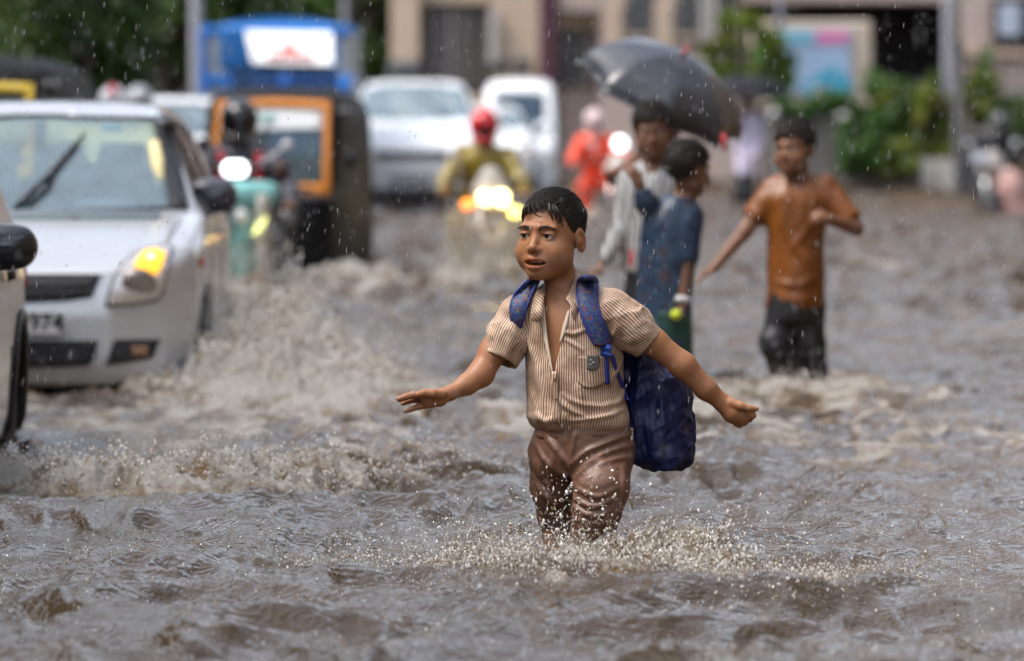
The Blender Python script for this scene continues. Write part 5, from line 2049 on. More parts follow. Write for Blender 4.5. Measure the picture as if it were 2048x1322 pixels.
for z in (.99, .42):
    st_b.box(tc_ + (-.17, 2.9, 1.62 + z - .06), (.875, 1.93, .05), .01)
for x in (-1.01, -.68):
    st_b.box(tc_ + (x, .99, 1.66), (.03, .03, .89), .01)
st_b.build('body_rail', M_BLUE, bxo)
MB().box(tc_ + (.62, .6, 1.62), (.07, .10, .34), .03).box(tc_ + (.66, .62, 1.90), (.04, .05, .12), .02).build('side_mirror', M_BLUE, truck)
for sx in (-1, 1):
    for wy in (.5, 4.0):
        wheel(tc_ + (sx * .75, wy, .38), .38, .22, truck, spokes=6)
MB().box(tc_ + (0, .02, .62), (.8, .05, .12), .03).build('bumper', M_TRUCKBODY, truck)
for sx in (-1, 1):
    MB().lathe([(.09, .02), (.09, -.02), (.05, -.04), (.002, -.045)], tc_ + (sx * .62, .04, .85), (0, 1, 0), 16).build('headlight', M_REFL, truck, True)

# ------------------------------------------------------------------ white van with a rounded cab
vx = at(1040, 300, 92)
van = empty('white_van', (vx[0], 92, -.25), 'white rounded van with a dark windscreen beside the maroon column', 'van')
vc = np.array([vx[0], 92, -.25])
HV = Hull(vc, [(.1, .3), (0, .6), (.05, 1.0), (.35, 1.25), (.75, 2.0), (1.1, 2.18), (3.5, 2.2), (3.9, 1.9), (3.95, .4)], [(0, 0), (.45, .04), (.6, .2), (.66, .6), (.66, 3.6), (.5, 3.9), (0, 3.95)],
          [(0, .25), (.6, .25), (.66, .6), (.64, 1.2), (.58, 2.0), (.45, 2.18), (0, 2.22)], .04, .16)
wv = [(.42, 1.22), (0, 1.20), (-.42, 1.22), (-.40, 1.90), (0, 1.93), (.40, 1.90)]
HV.hollow(.10, .6)
HV.cut_front(wv, 0, 1.6)
HV.body('body', M_WHITE, van)
MB().sheet(HV.panel(wv, (0, 2, 3, 5), .0, n=14), .01).build('windscreen', glass_mat('van_windscreen', (.05, .08, .12), .75), van, True)
for mir in (False, True):
    MB().sheet(HV.panel([(.38, .75), (.58, .78), (.58, .92), (.38, .90)], (0, 1, 2, 3), .006, n=6, mirror=mir), .02).build('headlight', M_REFL, van, True)
MB().sheet(HV.panel([(-.3, .62), (.3, .62), (.3, .72), (-.3, .72)], (0, 1, 2, 3), .006, n=6), .02).build('grille', M_GRILLE, van, True)
for sx in (-1, 1):
    for wy in (.75, 3.1):
        wheel(vc + (sx * .58, wy, .3), .3, .16, van)
# ================================================================== two-wheelers and their riders
def rig_hand(S, w, d, n, s=1.0, curl=.5, side=1, spread=.012):
    """palm and five fingers grown from wrist w along d; n = palm normal; side: which side the thumb is on"""
    w, d, n = [np.asarray(v, float) for v in (w, d, n)]
    d = d / np.linalg.norm(d)
    n = n - d * (n @ d)
    n /= np.linalg.norm(n)
    l = np.cross(d, n) * side
    k = w + d * .062 * s
    S.chain([w, w + d * .03 * s, k], [.020 * s, .027 * s, .029 * s], .01, flat=(n, .62))
    for i, (o, L, r) in enumerate(((.027, .066, .0085), (.009, .074, .0088), (-.009, .069, .0084), (-.026, .053, .0076))):
        p = k + l * o * s
        dd = d + l * (o / .027) * spread * 6
        pts = [p]
        for j, f in enumerate((.46, .30, .24)):
            a = curl * (j + .5) * .75
            v = math.cos(a) * dd + math.sin(a) * n
            pts.append(pts[-1] + v / np.linalg.norm(v) * L * f * s)
        S.chain(pts, [r * s * 1.1, r * s, r * s * .92, r * s * .78], .006)
    t0 = w + d * .022 * s + l * .018 * s
    t1 = t0 + (d * .5 + l * .75 + n * .3) * .035 * s
    t2 = t1 + (d * .8 + l * .3 + n * (.25 + .5 * curl)) * .028 * s
    S.chain([t0, t1, t2], [.0135 * s, .011 * s, .0085 * s], .008)


def rider(name, label, c, skin, jacket, trouser, helmet, h=.013, lean=0.0, visor=True, helmet2=None, sc=1.0, group='riders in the flood'):
    """seated rider facing the camera, hands on the bars; c = ground point under the saddle's front"""
    root = empty(name, c, label, 'person', group)
    c = np.asarray(c, float)
    q = lambda x, y, z: c + sc * np.array([x + lean * (z - .8) / 1.0, y, z])
    Hd = Head(q(0, .28, 1.47), frame(0, 6), 1.08 * sc)
    S = Solid.box(q(-.5, -.35, .1), q(.55, .75, 1.72), h)
    S.loft([(*q(0, .42, .82)[:2], q(0, 0, .82)[2], .15 * sc, .11 * sc), (*q(0, .38, 1.05)[:2], q(0, 0, 1.05)[2], .145 * sc, .10 * sc), (*q(0, .34, 1.25)[:2], q(0, 0, 1.25)[2], .16 * sc, .09 * sc), (*q(0, .32, 1.33)[:2], q(0, 0, 1.33)[2], .08 * sc, .06 * sc)], .03)
    S.cap(q(0, .32, 1.28), q(0, .29, 1.42), .055 * sc, .05 * sc, .02)
    Hd.skin(S, fine=False)
    for sx in (-1, 1):
        S.chain([q(sx * .17, .33, 1.27), q(sx * .29, .14, 1.05), q(sx * .31, -.10, .99)], [.045 * sc, .038 * sc, .026 * sc], .02)
        rig_hand(S, q(sx * .31, -.10, .99), (sx * .12, -1, -.1), (0, -.2, -1), sc, 1.5, -sx)
        S.chain([q(sx * .11, .45, .80), q(sx * .20, .06, .72), q(sx * .19, .16, .36), q(sx * .19, .10, .30)], [.075 * sc, .055 * sc, .04 * sc, .035 * sc], .03)
    P, F = S.mesh(1)
    mesh_obj('body', P, F, skin, root, True, {'tint': Hd.tint(P)})
    J = Solid.box(q(-.52, -.2, .62), q(.52, .75, 1.45), h)
    J.loft([(*q(0, .44, .68)[:2], q(0, 0, .68)[2], .21 * sc, .17 * sc), (*q(0, .42, .82)[:2], q(0, 0, .82)[2], .19 * sc, .145 * sc), (*q(0, .38, 1.05)[:2], q(0, 0, 1.05)[2], .185 * sc, .135 * sc), (*q(0, .34, 1.24)[:2], q(0, 0, 1.24)[2], .195 * sc, .12 * sc), (*q(0, .32, 1.36)[:2], q(0, 0, 1.36)[2], .09 * sc, .075 * sc)], .03)
    for sx in (-1, 1):
        J.chain([q(sx * .17, .33, 1.27), q(sx * .30, .14, 1.05), q(sx * .31, -.07, .99)], [.07 * sc, .062 * sc, .045 * sc], .03)
    J.cap(q(0, .28, 1.44), q(0, .29, 1.36), .062, .064, .0, 'cut')
    P, F = J.mesh(1)
    P = wrinkle(P, F, .012, 9, (.4, 0, 1), .4, int(abs(c[0]) * 10))
    mesh_obj('jacket', P, F, jacket, root, True)
    T = Solid.box(q(-.40, -.2, .15), q(.42, .75, .95), h)
    for sx in (-1, 1):
        T.chain([q(sx * .11, .45, .80), q(sx * .20, .05, .73), q(sx * .19, .15, .38), q(sx * .19, .14, .24)], [.105 * sc, .085 * sc, .07 * sc, .065 * sc], .03)
    P, F = T.mesh(1)
    P = wrinkle(P, F, .008, 10, (1, 0, .2), .4, 3)
    mesh_obj('trousers', P, F, trouser, root, True)
    k = 1.08 * sc
    M_ = Solid.box(Hd.c - .19 * k, Hd.c + .19 * k, .008)
    M_.ell(Hd.p(0, -.012, .028), np.array((.110, .130, .122)) * k, Hd.M, 0)
    M_.ell(Hd.p(0, .03, -.07), np.array((.088, .095, .055)) * k, Hd.M, .03 * k)
    M_.ell(Hd.p(0, .12, -.015), np.array((.078, .07, .040)) * k, Hd.M, .01, 'cut')
    M_.ell(Hd.p(0, .0, -.02), np.array((.078, .098, .085)) * k, Hd.M, .01, 'cut')
    P, F = M_.mesh(2)
    ho = mesh_obj('helmet', P, F, helmet, root, True)
    vz = MB()
    if visor:
        rows = []
        for t in np.linspace(-.052, .032, 6):
            rows.append([Hd.p(.086 * math.sin(a), -.012 + .126 * math.cos(a) * math.sqrt(max(.1, 1 - ((t - .0) / .20) ** 2)), t) for a in np.linspace(-1.15, 1.15, 13)])
        vz.sheet(rows, .004 * k)
        vz.build('visor', mat('smoked_visor', (.006, .006, .008), .12, coat=.5), ho, True)
    if helmet2:
        cr = MB()
        cr.sheet([[Hd.p(x, -.012 + .132 * math.cos(a), .028 + .124 * math.sin(a)) for x in (-.03, -.012, .012, .03)] for a in np.linspace(.5, 2.4, 14)], .004)
        cr.build('helmet_stripe', helmet2, ho, True)
    return root, Hd, q


def spoke_wheel(c, r, root, w=.09, name='wheel'):
    c = np.asarray(c, float)
    b = MB()
    n, m = 36, 10
    v, f = [], []
    for i in range(n):
        t = 2 * math.pi * i / n
        for j in range(m):
            s_ = 2 * math.pi * j / m
            rr = r - w / 2 + math.cos(s_) * w / 2
            v.append(c + np.array([math.sin(s_) * w / 2, rr * math.cos(t), rr * math.sin(t)]))
    for i in range(n):
        for j in range(m):
            f.append((i * m + j, ((i + 1) % n) * m + j, ((i + 1) % n) * m + (j + 1) % m, i * m + (j + 1) % m))
    b.add(v, f)
    o = b.build(name, M_TYRE, root, True)
    d = MB().lathe([(r - w * .8, -.03), (r - w * .8, .03), (r * .5, .02), (.05, .05), (.05, -.05), (r * .5, -.02)], c, (1, 0, 0), 24)
    d.build('rim', M_RIM, o, True)
    return o


# ------------------------------------------------------------------ turquoise scooter beside the hatchback
M_TURQ = mat('turquoise_paint', (0.20, 0.50, 0.48), 0.3, var=.08, coat=.5)
M_PALEPANEL = mat('pale_scooter_panel', (0.42, 0.40, 0.35), 0.4, var=.15, scale=6)
scp = np.array(ctr(487, 480, 36.8, -.30))
scoot = empty('motor_scooter', scp, 'turquoise scooter with a bright rectangular headlamp beside the silver hatchback', 'scooter', 'two-wheelers in the flood')
S_ = Solid.box(scp + (-.45, -.25, .2), scp + (.45, .5, 1.2), .012)
S_.bx(scp + (0, -.02, 1.02), (.235, .09, .075), np.array(Matrix.Rotation(R(-12), 3, 'X')), .06, .0)
S_.cap(scp + (-.1, .0, 1.0), scp + (.1, .0, 1.0), .10, .10, .05)
P_, F_ = S_.mesh(2)
mesh_obj('handlebar_cowl', P_, F_, M_TURQ, scoot, True)
ap_ = MB()
rows = []
for z, w, y in ((.92, .09, -.02), (.82, .17, -.04), (.68, .225, -.02), (.52, .215, .02), (.38, .165, .06), (.28, .12, .10)):
    rows.append([scp + np.array([x * w * .62 + .015, y + .10 * x * x - .05 * (1 - abs(x)), z]) for x in np.linspace(-1, 1, 11)])
ap_.sheet(rows, .03)
ap_.build('leg_shield', M_TURQ, scoot, True)
pn = MB()
rows = []
for px0, px1, py in ((517, 533, 388), (512, 538, 420), (509, 541, 465), (512, 540, 510), (521, 541, 555), (530, 542, 590)):
    a, b = at(px0, py, 36.62), at(px1, py, 36.66)
    rows.append([a, .5 * (a + b) + (0, -.03, 0), b])
pn.sheet(rows, .03)
pn.build('front_panel', M_PALEPANEL, scoot, True)
rf = MB()
a, b, c_, d_ = at(504, 472, 36.55), at(512, 450, 36.55), at(534, 432, 36.55), at(528, 452, 36.55)
rf.prism([a, b, c_, d_], (0, .03, 0))
rf.build('reflector', mat('glowing_yellow_reflector', (.85, .85, .35), .2, emit=(.9, .95, .3), estr=1.2), scoot)  # a reflector, not a lamp: its shine is put in as emission
h0, h1 = at(441, 356, 36.6), at(498, 320, 36.6)
MB().box(((h0[0] + h1[0]) / 2, 36.64, (h0[2] + h1[2]) / 2), ((h1[0] - h0[0]) / 2 * .88, .03, (h1[2] - h0[2]) / 2 * .88), .03).build('headlight', M_HEADW, scoot, True)
MB().ball(at(483, 434, 36.6), (.045, .03, .055), 14).build('indicator_lamp', mat('clear_lens', (.7, .7, .7), .1), scoot, True)
hbm = MB().tube([at(405, 330, 36.75), at(440, 335, 36.75), at(530, 335, 36.75), at(572, 330, 36.75)], .018, 8).build('handlebar', M_BLACKP, scoot, True)
mi_ = MB().tube([at(520, 325, 36.8), at(545, 312, 36.8), at(566, 296, 36.8)], .012, 6)
mi_.ball(at(574, 291, 36.78), (.042, .02, .042), 14)
mi_.build('wing_mirror', mat('pale_mirror_back', (.55, .55, .58), .2), scoot, True)
mi_ = MB().tube([at(440, 325, 36.8), at(425, 312, 36.8), at(412, 298, 36.8)], .012, 6)
mi_.ball(at(404, 291, 36.78), (.05, .02, .05), 14)
mi_.build('wing_mirror', M_BLACKP, scoot, True)
spoke_wheel(scp + (.06, .02, .235), .235, scoot, .11)
MB().sheet([[scp + np.array([.06 + x, .02 - .27 * math.cos(t), .235 + .27 * math.sin(t)]) for x in (-.09, -.06, 0, .06, .09)] for t in np.linspace(.3, 2.2, 12)], .012).build('mudguard', M_TURQ, scoot, True)
MB().box(scp + (0, .95, .62), (.16, .5, .10), .05).box(scp + (0, 1.0, .45), (.2, .42, .12), .06).build('tail_body', M_TURQ, scoot, True)
MB().box(scp + (0, .85, .755), (.15, .42, .045), .04).build('saddle', MATS['dark_vinyl'], scoot, True)
spoke_wheel(scp + (0, 1.28, .235), .235, scoot, .11)

M_BLACKHELM = mat('black_helmet', (.008, .008, .010), .2, coat=.4, var=.2)
M_DARKJ = mat('dark_rain_jacket', (.030, .032, .045), .4, var=.3, bump=.3, bscale=20)
M_DARKT = mat('dark_trousers', (.014, .014, .018), .5, var=.3)
M_RSKIN = skin_mat('rider_skin', (.20, .095, .055))
r1, H1, q1 = rider('person', 'scooter rider in a dark jacket and black helmet between the hatchback and the three-wheeler', scp + (-.03, .25, -.10), M_RSKIN, M_DARKJ, M_DARKT, M_BLACKHELM, lean=-.03, sc=1.07)
for sx in (-1, 1):
    st = MB()
    st.sheet([[q1(sx * .115 + dx, .155 - .05 * (1.27 - z) * 0 + e, z) for dx in (-.022, 0, .022)] for z, e in ((1.30, .03), (1.24, .015), (1.15, .01), (1.02, .02), (.92, .05))], .02)
    st.build('red_bag_strap', mat('red_strap', (.42, .015, .03), .5), r1, True)
gl = MB()
gl.ball(at(563, 342, 36.62), (.06, .05, .075), 12)
gl.build('gloved_hand', mat('dark_glove', (.05, .02, .02), .5), r1, True)

# ------------------------------------------------------------------ motorcycle with the yellow raincoat rider
def motorcycle(label, c, tank, group='two-wheelers in the flood', lamp=None, amber=True, fairing=True):
    root = empty('motorcycle', c, label, 'motorcycle', group)
    c = np.asarray(c, float)
    spoke_wheel(c + (0, -.05, .30), .30, root, .10)
    spoke_wheel(c + (0, 1.22, .30), .30, root, .12)
    fk = MB()
    for sx in (-1, 1):
        fk.tube([c + (sx * .085, -.05, .30), c + (sx * .085, .14, .95)], .022, 8)
    fk.build('front_fork', M_CHROME, root, True)
    MB().sheet([[c + np.array([x, -.05 - .345 * math.cos(t), .30 + .345 * math.sin(t)]) for x in (-.075, -.05, 0, .05, .075)] for t in np.linspace(.5, 2.3, 12)], .01).build('mudguard', tank, root, True)
    S = Solid.box(c + (-.3, .0, .45), c + (.3, 1.35, 1.1), .016)
    S.ell(c + (0, .48, .84), (.15, .28, .12), None, .0)
    S.bx(c + (0, 1.1, .72), (.10, .25, .07), None, .05, .05)
    P, F = S.mesh(2)
    mesh_obj('fuel_tank', P, F, tank, root, True)
    MB().box(c + (0, .92, .815), (.13, .36, .05), .04).build('saddle', MATS['dark_vinyl'], root, True)
    MB().box(c + (0, .55, .45), (.14, .20, .18), .04).tube([c + (.10, .5, .35), c + (.16, 1.0, .28), c + (.17, 1.4, .34)], [.025, .04, .05], 8).build('engine', mat('engine_metal', (.08, .08, .085), .4, metal=.6), root, True)
    hb = MB().tube([c + (-.36, .12, 1.03), c + (-.2, .16, 1.04), c + (-.08, .18, .98), c + (.08, .18, .98), c + (.2, .16, 1.04), c + (.36, .12, 1.03)], .016, 8)
    hb.build('handlebar', M_BLACKP, root, True)
    for sx in (-1, 1):
        m_ = MB().tube([c + (sx * .22, .15, 1.04), c + (sx * .27, .12, 1.20)], .008, 6).ball(c + (sx * .30, .12, 1.24), (.055, .018, .038), 12)
        m_.build('wing_mirror', mat('pale_mirror_back', (.55, .55, .58), .2), root, True)
    if fairing:
        S = Solid.box(c + (-.3, -.35, .6), c + (.3, .3, 1.25), .012)
        S.ell(c + (0, .03, .93), (.16, .14, .15), None, 0)
        S.ell(c + (0, .02, 1.05), (.10, .08, .10), None, .04)
        S.ell(c + (0, -.12, .87), (.11, .06, .055), None, .02, 'cut')
        P, F = S.mesh(2)
        mesh_obj('headlamp_fairing', P, F, mat('pale_fairing', (.40, .36, .33), .35, var=.1), root, True)
    return root


my = np.array(ctr(983, 500, 44.2, -.30))
mc = motorcycle('motorcycle with twin lit headlamps and lit indicators ridden by the yellow raincoat', my, mat('dark_tank', (.05, .03, .02), .3, coat=.4))
for px, rx in ((969, .030), (1003, .033)):
    p = at(px, 396, 44.05)
    MB().lathe([(rx * 1.7, .04), (rx * 1.75, 0), (rx * 1.3, -.03), (.002, -.045)], p, (0, 1, .04), 20).build('headlight', M_HEADY, mc, True)
for px, py, m_ in ((935, 410, M_AMBER2), (1031, 424, M_YEL)):
    p = at(px, py, 44.1)
    MB().tube([p, my + (0, .05, .93)], .012, 6).ball(p, (.048, .04, .044), 14).build('indicator_lamp', m_, mc, True)
M_YCOAT = mat('olive_yellow_raincoat', (.26, .19, .022), .38, var=.35, scale=7, bump=.3, bscale=18, coat=.2)
r2, H2, q2 = rider('person', 'rider in an olive yellow raincoat and red helmet riding towards the camera', my + (-.06, .18, -.03), M_RSKIN, M_YCOAT, M_YCOAT, mat('red_helmet', (.55, .012, .02), .22, coat=.5, var=.08), helmet2=mat('bright_red_helmet', (.8, .05, .06), .2), sc=1.0)

# ------------------------------------------------------------------ orange raincoat rider further back
oy = np.array(ctr(1236, 400, 66, -.30))
mo = motorcycle('motorcycle with one bright round headlamp ridden by the orange raincoat', oy, mat('dark_tank', (.05, .03, .02), .3), lamp=None)
p = at(1240, 287, 65.8)
MB().lathe([(.04, .06), (.075, 0), (.055, -.03), (.002, -.05)], p, (0, 1, 0), 20).build('headlight', M_HEADW, mo, True)
M_OCOAT = mat('orange_raincoat', (.80, .07, .02), .4, var=.2, scale=6, bump=.3, bscale=15)
r3, H3, q3 = rider('person', 'rider in a bright orange raincoat and pale helmet behind the umbrella', oy + (-.20, .15, .02), M_RSKIN, M_OCOAT, M_OCOAT, mat('pale_pink_helmet', (.62, .46, .46), .25, coat=.4), h=.018, lean=-.10)

# ------------------------------------------------------------------ motorcycle parked at the right edge, and two far riders' helmets
pk = np.array(ctr(1985, 420, 72, -.30))
mk = motorcycle('dark motorcycle with a pale round mirror standing at the right edge by the planters', pk, mat('black_tank', (.01, .01, .012), .3), fairing=True)
p = at(1962, 319, 71.8)
MB().tube([p, pk + (-.1, .1, 1.0)], .015, 6).ball(p, (.125, .03, .09), 16).build('round_mirror', mat('pale_mirror_glass', (.42, .44, .52), .2), mk, True)
r4, H4, q4 = rider('person', 'rider in a dark jacket and dark helmet at the right edge of the picture', pk + (.12, .25, .0), M_RSKIN, mat('black_rain_jacket', (.007, .007, .009), .6, spec=.2), M_DARKT, M_BLACKHELM, h=.018, lean=.05)
cv = Solid.box(pk + (-.1, -.3, .1), pk + (.6, .5, 1.0), .018)
cv.ell(pk + (.22, -.02, .62), (.20, .16, .30), None, 0)
cv.ell(pk + (.22, -.02, .35), (.24, .18, .18), None, .08)
P_, F_ = cv.mesh(2)
P_ = wrinkle(P_, F_, .02, 5, (0, 0, 1), .3, 4)
wb_ = empty('carrier_bag', pk + (.22, -.02, .2), 'pink and beige bundle hanging on the dark motorcycle at the right edge', 'bundle')
mesh_obj('bundle', P_, F_, mat('pink_beige_cloth', (.46, .27, .24), .6, var=.3, scale=4), wb_, True)
for px, Y, hm, lb in ((222, 46, mat('white_helmet', (.65, .67, .7), .2, coat=.5), 'rider in a white helmet with a red stripe, just showing over the silver hatchback roof'),
                      (275, 49, mat('silver_helmet', (.35, .36, .38), .25, coat=.5), 'rider in a grey helmet showing over the silver hatchback roof')):
    c4 = np.array(ctr(px, 400, Y, -.34))
    zt_ = at(0, 163, Y)[2]
    c4[2] = zt_ - 1.66
    rr, hh, qq = rider('person', lb, c4, M_RSKIN, M_DARKJ, M_DARKT, hm, h=.02, helmet2=mat('helmet_red', (.5, .02, .04), .25) if px == 222 else None)
    mm = motorcycle('motorcycle under the %s rider behind the silver hatchback' % ('white helmet' if px == 222 else 'grey helmet'), c4 - (0, .2, 0), MATS['dark_tank'], lamp=None)
# ================================================================== the wading schoolboy
BY = 16.16


def B(px, py, dy=0.0):
    return at(px, py, BY + dy)


U = BY / FPX                     # metres per photograph pixel at the boy
M_SKIN = skin_mat('schoolboy_skin', (0.35, 0.155, 0.072))

def to_px(P):
    """photo pixels of points near the boy"""
    z = P[:, 2]
    y = P[:, 1]
    dz = z - CAMH
    d = y * _cp - dz * _sp
    return np.stack([1024 + FPX * P[:, 0] / d, 661 - FPX * (y * _sp + dz * _cp) / d], 1)


ux_ = np.array([math.cos(R(20)), -math.sin(R(20))])     # torso turned 20 degrees to image left


def make_stripes():
    m = bpy.data.materials.new('striped_shirt_cotton')
    m.use_nodes = True
    N, L = m.node_tree.nodes, m.node_tree.links
    p = N['Principled BSDF']
    a = N.new('ShaderNodeAttribute')
    a.attribute_name = 'st'
    mu = N.new('ShaderNodeMath')
    mu.operation = 'MULTIPLY'
    mu.inputs[1].default_value = 2 * math.pi / 0.0072
    sn = N.new('ShaderNodeMath')
    sn.operation = 'SINE'
    cr = N.new('ShaderNodeValToRGB')
    cr.color_ramp.elements[0].position = 0.36
    cr.color_ramp.elements[1].position = 0.62
    cr.color_ramp.elements[0].color = (0.235, 0.115, 0.072, 1)
    cr.color_ramp.elements[1].color = (0.66, 0.50, 0.36, 1)
    mr = N.new('ShaderNodeMapRange')
    mr.inputs['From Min'].default_value = -1
    L.new(a.outputs['Fac'], mu.inputs[0])
    L.new(mu.outputs[0], sn.inputs[0])
    L.new(sn.outputs[0], mr.inputs['Value'])
    L.new(mr.outputs[0], cr.inputs[0])
    tc = N.new('ShaderNodeTexCoord')
    nz = N.new('ShaderNodeTexNoise')
    nz.inputs['Scale'].default_value = 14
    nz.inputs['Detail'].default_value = 5
    L.new(tc.outputs['Object'], nz.inputs['Vector'])
    mx = N.new('ShaderNodeMix')                          # wet patches are a little darker
    mx.data_type = 'RGBA'
    mx.blend_type = 'MULTIPLY'
    mx.inputs[0].default_value = 1
    c2 = N.new('ShaderNodeValToRGB')
    c2.color_ramp.elements[0].position = 0.38
    c2.color_ramp.elements[0].color = (0.58, 0.52, 0.47, 1)
    c2.color_ramp.elements[1].position = 0.58
    c2.color_ramp.elements[1].color = (1, 1, 1, 1)
    L.new(nz.outputs['Fac'], c2.inputs[0])
    L.new(cr.outputs[0], mx.inputs[6])
    L.new(c2.outputs[0], mx.inputs[7])
    L.new(mx.outputs[2], p.inputs['Base Color'])
    p.inputs['Roughness'].default_value = 0.55
    p.inputs['Sheen Weight'].default_value = 0.1
    n2 = N.new('ShaderNodeTexNoise')
    n2.inputs['Scale'].default_value = 38
    n2.inputs['Detail'].default_value = 4
    L.new(tc.outputs['Object'], n2.inputs['Vector'])
    b = N.new('ShaderNodeBump')
    b.inputs['Strength'].default_value = 0.35
    b.inputs['Distance'].default_value = 0.010
    L.new(n2.outputs['Fac'], b.inputs['Height'])
    L.new(b.outputs[0], p.inputs['Normal'])
    return m


M_STRIPE = make_stripes()
M_TROUS = mat('wet_brown_trouser_cloth', (0.150, 0.073, 0.045), 0.47, var=0.22, scale=11, bump=0.25, bscale=45, spec=0.55, rvar=0.12)
M_NAVY = mat('navy_bag_nylon', (0.006, 0.013, 0.075), 0.5, var=0.5, scale=9, bump=0.35, bscale=30, spec=0.5, rvar=0.12)
M_STRAPBLUE = mat('blue_webbing', (0.012, 0.025, 0.20), 0.5, var=0.25, scale=60)
M_LINING = mat('cream_placket_cotton', (0.62, 0.52, 0.40), 0.7, var=0.12, scale=30)


def make_pattern():
    m = mat('patterned_strap_cloth', (0.02, 0.045, 0.16), 0.6)
    N, L = m.node_tree.nodes, m.node_tree.links
    p = N['Principled BSDF']
    tc = N.new('ShaderNodeTexCoord')
    v = N.new('ShaderNodeTexVoronoi')
    v.inputs['Scale'].default_value = 150
    L.new(tc.outputs['Object'], v.inputs['Vector'])
    sep = N.new('ShaderNodeSeparateColor')
    L.new(v.outputs['Color'], sep.inputs[0])
    cr = N.new('ShaderNodeValToRGB')
    cr.color_ramp.interpolation = 'CONSTANT'
    e = cr.color_ramp.elements
    e[0].color = (0.010, 0.02, 0.12, 1)
    e[1].position = 0.34
    e[1].color = (0.022, 0.06, 0.14, 1)
    for pos, c in ((0.62, (0.02, 0.03, 0.12, 1)), (0.80, (0.13, 0.014, 0.025, 1)), (0.90, (0.10, 0.08, 0.045, 1))):
        q = e.new(pos)
        q.color = c
    L.new(sep.outputs[0], cr.inputs[0])
    L.new(cr.outputs[0], p.inputs['Base Color'])
    return m


M_PATTERN = make_pattern()

boy = empty('person', B(1160, 1075, 0) * np.array([1, 1, 0]) + np.array([0, 0, -0.47]),
            'schoolboy in open striped shirt and brown trousers wading with both arms out', 'person')

HB = Head(B(1102, 471, -.005), frame(28, 0, 1), 1.165)


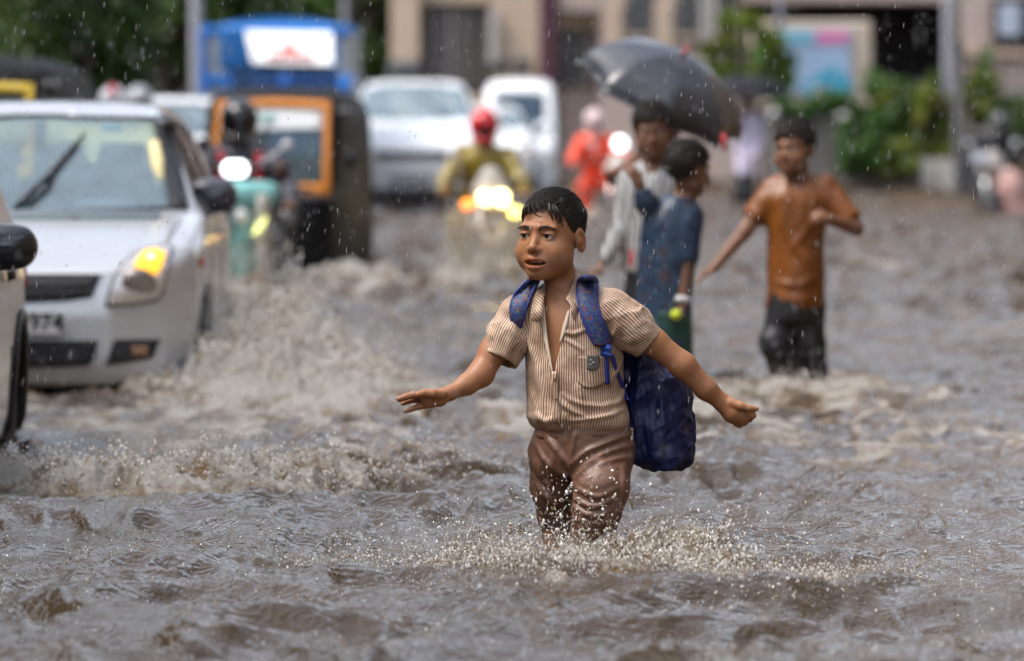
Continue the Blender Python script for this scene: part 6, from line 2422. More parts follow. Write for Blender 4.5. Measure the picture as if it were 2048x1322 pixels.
def build_boy():
    X = lambda px: float(B(px, 600)[0])
    S = Solid(axis((X(783), X(905), .0023), (X(905), X(1032), .0042), (X(1032), X(1178), .0021), (X(1178), X(1430), .0042), (X(1430), X(1528), .0023)),
              axis((BY - .24, BY - .16, .005), (BY - .16, BY + .14, .0022), (BY + .14, BY + .26, .006)),
              axis((-.49, .29, .008), (.29, .445, .0023), (.445, .72, .0042), (.72, 1.0, .0021)))
    # torso, neck, hips
    S.loft([(*B(1150, 850)[:2], B(0, 850)[2], .125, .092), (*B(1146, 780)[:2], B(0, 780)[2], .130, .097),
            (*B(1144, 700)[:2], B(0, 700)[2], .132, .092), (*B(1138, 640)[:2], B(0, 640)[2], .130, .082),
            (*B(1132, 605)[:2], B(0, 605)[2], .095, .064), (*B(1128, 585)[:2], B(0, 585)[2], .055, .050)], .02, u=ux_)
    S.chain([B(1120, 545, .012), B(1122, 585, .012), B(1130, 625, .01)], [.044, .043, .058], .03)
    HB.skin(S, mouth=.0062, smile=1.3)
    # arm at image left (his right), held out with the palm down
    sk = .02
    S.chain([B(1030, 628, .03), B(985, 705, .0), B(962, 748, -.025)], [.050, .037, .0350], sk)
    S.chain([B(962, 748, -.025), B(934, 769, -.05), B(898, 787, -.075)], [.0345, .0295, .0195], .02)
    S.chain([B(898, 787, -.075), B(875, 794, -.085), B(852, 796, -.095)], [.0200, .0225, .0185], .012, flat=((.25, .75, .61), 0.85))
    S.cap(B(880, 800, -.085), B(853, 806, -.09), .0185, .0135, .01)
    hand_fingers(S, [
        ([B(852, 789, -.100), B(828, 789, -.108), B(812, 793, -.112), B(797, 798, -.114)], [.0112, .0098, .0088, .0070]),
        ([B(852, 793, -.085), B(826, 790, -.088), B(808, 795, -.09), B(799, 800, -.091)], [.0112, .0098, .0088, .0072]),
        ([B(853, 800, -.070), B(830, 799, -.068), B(814, 803, -.066), B(806, 807, -.065)], [.0108, .0094, .0084, .0070]),
        ([B(862, 808, -.082), B(838, 813, -.088), B(823, 818, -.09), B(810, 823, -.091)], [.0112, .0094, .0082, .0064]),
        ([B(884, 789, -.105), B(866, 787, -.122), B(848, 786, -.126), B(838, 789, -.122)], [.0135, .0118, .0104, .0086])], .006)
    S.ell(B(877, 790, -.104), (.013, .010, .010), None, .008)
    # arm at image right (his left), stretched down and back, the fingers curled
    S.chain([B(1226, 622, -.035), B(1306, 683, -.05), B(1366, 731, -.045)], [.044, .0375, .0355], sk)
    S.chain([B(1366, 731, -.045), B(1412, 778, -.03), B(1447, 807, -.015)], [.0355, .0305, .0235], .02)
    S.chain([B(1447, 807, -.015), B(1466, 824, -.012), B(1482, 831, -.012)], [.0240, .0295, .0255], .015)
    hand_fingers(S, [
        ([B(1462, 806, -.03), B(1482, 812, -.042), B(1499, 817, -.044), B(1513, 818, -.042)], [.0160, .0118, .0098, .0072]),
        ([B(1487, 824, -.020), B(1500, 825, -.036), B(1506, 831, -.036), B(1497, 834, -.032)], [.0118, .0104, .0092, .0078]),
        ([B(1484, 831, -.010), B(1497, 833, -.022), B(1499, 838, -.024), B(1490, 839, -.024)], [.0118, .0104, .0092, .0078]),
        ([B(1480, 837, .000), B(1490, 840, -.012), B(1489, 845, -.016), B(1480, 844, -.018)], [.0116, .0102, .0092, .0078]),
        ([B(1473, 841, .010), B(1481, 845, .000), B(1479, 850, -.006), B(1471, 848, -.010)], [.0112, .0098, .0088, .0074])], .006)
    # legs down to the feet on the road bed
    for (hx, hy, kx, ky, kz, ax_, ay_) in ((1108, .03, 1106, .07, 1010, 1124, .16), (1205, -.02, 1197, -.10, 990, 1183, -.06)):
        hip, kn = B(hx, 915, hy), B(kx, kz, ky)
        an = B(ax_, 1340, ay_)
        an[2] = -.40
        S.chain([hip, kn, 0.5 * (kn + an) + np.array([0, .012, .01]), an], [.062, .034, .030, .026], .03)
        S.chain([an + np.array([0, .02, -.03]), an + np.array([-.03, -.09, -.05])], [.032, .024], .02)
    P, F = S.mesh(2)
    body = mesh_obj('body', P, F, M_SKIN, boy, True, {'tint': HB.tint(P)})
    HB.eyes(boy, (-.10, -.02))
    HB.brows(boy)
    HB.teeth(boy)
    HB.lashes(boy)
    fr = [[(-.012, .075, .085), (-.006, .089, .068), (.004, .0915, .052), (.016, .0905, .0475), (.024, .087, .0485)],
          [(.000, .078, .083), (.010, .088, .066), (.022, .087, .058), (.030, .083, .061)],
          [(-.018, .073, .084), (-.020, .084, .068), (-.014, .0905, .057), (-.004, .0915, .0535)],
          [(.028, .070, .078), (.036, .078, .060), (.041, .0755, .045), (.044, .0715, .034)],
          [(.036, .064, .076), (.045, .068, .058), (.050, .064, .042), (.052, .0595, .030)],
          [(.041, .059, .074), (.051, .060, .055), (.056, .054, .038), (.058, .050, .024)],
          [(-.032, .066, .078), (-.040, .075, .062), (-.043, .072, .050), (-.043, .069, .043)],
          [(-.024, .071, .081), (-.031, .081, .064), (-.036, .079, .052), (-.039, .074, .045)]]
    fr = fr + [[tuple(np.array(q) + rng.normal(size=3) * np.array([.003, .0008, .002])) for q in f] for f in fr[3:] for _ in range(3)]
    HB.hair(boy, 8000, (.020, .046), .011, (-.45, 1.0), .000, fringe=fr, h=.0026, rad=.00052, up=.007)
    return S


SB = build_boy()

# ---- shirt
SH = Solid.box((B(1005, 0)[0], BY - .19, B(0, 880)[2]), (B(1285, 0)[0], BY + .19, B(0, 545)[2]), .0032)
rows_ = [(1164, 866, .118, .095), (1160, 850, .142, .118), (1156, 838, .149, .126), (1153, 815, .146, .124), (1150, 780, .142, .119), (1148, 740, .142, .115),
         (1146, 700, .143, .110), (1143, 660, .142, .103), (1140, 630, .136, .093), (1136, 605, .108, .076), (1132, 585, .074, .060), (1130, 568, .058, .054)]
SH.loft([(*B(px, py)[:2], B(px, py)[2], a, b) for px, py, a, b in rows_], .02, u=ux_)
SH.cap(B(1085, 612, .02), B(1040, 630, .03), .055, .060, .03)
SH.cap(B(1175, 606, -.02), B(1215, 622, -.03), .055, .064, .03)
SHF = Solid(SH.ax, SH.ay, SH.az)                       # uncut copy, for things that lie on the shirt
SHF.D = SH.D.copy()
inner = [(*B(px, py)[:2], B(px, py)[2] - (.03 if py > 850 else 0), a - .0105, b - .0105) for px, py, a, b in rows_]
inner[-1] = (*inner[-1][:2], inner[-1][2] + .03, *inner[-1][3:])
SH.loft(inner, 0.004, u=ux_) if False else None
zz_ = np.array([B(0, p)[2] for p in (760, 745, 720, 690, 660, 640, 620, 600, 580, 560, 530)])
lx_ = np.array([B(p, 600)[0] for p in (1110, 1105, 1099, 1091, 1087, 1084, 1082, 1081, 1081, 1080, 1080)])
rx_ = np.array([B(p, 600)[0] for p in (1107, 1108, 1113, 1121, 1128, 1132, 1137, 1142, 1147, 1152, 1156)])


def vcut(x, y, z):
    l, r = np.interp(z, zz_, lx_), np.interp(z, zz_, rx_)
    return np.maximum(np.maximum(l - x, x - r), np.maximum(y - (BY - .01), zz_[0] - z))


SH.op(vcut, (lx_.min(), BY - .2, zz_[0]), (rx_.max(), BY, .80), 0.003, 'cut')
P_, F_ = SH.mesh(2)


def shirt_st(P):
    """stripe coordinate: arc length round the body"""
    rx = (P[:, 0] - B(1146, 700)[0]) * ux_[0] + (P[:, 1] - BY) * ux_[1]
    ry = -(P[:, 0] - B(1146, 700)[0]) * ux_[1] + (P[:, 1] - BY) * ux_[0]
    return np.arctan2(rx, -ry * 1.25) * .137 + .0030 * fbm(P[:, 0] * 16, P[:, 2] * 16, 3.3, 2)


def fold_mask(P):
    c = B(1180, 800)
    return 0.5 + 0.8 * np.exp(-((P[:, 2] - B(0, 835)[2]) / .05) ** 2) + 0.35 * np.exp(-((P[:, 2] - B(0, 730)[2]) / .08) ** 2)


st_ = shirt_st(P_)
P_ = folds(P_, F_, [
    ([(1060, 690), (1075, 740), (1085, 800), (1082, 840)], 7, .010), ([(1108, 770), (1120, 800), (1150, 825), (1185, 835)], 6, .013),
    ([(1125, 790), (1160, 808), (1205, 812), (1245, 800)], 6, .011), ([(1140, 842), (1180, 838), (1225, 828), (1252, 812)], 6, .014),
    ([(1075, 830), (1090, 842), (1108, 838)], 6, .013), ([(1122, 660), (1145, 668), (1170, 660)], 5, .010), ([(1130, 678), (1150, 690), (1165, 700)], 5, .008),
    ([(1250, 700), (1235, 735), (1215, 770)], 6, .011), ([(1050, 650), (1060, 690), (1070, 720)], 6, .010), ([(1255, 745), (1245, 785), (1230, 815)], 6, .011),
    ([(1110, 780), (1112, 815), (1118, 846)], 5, .008), ([(1165, 745), (1160, 790), (1170, 830)], 8, .008), ([(1055, 770), (1068, 805), (1075, 845)], 7, .010)], to_px)
P_ = wrinkle(P_, F_, .0040, 12, (.75, 0, .66), .35, 3, fold_mask(P_), False)
shirt = mesh_obj('shirt', P_, F_, M_STRIPE, boy, True, {'st': st_})


def on_shirt(px, py, off=.004, S=None):
    """point(s) on the front of the uncut shirt at pixel(s)"""
    px, py = np.broadcast_arrays(np.asarray(px, float), np.asarray(py, float))
    sh = px.shape
    W = np.array([B(a, b, -.08) for a, b in zip(px.ravel(), py.ravel())])
    y = front_hit(S or SHF, W[:, 0], W[:, 2])
    y = fillnan(y.reshape(sh) if len(sh) == 2 else y.reshape(-1, 1)).ravel()
    W[:, 1] = y - off
    return W.reshape(sh + (3,))


# sleeves: hollow, with a straight cuff
def sleeve(a, mid, b, ra, rm, rb, amp, seed, name='sleeve'):
    a, mid, b = map(np.asarray, (a, mid, b))
    lo, hi = np.minimum(np.minimum(a, b), mid) - .10, np.maximum(np.maximum(a, b), mid) + .10
    S = Solid.box(lo, hi, .0032)
    S.chain([a, mid, b + (b - mid) * .4], [ra, rm, rb], .02)
    ax_ = (b - mid) / np.linalg.norm(b - mid)
    S.cap(b - ax_ * .05, b + ax_ * .10, rb - .009, rb - .004, .002, 'cut')
    S.op(lambda x, y, z: (x - b[0]) * ax_[0] + (y - b[1]) * ax_[1] + (z - b[2]) * ax_[2], lo, hi, .0015, 'clip')
    P, F = S.mesh(2)
    A = (b - a) / np.linalg.norm(b - a)
    e1 = np.cross(A, (0, 1, 0))
    e1 /= np.linalg.norm(e1)
    e2 = np.cross(A, e1)
    ang = np.arctan2((P - a) @ e1, -((P - a) @ e2))
    st = ang * .062 + .0025 * fbm(P[:, 0] * 18, P[:, 1] * 18, P[:, 2] * 18, 2)
    t = (P - a) @ A / np.linalg.norm(b - a)
    P = wrinkle(P, F, amp, 13, np.cross(A, (0, 1, 0)) + .4 * A, .4, seed, .35 + .9 * np.exp(-((t - .45) / .3) ** 2))
    P = wrinkle(P, F, amp * .5, 27, A, .4, seed + 4, .4 + .6 * np.exp(-((t - .6) / .3) ** 2))
    o = mesh_obj(name, P, F, M_STRIPE, boy, True, {'st': st})
    h = MB()                                              # the stitched hem of the cuff
    return o


sleeve(B(1222, 622, -.045), B(1262, 655, -.055), B(1299, 688, -.052), .066, .062, .049, .0052, 11)
sleeve(B(1040, 632, .03), B(1015, 680, .012), B(998, 720, -.005), .064, .060, .054, .0045, 23)

# collar: stands beside the neck, folded over; placket edges; pocket; badge; buttons
cb = MB()
cb.sheet([[B(1150, 536, .035), B(1160, 545, .045), B(1173, 562, .05)],
          [B(1149, 552, -.005), B(1160, 564, .0), B(1172, 578, -.012)],
          [B(1144, 570, -.040), B(1156, 584, -.045), B(1167, 600, -.062)],
          [B(1137, 588, -.070), B(1149, 604, -.080), B(1158, 622, -.092)],
          [B(1131, 597, -.086), B(1141, 612, -.098), B(1147, 640, -.110)]], .004)
cb.sheet([[B(1092, 566, -.01), B(1084, 572, -.0), B(1074, 580, .0)],
          [B(1090, 585, -.045), B(1081, 592, -.045), B(1068, 600, -.04)],
          [B(1086, 610, -.072), B(1076, 618, -.076), B(1062, 622, -.072)],
          [B(1084, 632, -.092), B(1074, 645, -.096), B(1062, 640, -.090)]], .004)
o_ = cb.build('collar', M_STRIPE, boy, True)
v_ = np.array(cb.v)
a_ = o_.data.attributes.new('st', 'FLOAT', 'POINT')
a_.data.foreach_set('value', (v_ @ np.array([.86, .3, .42])).astype(np.float32))


def strip(rows, off, thick, n=4):
    """sheet lying on the shirt; rows of (left px, right px, py)"""
    out = []
    for l, r, y in rows:
        xs = np.linspace(l, r, n)
        out.append((xs, np.full(n, y)))
    X_ = np.array([o[0] for o in out])
    Y_ = np.array([o[1] for o in out])
    G = on_shirt(X_, Y_, off)
    for c in range(n):
        yy = G[:, c, 1]
        G[1:-1, c, 1] = .25 * yy[:-2] + .5 * yy[1:-1] + .25 * yy[2:]
    return MB().sheet(G, thick)


for rows in ([(1079, 1087, 600), (1081, 1090, 630), (1085, 1093, 660), (1091, 1097, 690), (1098, 1102, 720), (1104, 1106, 744)],
             [(1135, 1139, 622), (1129, 1136, 640), (1123, 1130, 662), (1119, 1121, 684)]):
    strip(dens(rows), .003, .003).build('placket_edge', M_LINING, boy, True)
pl = strip(dens([(1102, 1114, 742), (1104, 1116, 780), (1106, 1118, 815), (1108, 1120, 845)]), .005, .003, 5)
o_ = pl.build('button_placket', M_STRIPE, boy, True)
a_ = o_.data.attributes.new('st', 'FLOAT', 'POINT')
a_.data.foreach_set('value', shirt_st(np.array(pl.v)).astype(np.float32))
for py in (757, 796, 836):
    c = on_shirt([1109 + (py - 757) * .06], [py], .009)[0]
    MB().lathe([(.0005, -.001), (.0042, -.001), (.0045, .0008), (.003, .0014), (.0008, .001)], c, (-.3, -1, 0), 14).build('button', mat('brown_button', (0.22, 0.12, 0.08), 0.3), boy, True)
pg = coons(np.array([(1155, 712), (1154, 762), (1167, 773), (1182, 776), (1200, 771), (1216, 758), (1214, 712)]), (0, 1, 5, 6), 14)
G_ = on_shirt(pg[..., 0], pg[..., 1], .0045)
pk = MB().sheet(G_, .004)
o_ = pk.build('shirt_pocket', M_STRIPE, boy, True)
a_ = o_.data.attributes.new('st', 'FLOAT', 'POINT')
a_.data.foreach_set('value', shirt_st(np.array(pk.v)).astype(np.float32))
bgd = coons(np.array([(1173, 709), (1174, 736), (1180, 740), (1193, 738), (1198, 733), (1198, 708)]), (0, 1, 4, 5), 10)
badge = MB().sheet(on_shirt(bgd[..., 0], bgd[..., 1], .010), .002).build('school_badge', mat('grey_badge', (0.10, 0.095, 0.09), 0.6, var=0.5, scale=90), boy, True)
em = MB()
for (x, y, r) in ((1182, 719, .0032), (1186, 724, .0042), (1181, 728, .003)):
    em.lathe([(.0002, 0), (r, 0), (r * .8, .0015), (.0002, .002)], on_shirt([x], [y], .0118)[0], (0, -1, 0), 10)
em.build('badge_emblem', mat('pale_thread', (0.30, 0.29, 0.28), 0.5), badge, True)

# ---- trousers
ST = Solid.box((B(1040, 0)[0], BY - .22, -.24), (B(1295, 0)[0], BY + .19, B(0, 835)[2]), .0036)
ST.loft([(*B(1164, 846)[:2], B(0, 846)[2], .134, .108), (*B(1166, 870)[:2], B(0, 870)[2], .143, .114), (*B(1165, 900)[:2], B(0, 900)[2], .146, .114),
         (*B(1162, 925)[:2], B(0, 925)[2], .140, .108), (*B(1160, 948)[:2], B(0, 948)[2], .120, .09)], .02, u=ux_)
ST.chain([B(1112, 905, .03), B(1104, 975, .05), B(1108, 1030, .09), B(1118, 1075, .12), B(1126, 1190, .16)], [.078, .062, .048, .042, .040], .02)
ST.chain([B(1205, 910, -.025), B(1203, 975, -.10), B(1195, 1020, -.10), B(1186, 1075, -.07), B(1183, 1190, -.06)], [.086, .076, .066, .060, .055], .02)
P_, F_ = ST.mesh(2)
zk = B(0, 985)[2]
kn_ = B(1199, 980, -.09)
leg_ = sst(B(0, 930)[2], B(0, 1000)[2], P_[:, 2])
# folds that fan out from the raised knee and the crotch, and horizontal ones below the knee
P_ = folds(P_, F_, [
    ([(1262, 866), (1215, 885), (1170, 905), (1138, 935)], 7, .015), ([(1266, 890), (1225, 900), (1180, 925), (1150, 955)], 6, .012),
    ([(1272, 912), (1235, 918), (1195, 930)], 6, .010), ([(1150, 862), (1146, 890), (1140, 925)], 6, .009),
    ([(1090, 870), (1110, 895), (1135, 930)], 7, .012), ([(1068, 885), (1090, 920), (1125, 950)], 6, .010),
    ([(1064, 915), (1085, 955), (1118, 985)], 7, .012), ([(1066, 950), (1085, 985), (1115, 1010)], 6, .010),
    ([(1110, 900), (1100, 950), (1104, 1010)], 7, .009), ([(1082, 1010), (1100, 1030), (1130, 1040)], 5, .009),
    ([(1145, 968), (1170, 985), (1200, 992), (1235, 975)], 5, .009), ([(1144, 985), (1165, 1006), (1195, 1012), (1232, 992)], 5, .012),
    ([(1146, 1008), (1168, 1026), (1200, 1030), (1226, 1018)], 5, .012), ([(1150, 1030), (1172, 1044), (1202, 1048), (1222, 1040)], 5, .010),
    ([(1155, 1052), (1180, 1064), (1212, 1062)], 5, .009), ([(1163, 945), (1180, 927), (1205, 922), (1230, 935)], 6, .009),
    ([(1248, 925), (1246, 975), (1238, 1030)], 6, .009), ([(1160, 960), (1152, 1000), (1150, 1050)], 5, .008)], to_px)
P_ = wrinkle(P_, F_, .0030, 9, (.8, 0, .6), .35, 5, None, False)
P_ = wrinkle(P_, F_, .0014, 30, (.9, 0, .45), .4, 9, None, False)
trousers = mesh_obj('trousers', P_, F_, M_TROUS, boy, True)
# waistband, fly stitching, torn side pocket patch
wb = MB()
ring = []
for i in range(49):
    w = 2 * math.pi * i / 48
    row = []
    for py, e in ((850, -.012), (857, -.004), (867, .001), (874, .000)):
        c = B(1165, py)
        q = np.array([math.sin(w) * (.137 + e), -math.cos(w) * (.111 + e)])
        row.append(np.array([c[0] + q[0] * ux_[0] - q[1] * ux_[1], c[1] + q[0] * ux_[1] + q[1] * ux_[0], c[2] + .004 * math.sin(w * 3)]))
    ring.append(row)
wb.sheet(ring, .004)
wb.build('waistband', M_TROUS, boy, True)
tp = on_shirt(*np.meshgrid(np.linspace(1262, 1267, 3), np.linspace(858, 882, 6)), .004, ST)
MB().sheet(tp, .003).build('pocket_lining', M_LINING, boy, True)

# ---- school bag on his back: a thing of its own
bag = empty('school_bag', B(1310, 950, .12), 'navy school bag hanging from the back of the boy in the striped shirt', 'bag')
SG = Solid.box((B(1215, 0)[0], BY - .03, B(0, 970)[2]), (B(1410, 0)[0], BY + .30, B(0, 600)[2]), .0038)
SG.loft([(*B(px, py, d)[:2], B(px, py)[2], w * U, dp) for px, d, py, w, dp in
         [(1226, .12, 640, 26, .045), (1250, .13, 670, 44, .07), (1278, .13, 715, 66, .09), (1296, .13, 760, 78, .10), (1307, .13, 830, 74, .105), (1311, .13, 890, 67, .10), (1317, .12, 925, 55, .085), (1325, .115, 945, 36, .06), (1329, .11, 955, 20, .03)]],
        .02, u=(math.cos(R(24)), -math.sin(R(24))), p=2.6)
P_, F_ = SG.mesh(2)
P_ = wrinkle(P_, F_, .017, 8, (.16, 0, 1), .16, 31)
P_ = wrinkle(P_, F_, .007, 12, (.9, 0, .35), .3, 33)
P_ = wrinkle(P_, F_, .004, 22, (-.2, 0, 1), .25, 37)
mesh_obj('bag_body', P_, F_, M_NAVY, bag, True)
zp = MB().tube([B(1380, 832, .10), B(1384, 842, .09), B(1389, 852, .088)], [.003, .0032, .0022], 6)
zp.build('zip_pull', mat('black_plastic', (0.012, 0.012, 0.013), 0.3), bag, True)
for rows in ([(1166, 1186, 553), (1156, 1196, 562), (1154, 1194, 590), (1158, 1195, 612), (1164, 1201, 634), (1172, 1211, 655), (1181, 1219, 675), (1192, 1221, 690)],
             [(1066, 1079, 556), (1050, 1076, 566), (1028, 1062, 592), (1021, 1052, 618), (1024, 1044, 648), (1031, 1041, 672), (1035, 1040, 690)]):
    rows = dens(rows)
    n = 8
    Xr = np.array([np.linspace(l, r, n) for l, r, y in rows])
    Yr = np.array([np.full(n, y) for l, r, y in rows])
    G = on_shirt(Xr, Yr, .010)
    G[..., 1] = np.clip(G[..., 1], BY - .2, BY + .05)
    G[..., 1] -= .006 * np.sin(np.linspace(0, math.pi, n))[None]
    for _ in range(3):
        G[1:-1] = .25 * G[:-2] + .5 * G[1:-1] + .25 * G[2:]
    so = MB().sheet(G, .012).build('shoulder_strap', M_PATTERN, bag, True)
    e = MB()
    e.tube(list(G[:, 0] - np.array([0, .003, 0])), .0042, 6)
    e.tube(list(G[:, -1] - np.array([0, .003, 0])), .0042, 6)
    e.build('strap_piping', M_STRAPBLUE, so, True)
bk = MB()
c = on_shirt([1212], [700], .016)[0]
bk.box(c, (.0135, .004, .018), .003, M=frame(15, 0, 10))
bk.box(c + np.array([.001, -.004, .006]), (.0150, .003, .003), .001, M=frame(15, 0, 10))
bk.box(c + np.array([.003, -.004, -.010]), (.0150, .003, .003), .001, M=frame(15, 0, 10))
bk.build('strap_buckle', mat('blue_plastic', (0.01, 0.05, 0.28), 0.3, var=.1), bag, True)
for rows in ([(1209, 1217, 712), (1209, 1217, 735), (1211, 1219, 768)], [(1220, 1227, 708), (1231, 1237, 742), (1243, 1249, 772), (1252, 1258, 800)]):
    strip(dens(rows, 6), .008, .003, 3).build('strap_webbing', M_STRAPBLUE, bag, True)
# ================================================================== the other people in the water
class Fig:
    """a standing figure laid out in photograph pixels at its own distance"""
    def __init__(s, Y, label, skin, name='person'):
        s.Y = Y
        s.skin = skin
        s.label = label
        s.u = Y / FPX

    def b(s, px, py, dy=0.0):
        return at(px, py, s.Y + dy)

    def start(s, px, depth):
        p = s.b(px, 600)
        s.root = empty('person', (p[0], s.Y, -depth), s.label, 'person', None)
        return s.root

    def solid(s, px0, px1, py0, py1, d=.40, h=.0075):
        a, c = s.b(px0, py1), s.b(px1, py0)
        return Solid.box((a[0], s.Y - d, a[2]), (c[0], s.Y + d, c[2]), h)

    def rows(s, rr):
        """rows of (px, py, half width px, half depth m[, dy])"""
        return [(*s.b(r[0], r[1], r[4] if len(r) > 4 else 0)[:2], s.b(0, r[1])[2], r[2] * s.u, r[3]) for r in rr]

    def ch(s, S, pts, rad, k=.02, mode='add'):
        """chain of (px, py, dy), radii in px"""
        S.chain([s.b(*p) for p in pts], [r * s.u for r in rad], k, mode)

    def hand(s, S, pts, pn, sc=.9, curl=.5, side=1):
        a, c = s.b(*pts[0]), s.b(*pts[1])
        rig_hand(S, a, c - a, pn, sc, curl, side)

    def obj(s, name, S, m, wr=None, tint=None, par=None, smooth=2, seed=0, fl=None):
        P, F = S.mesh(smooth)
        if fl:
            d = lambda P_: np.stack([1024 + FPX * P_[:, 0] / (P_[:, 1] * _cp - (P_[:, 2] - CAMH) * _sp), 661 - FPX * (P_[:, 1] * _sp + (P_[:, 2] - CAMH) * _cp) / (P_[:, 1] * _cp - (P_[:, 2] - CAMH) * _sp)], 1)
            P = folds(P, F, fl, d)
        if wr:
            P = wrinkle(P, F, *wr, seed=seed, sharp=False)
        at_ = {'tint': tint(P)} if tint else None
        return mesh_obj(name, P, F, m, par or s.root, True, at_)


M_BSKIN = skin_mat('brown_skin', (.19, .085, .045))
M_BSKIN2 = skin_mat('dark_brown_skin', (.15, .068, .038))
M_RUST = mat('wet_rust_orange_cotton', (.175, .052, .004), .45, var=.4, scale=6, bump=.3, bscale=30)


def spotted(name, base, spot, scale, size):
    m = mat(name, base, .5)
    N, L = m.node_tree.nodes, m.node_tree.links
    p = N['Principled BSDF']
    tc = N.new('ShaderNodeTexCoord')
    v = N.new('ShaderNodeTexVoronoi')
    v.inputs['Scale'].default_value = scale
    L.new(tc.outputs['Object'], v.inputs['Vector'])
    sp = N.new('ShaderNodeSeparateColor')
    L.new(v.outputs['Color'], sp.inputs[0])
    mr = N.new('ShaderNodeMapRange')
    mr.inputs['From Min'].default_value = size
    mr.inputs['From Max'].default_value = size * .7
    L.new(v.outputs['Distance'], mr.inputs['Value'])
    gt = N.new('ShaderNodeMath')
    gt.operation = 'GREATER_THAN'
    gt.inputs[1].default_value = .45
    L.new(sp.outputs[0], gt.inputs[0])
    mu = N.new('ShaderNodeMath')
    mu.operation = 'MULTIPLY'
    L.new(mr.outputs[0], mu.inputs[0])
    L.new(gt.outputs[0], mu.inputs[1])
    mx = N.new('ShaderNodeMix')
    mx.data_type = 'RGBA'
    mx.inputs[6].default_value = base + (1,)
    mx.inputs[7].default_value = spot + (1,)
    L.new(mu.outputs[0], mx.inputs[0])
    L.new(mx.outputs[2], p.inputs['Base Color'])
    return m


# ------------------------------------------------------------------ laughing boy in the rust-orange shirt
f = Fig(25.86, 'laughing boy in a wet orange V-neck shirt and dark spotted trousers, arms swinging', M_BSKIN)
f.start(1590, .24)
Ho = Head(f.b(1588, 297, -.02), frame(32, 2, -3), 1.06)
S = f.solid(1380, 1735, 235, 800, .42, .0065)
Ho.skin(S, mouth=.003, smile=1.0)
f.ch(S, [(1597, 335, .03), (1598, 375, .03)], [20, 24], .03)
S.loft(f.rows([(1592, 600, 48, .08), (1592, 500, 46, .085), (1594, 430, 54, .09), (1597, 385, 58, .08), (1598, 362, 30, .05)]), .03)
f.ch(S, [(1543, 380, .02), (1490, 462, -.02), (1428, 536, -.08)], [19, 15.5, 10], .02)
f.hand(S, [(1428, 536, -.08), (1405, 552, -.10)], (0.6, -.2, -.9), .85, .45, 1)
f.ch(S, [(1652, 378, .0), (1712, 456, -.06), (1655, 438, -.20)], [20, 16, 11], .02)
f.hand(S, [(1658, 438, -.20), (1637, 437, -.23)], (-.1, .9, -.3), .85, 1.3, -1)
for hx, kx, ky, fx, d_ in ((1558, 1549, 690, 1592, -.03), (1610, 1613, 690, 1640, .05)):
    f.ch(S, [(hx, 600, 0), (kx, ky, d_), (.4 * kx + .6 * fx, 745, d_ + .05), (fx, 800, d_ + .08)], [26, 20, 16, 13], .03)
f.obj('body', S, M_BSKIN, tint=Ho.tint)
Ho.eyes(f.root, (-.05, 0))
Ho.brows(f.root, n=40)
Ho.teeth(f.root)
Ho.lashes(f.root)
Ho.hair(f.root, 900, (.03, .055), .014, (-.5, .8), .010, h=.006, rad=.0022, jag=1.6)
T = f.solid(1480, 1735, 335, 640, .32, .007)
T.loft(f.rows([(1588, 616, 59, .115), (1590, 590, 57, .115), (1592, 540, 58, .115), (1592, 480, 58, .11), (1594, 430, 63, .11), (1596, 390, 70, .10), (1597, 365, 46, .075), (1598, 350, 34, .06)]), .03)
f.ch(T, [(1548, 380, .02), (1510, 430, .0)], [30, 25], .03)
f.ch(T, [(1650, 378, 0), (1696, 436, -.05)], [31, 26], .03)
f.ch(T, [(1597, 352, .0), (1590, 378, -.15)], [22, 12], .01, 'cut')
f.ch(T, [(1510, 430, .0), (1488, 460, -.02)], [21, 21], .003, 'cut')
f.ch(T, [(1696, 436, -.05), (1716, 462, -.07)], [21, 22], .003, 'cut')
f.obj('shirt', T, M_RUST, (.006, 12, (.3, 0, 1), .35), seed=2, fl=[([(1560, 420), (1580, 480), (1610, 520)], 9, .012), ([(1630, 400), (1620, 450), (1580, 500)], 9, .012), ([(1545, 560), (1590, 570), (1640, 550)], 8, .012), ([(1560, 590), (1600, 600), (1645, 590)], 8, .010), ([(1600, 500), (1625, 540), (1640, 580)], 8, .010)])
Tr = f.solid(1480, 1680, 560, 820, .34, .008)
Tr.loft(f.rows([(1585, 640, 54, .11), (1588, 590, 52, .105), (1590, 570, 50, .10)]), .03)
f.ch(Tr, [(1560, 615, .0), (1547, 685, -.04), (1566, 735, .02), (1592, 800, .05)], [27, 29, 27, 22], .03)
f.ch(Tr, [(1610, 610, .01), (1613, 690, .05), (1628, 745, .10), (1640, 800, .13)], [40, 33, 26, 22], .03)
f.obj('trousers', Tr, spotted('spotted_dark_cloth', (.013, .013, .017), (.17, .17, .20), 22, .30), (.010, 9, (.5, 0, 1), .35), seed=5)

# ------------------------------------------------------------------ boy with his back turned, blue patterned shirt
g = Fig(24.2, 'boy seen from behind in a blue patterned shirt holding a yellow-green ball', M_BSKIN2)
g.start(1340, .24)
Hg = Head(g.b(1378, 338, 0), frame(-128, 8, 0), 1.04)
S = g.solid(1225, 1430, 270, 830, .36, .0065)
Hg.skin(S, fine=False)
g.ch(S, [(1372, 375, .02), (1362, 410, .02)], [20, 24], .03)
S.loft(g.rows([(1330, 640, 46, .08), (1335, 540, 45, .08), (1343, 450, 50, .08), (1350, 415, 44, .07), (1360, 395, 26, .05)]), .03)
g.ch(S, [(1378, 430, -.02), (1372, 520, -.06), (1364, 605, -.10)], [17, 15, 10.5], .02)
g.hand(S, [(1364, 605, -.10), (1360, 625, -.11)], (-.8, -.5, 0), .85, 1.25, 1)
g.ch(S, [(1312, 425, .02), (1290, 402, -.05), (1278, 368, -.08)], [18, 14, 10], .02)
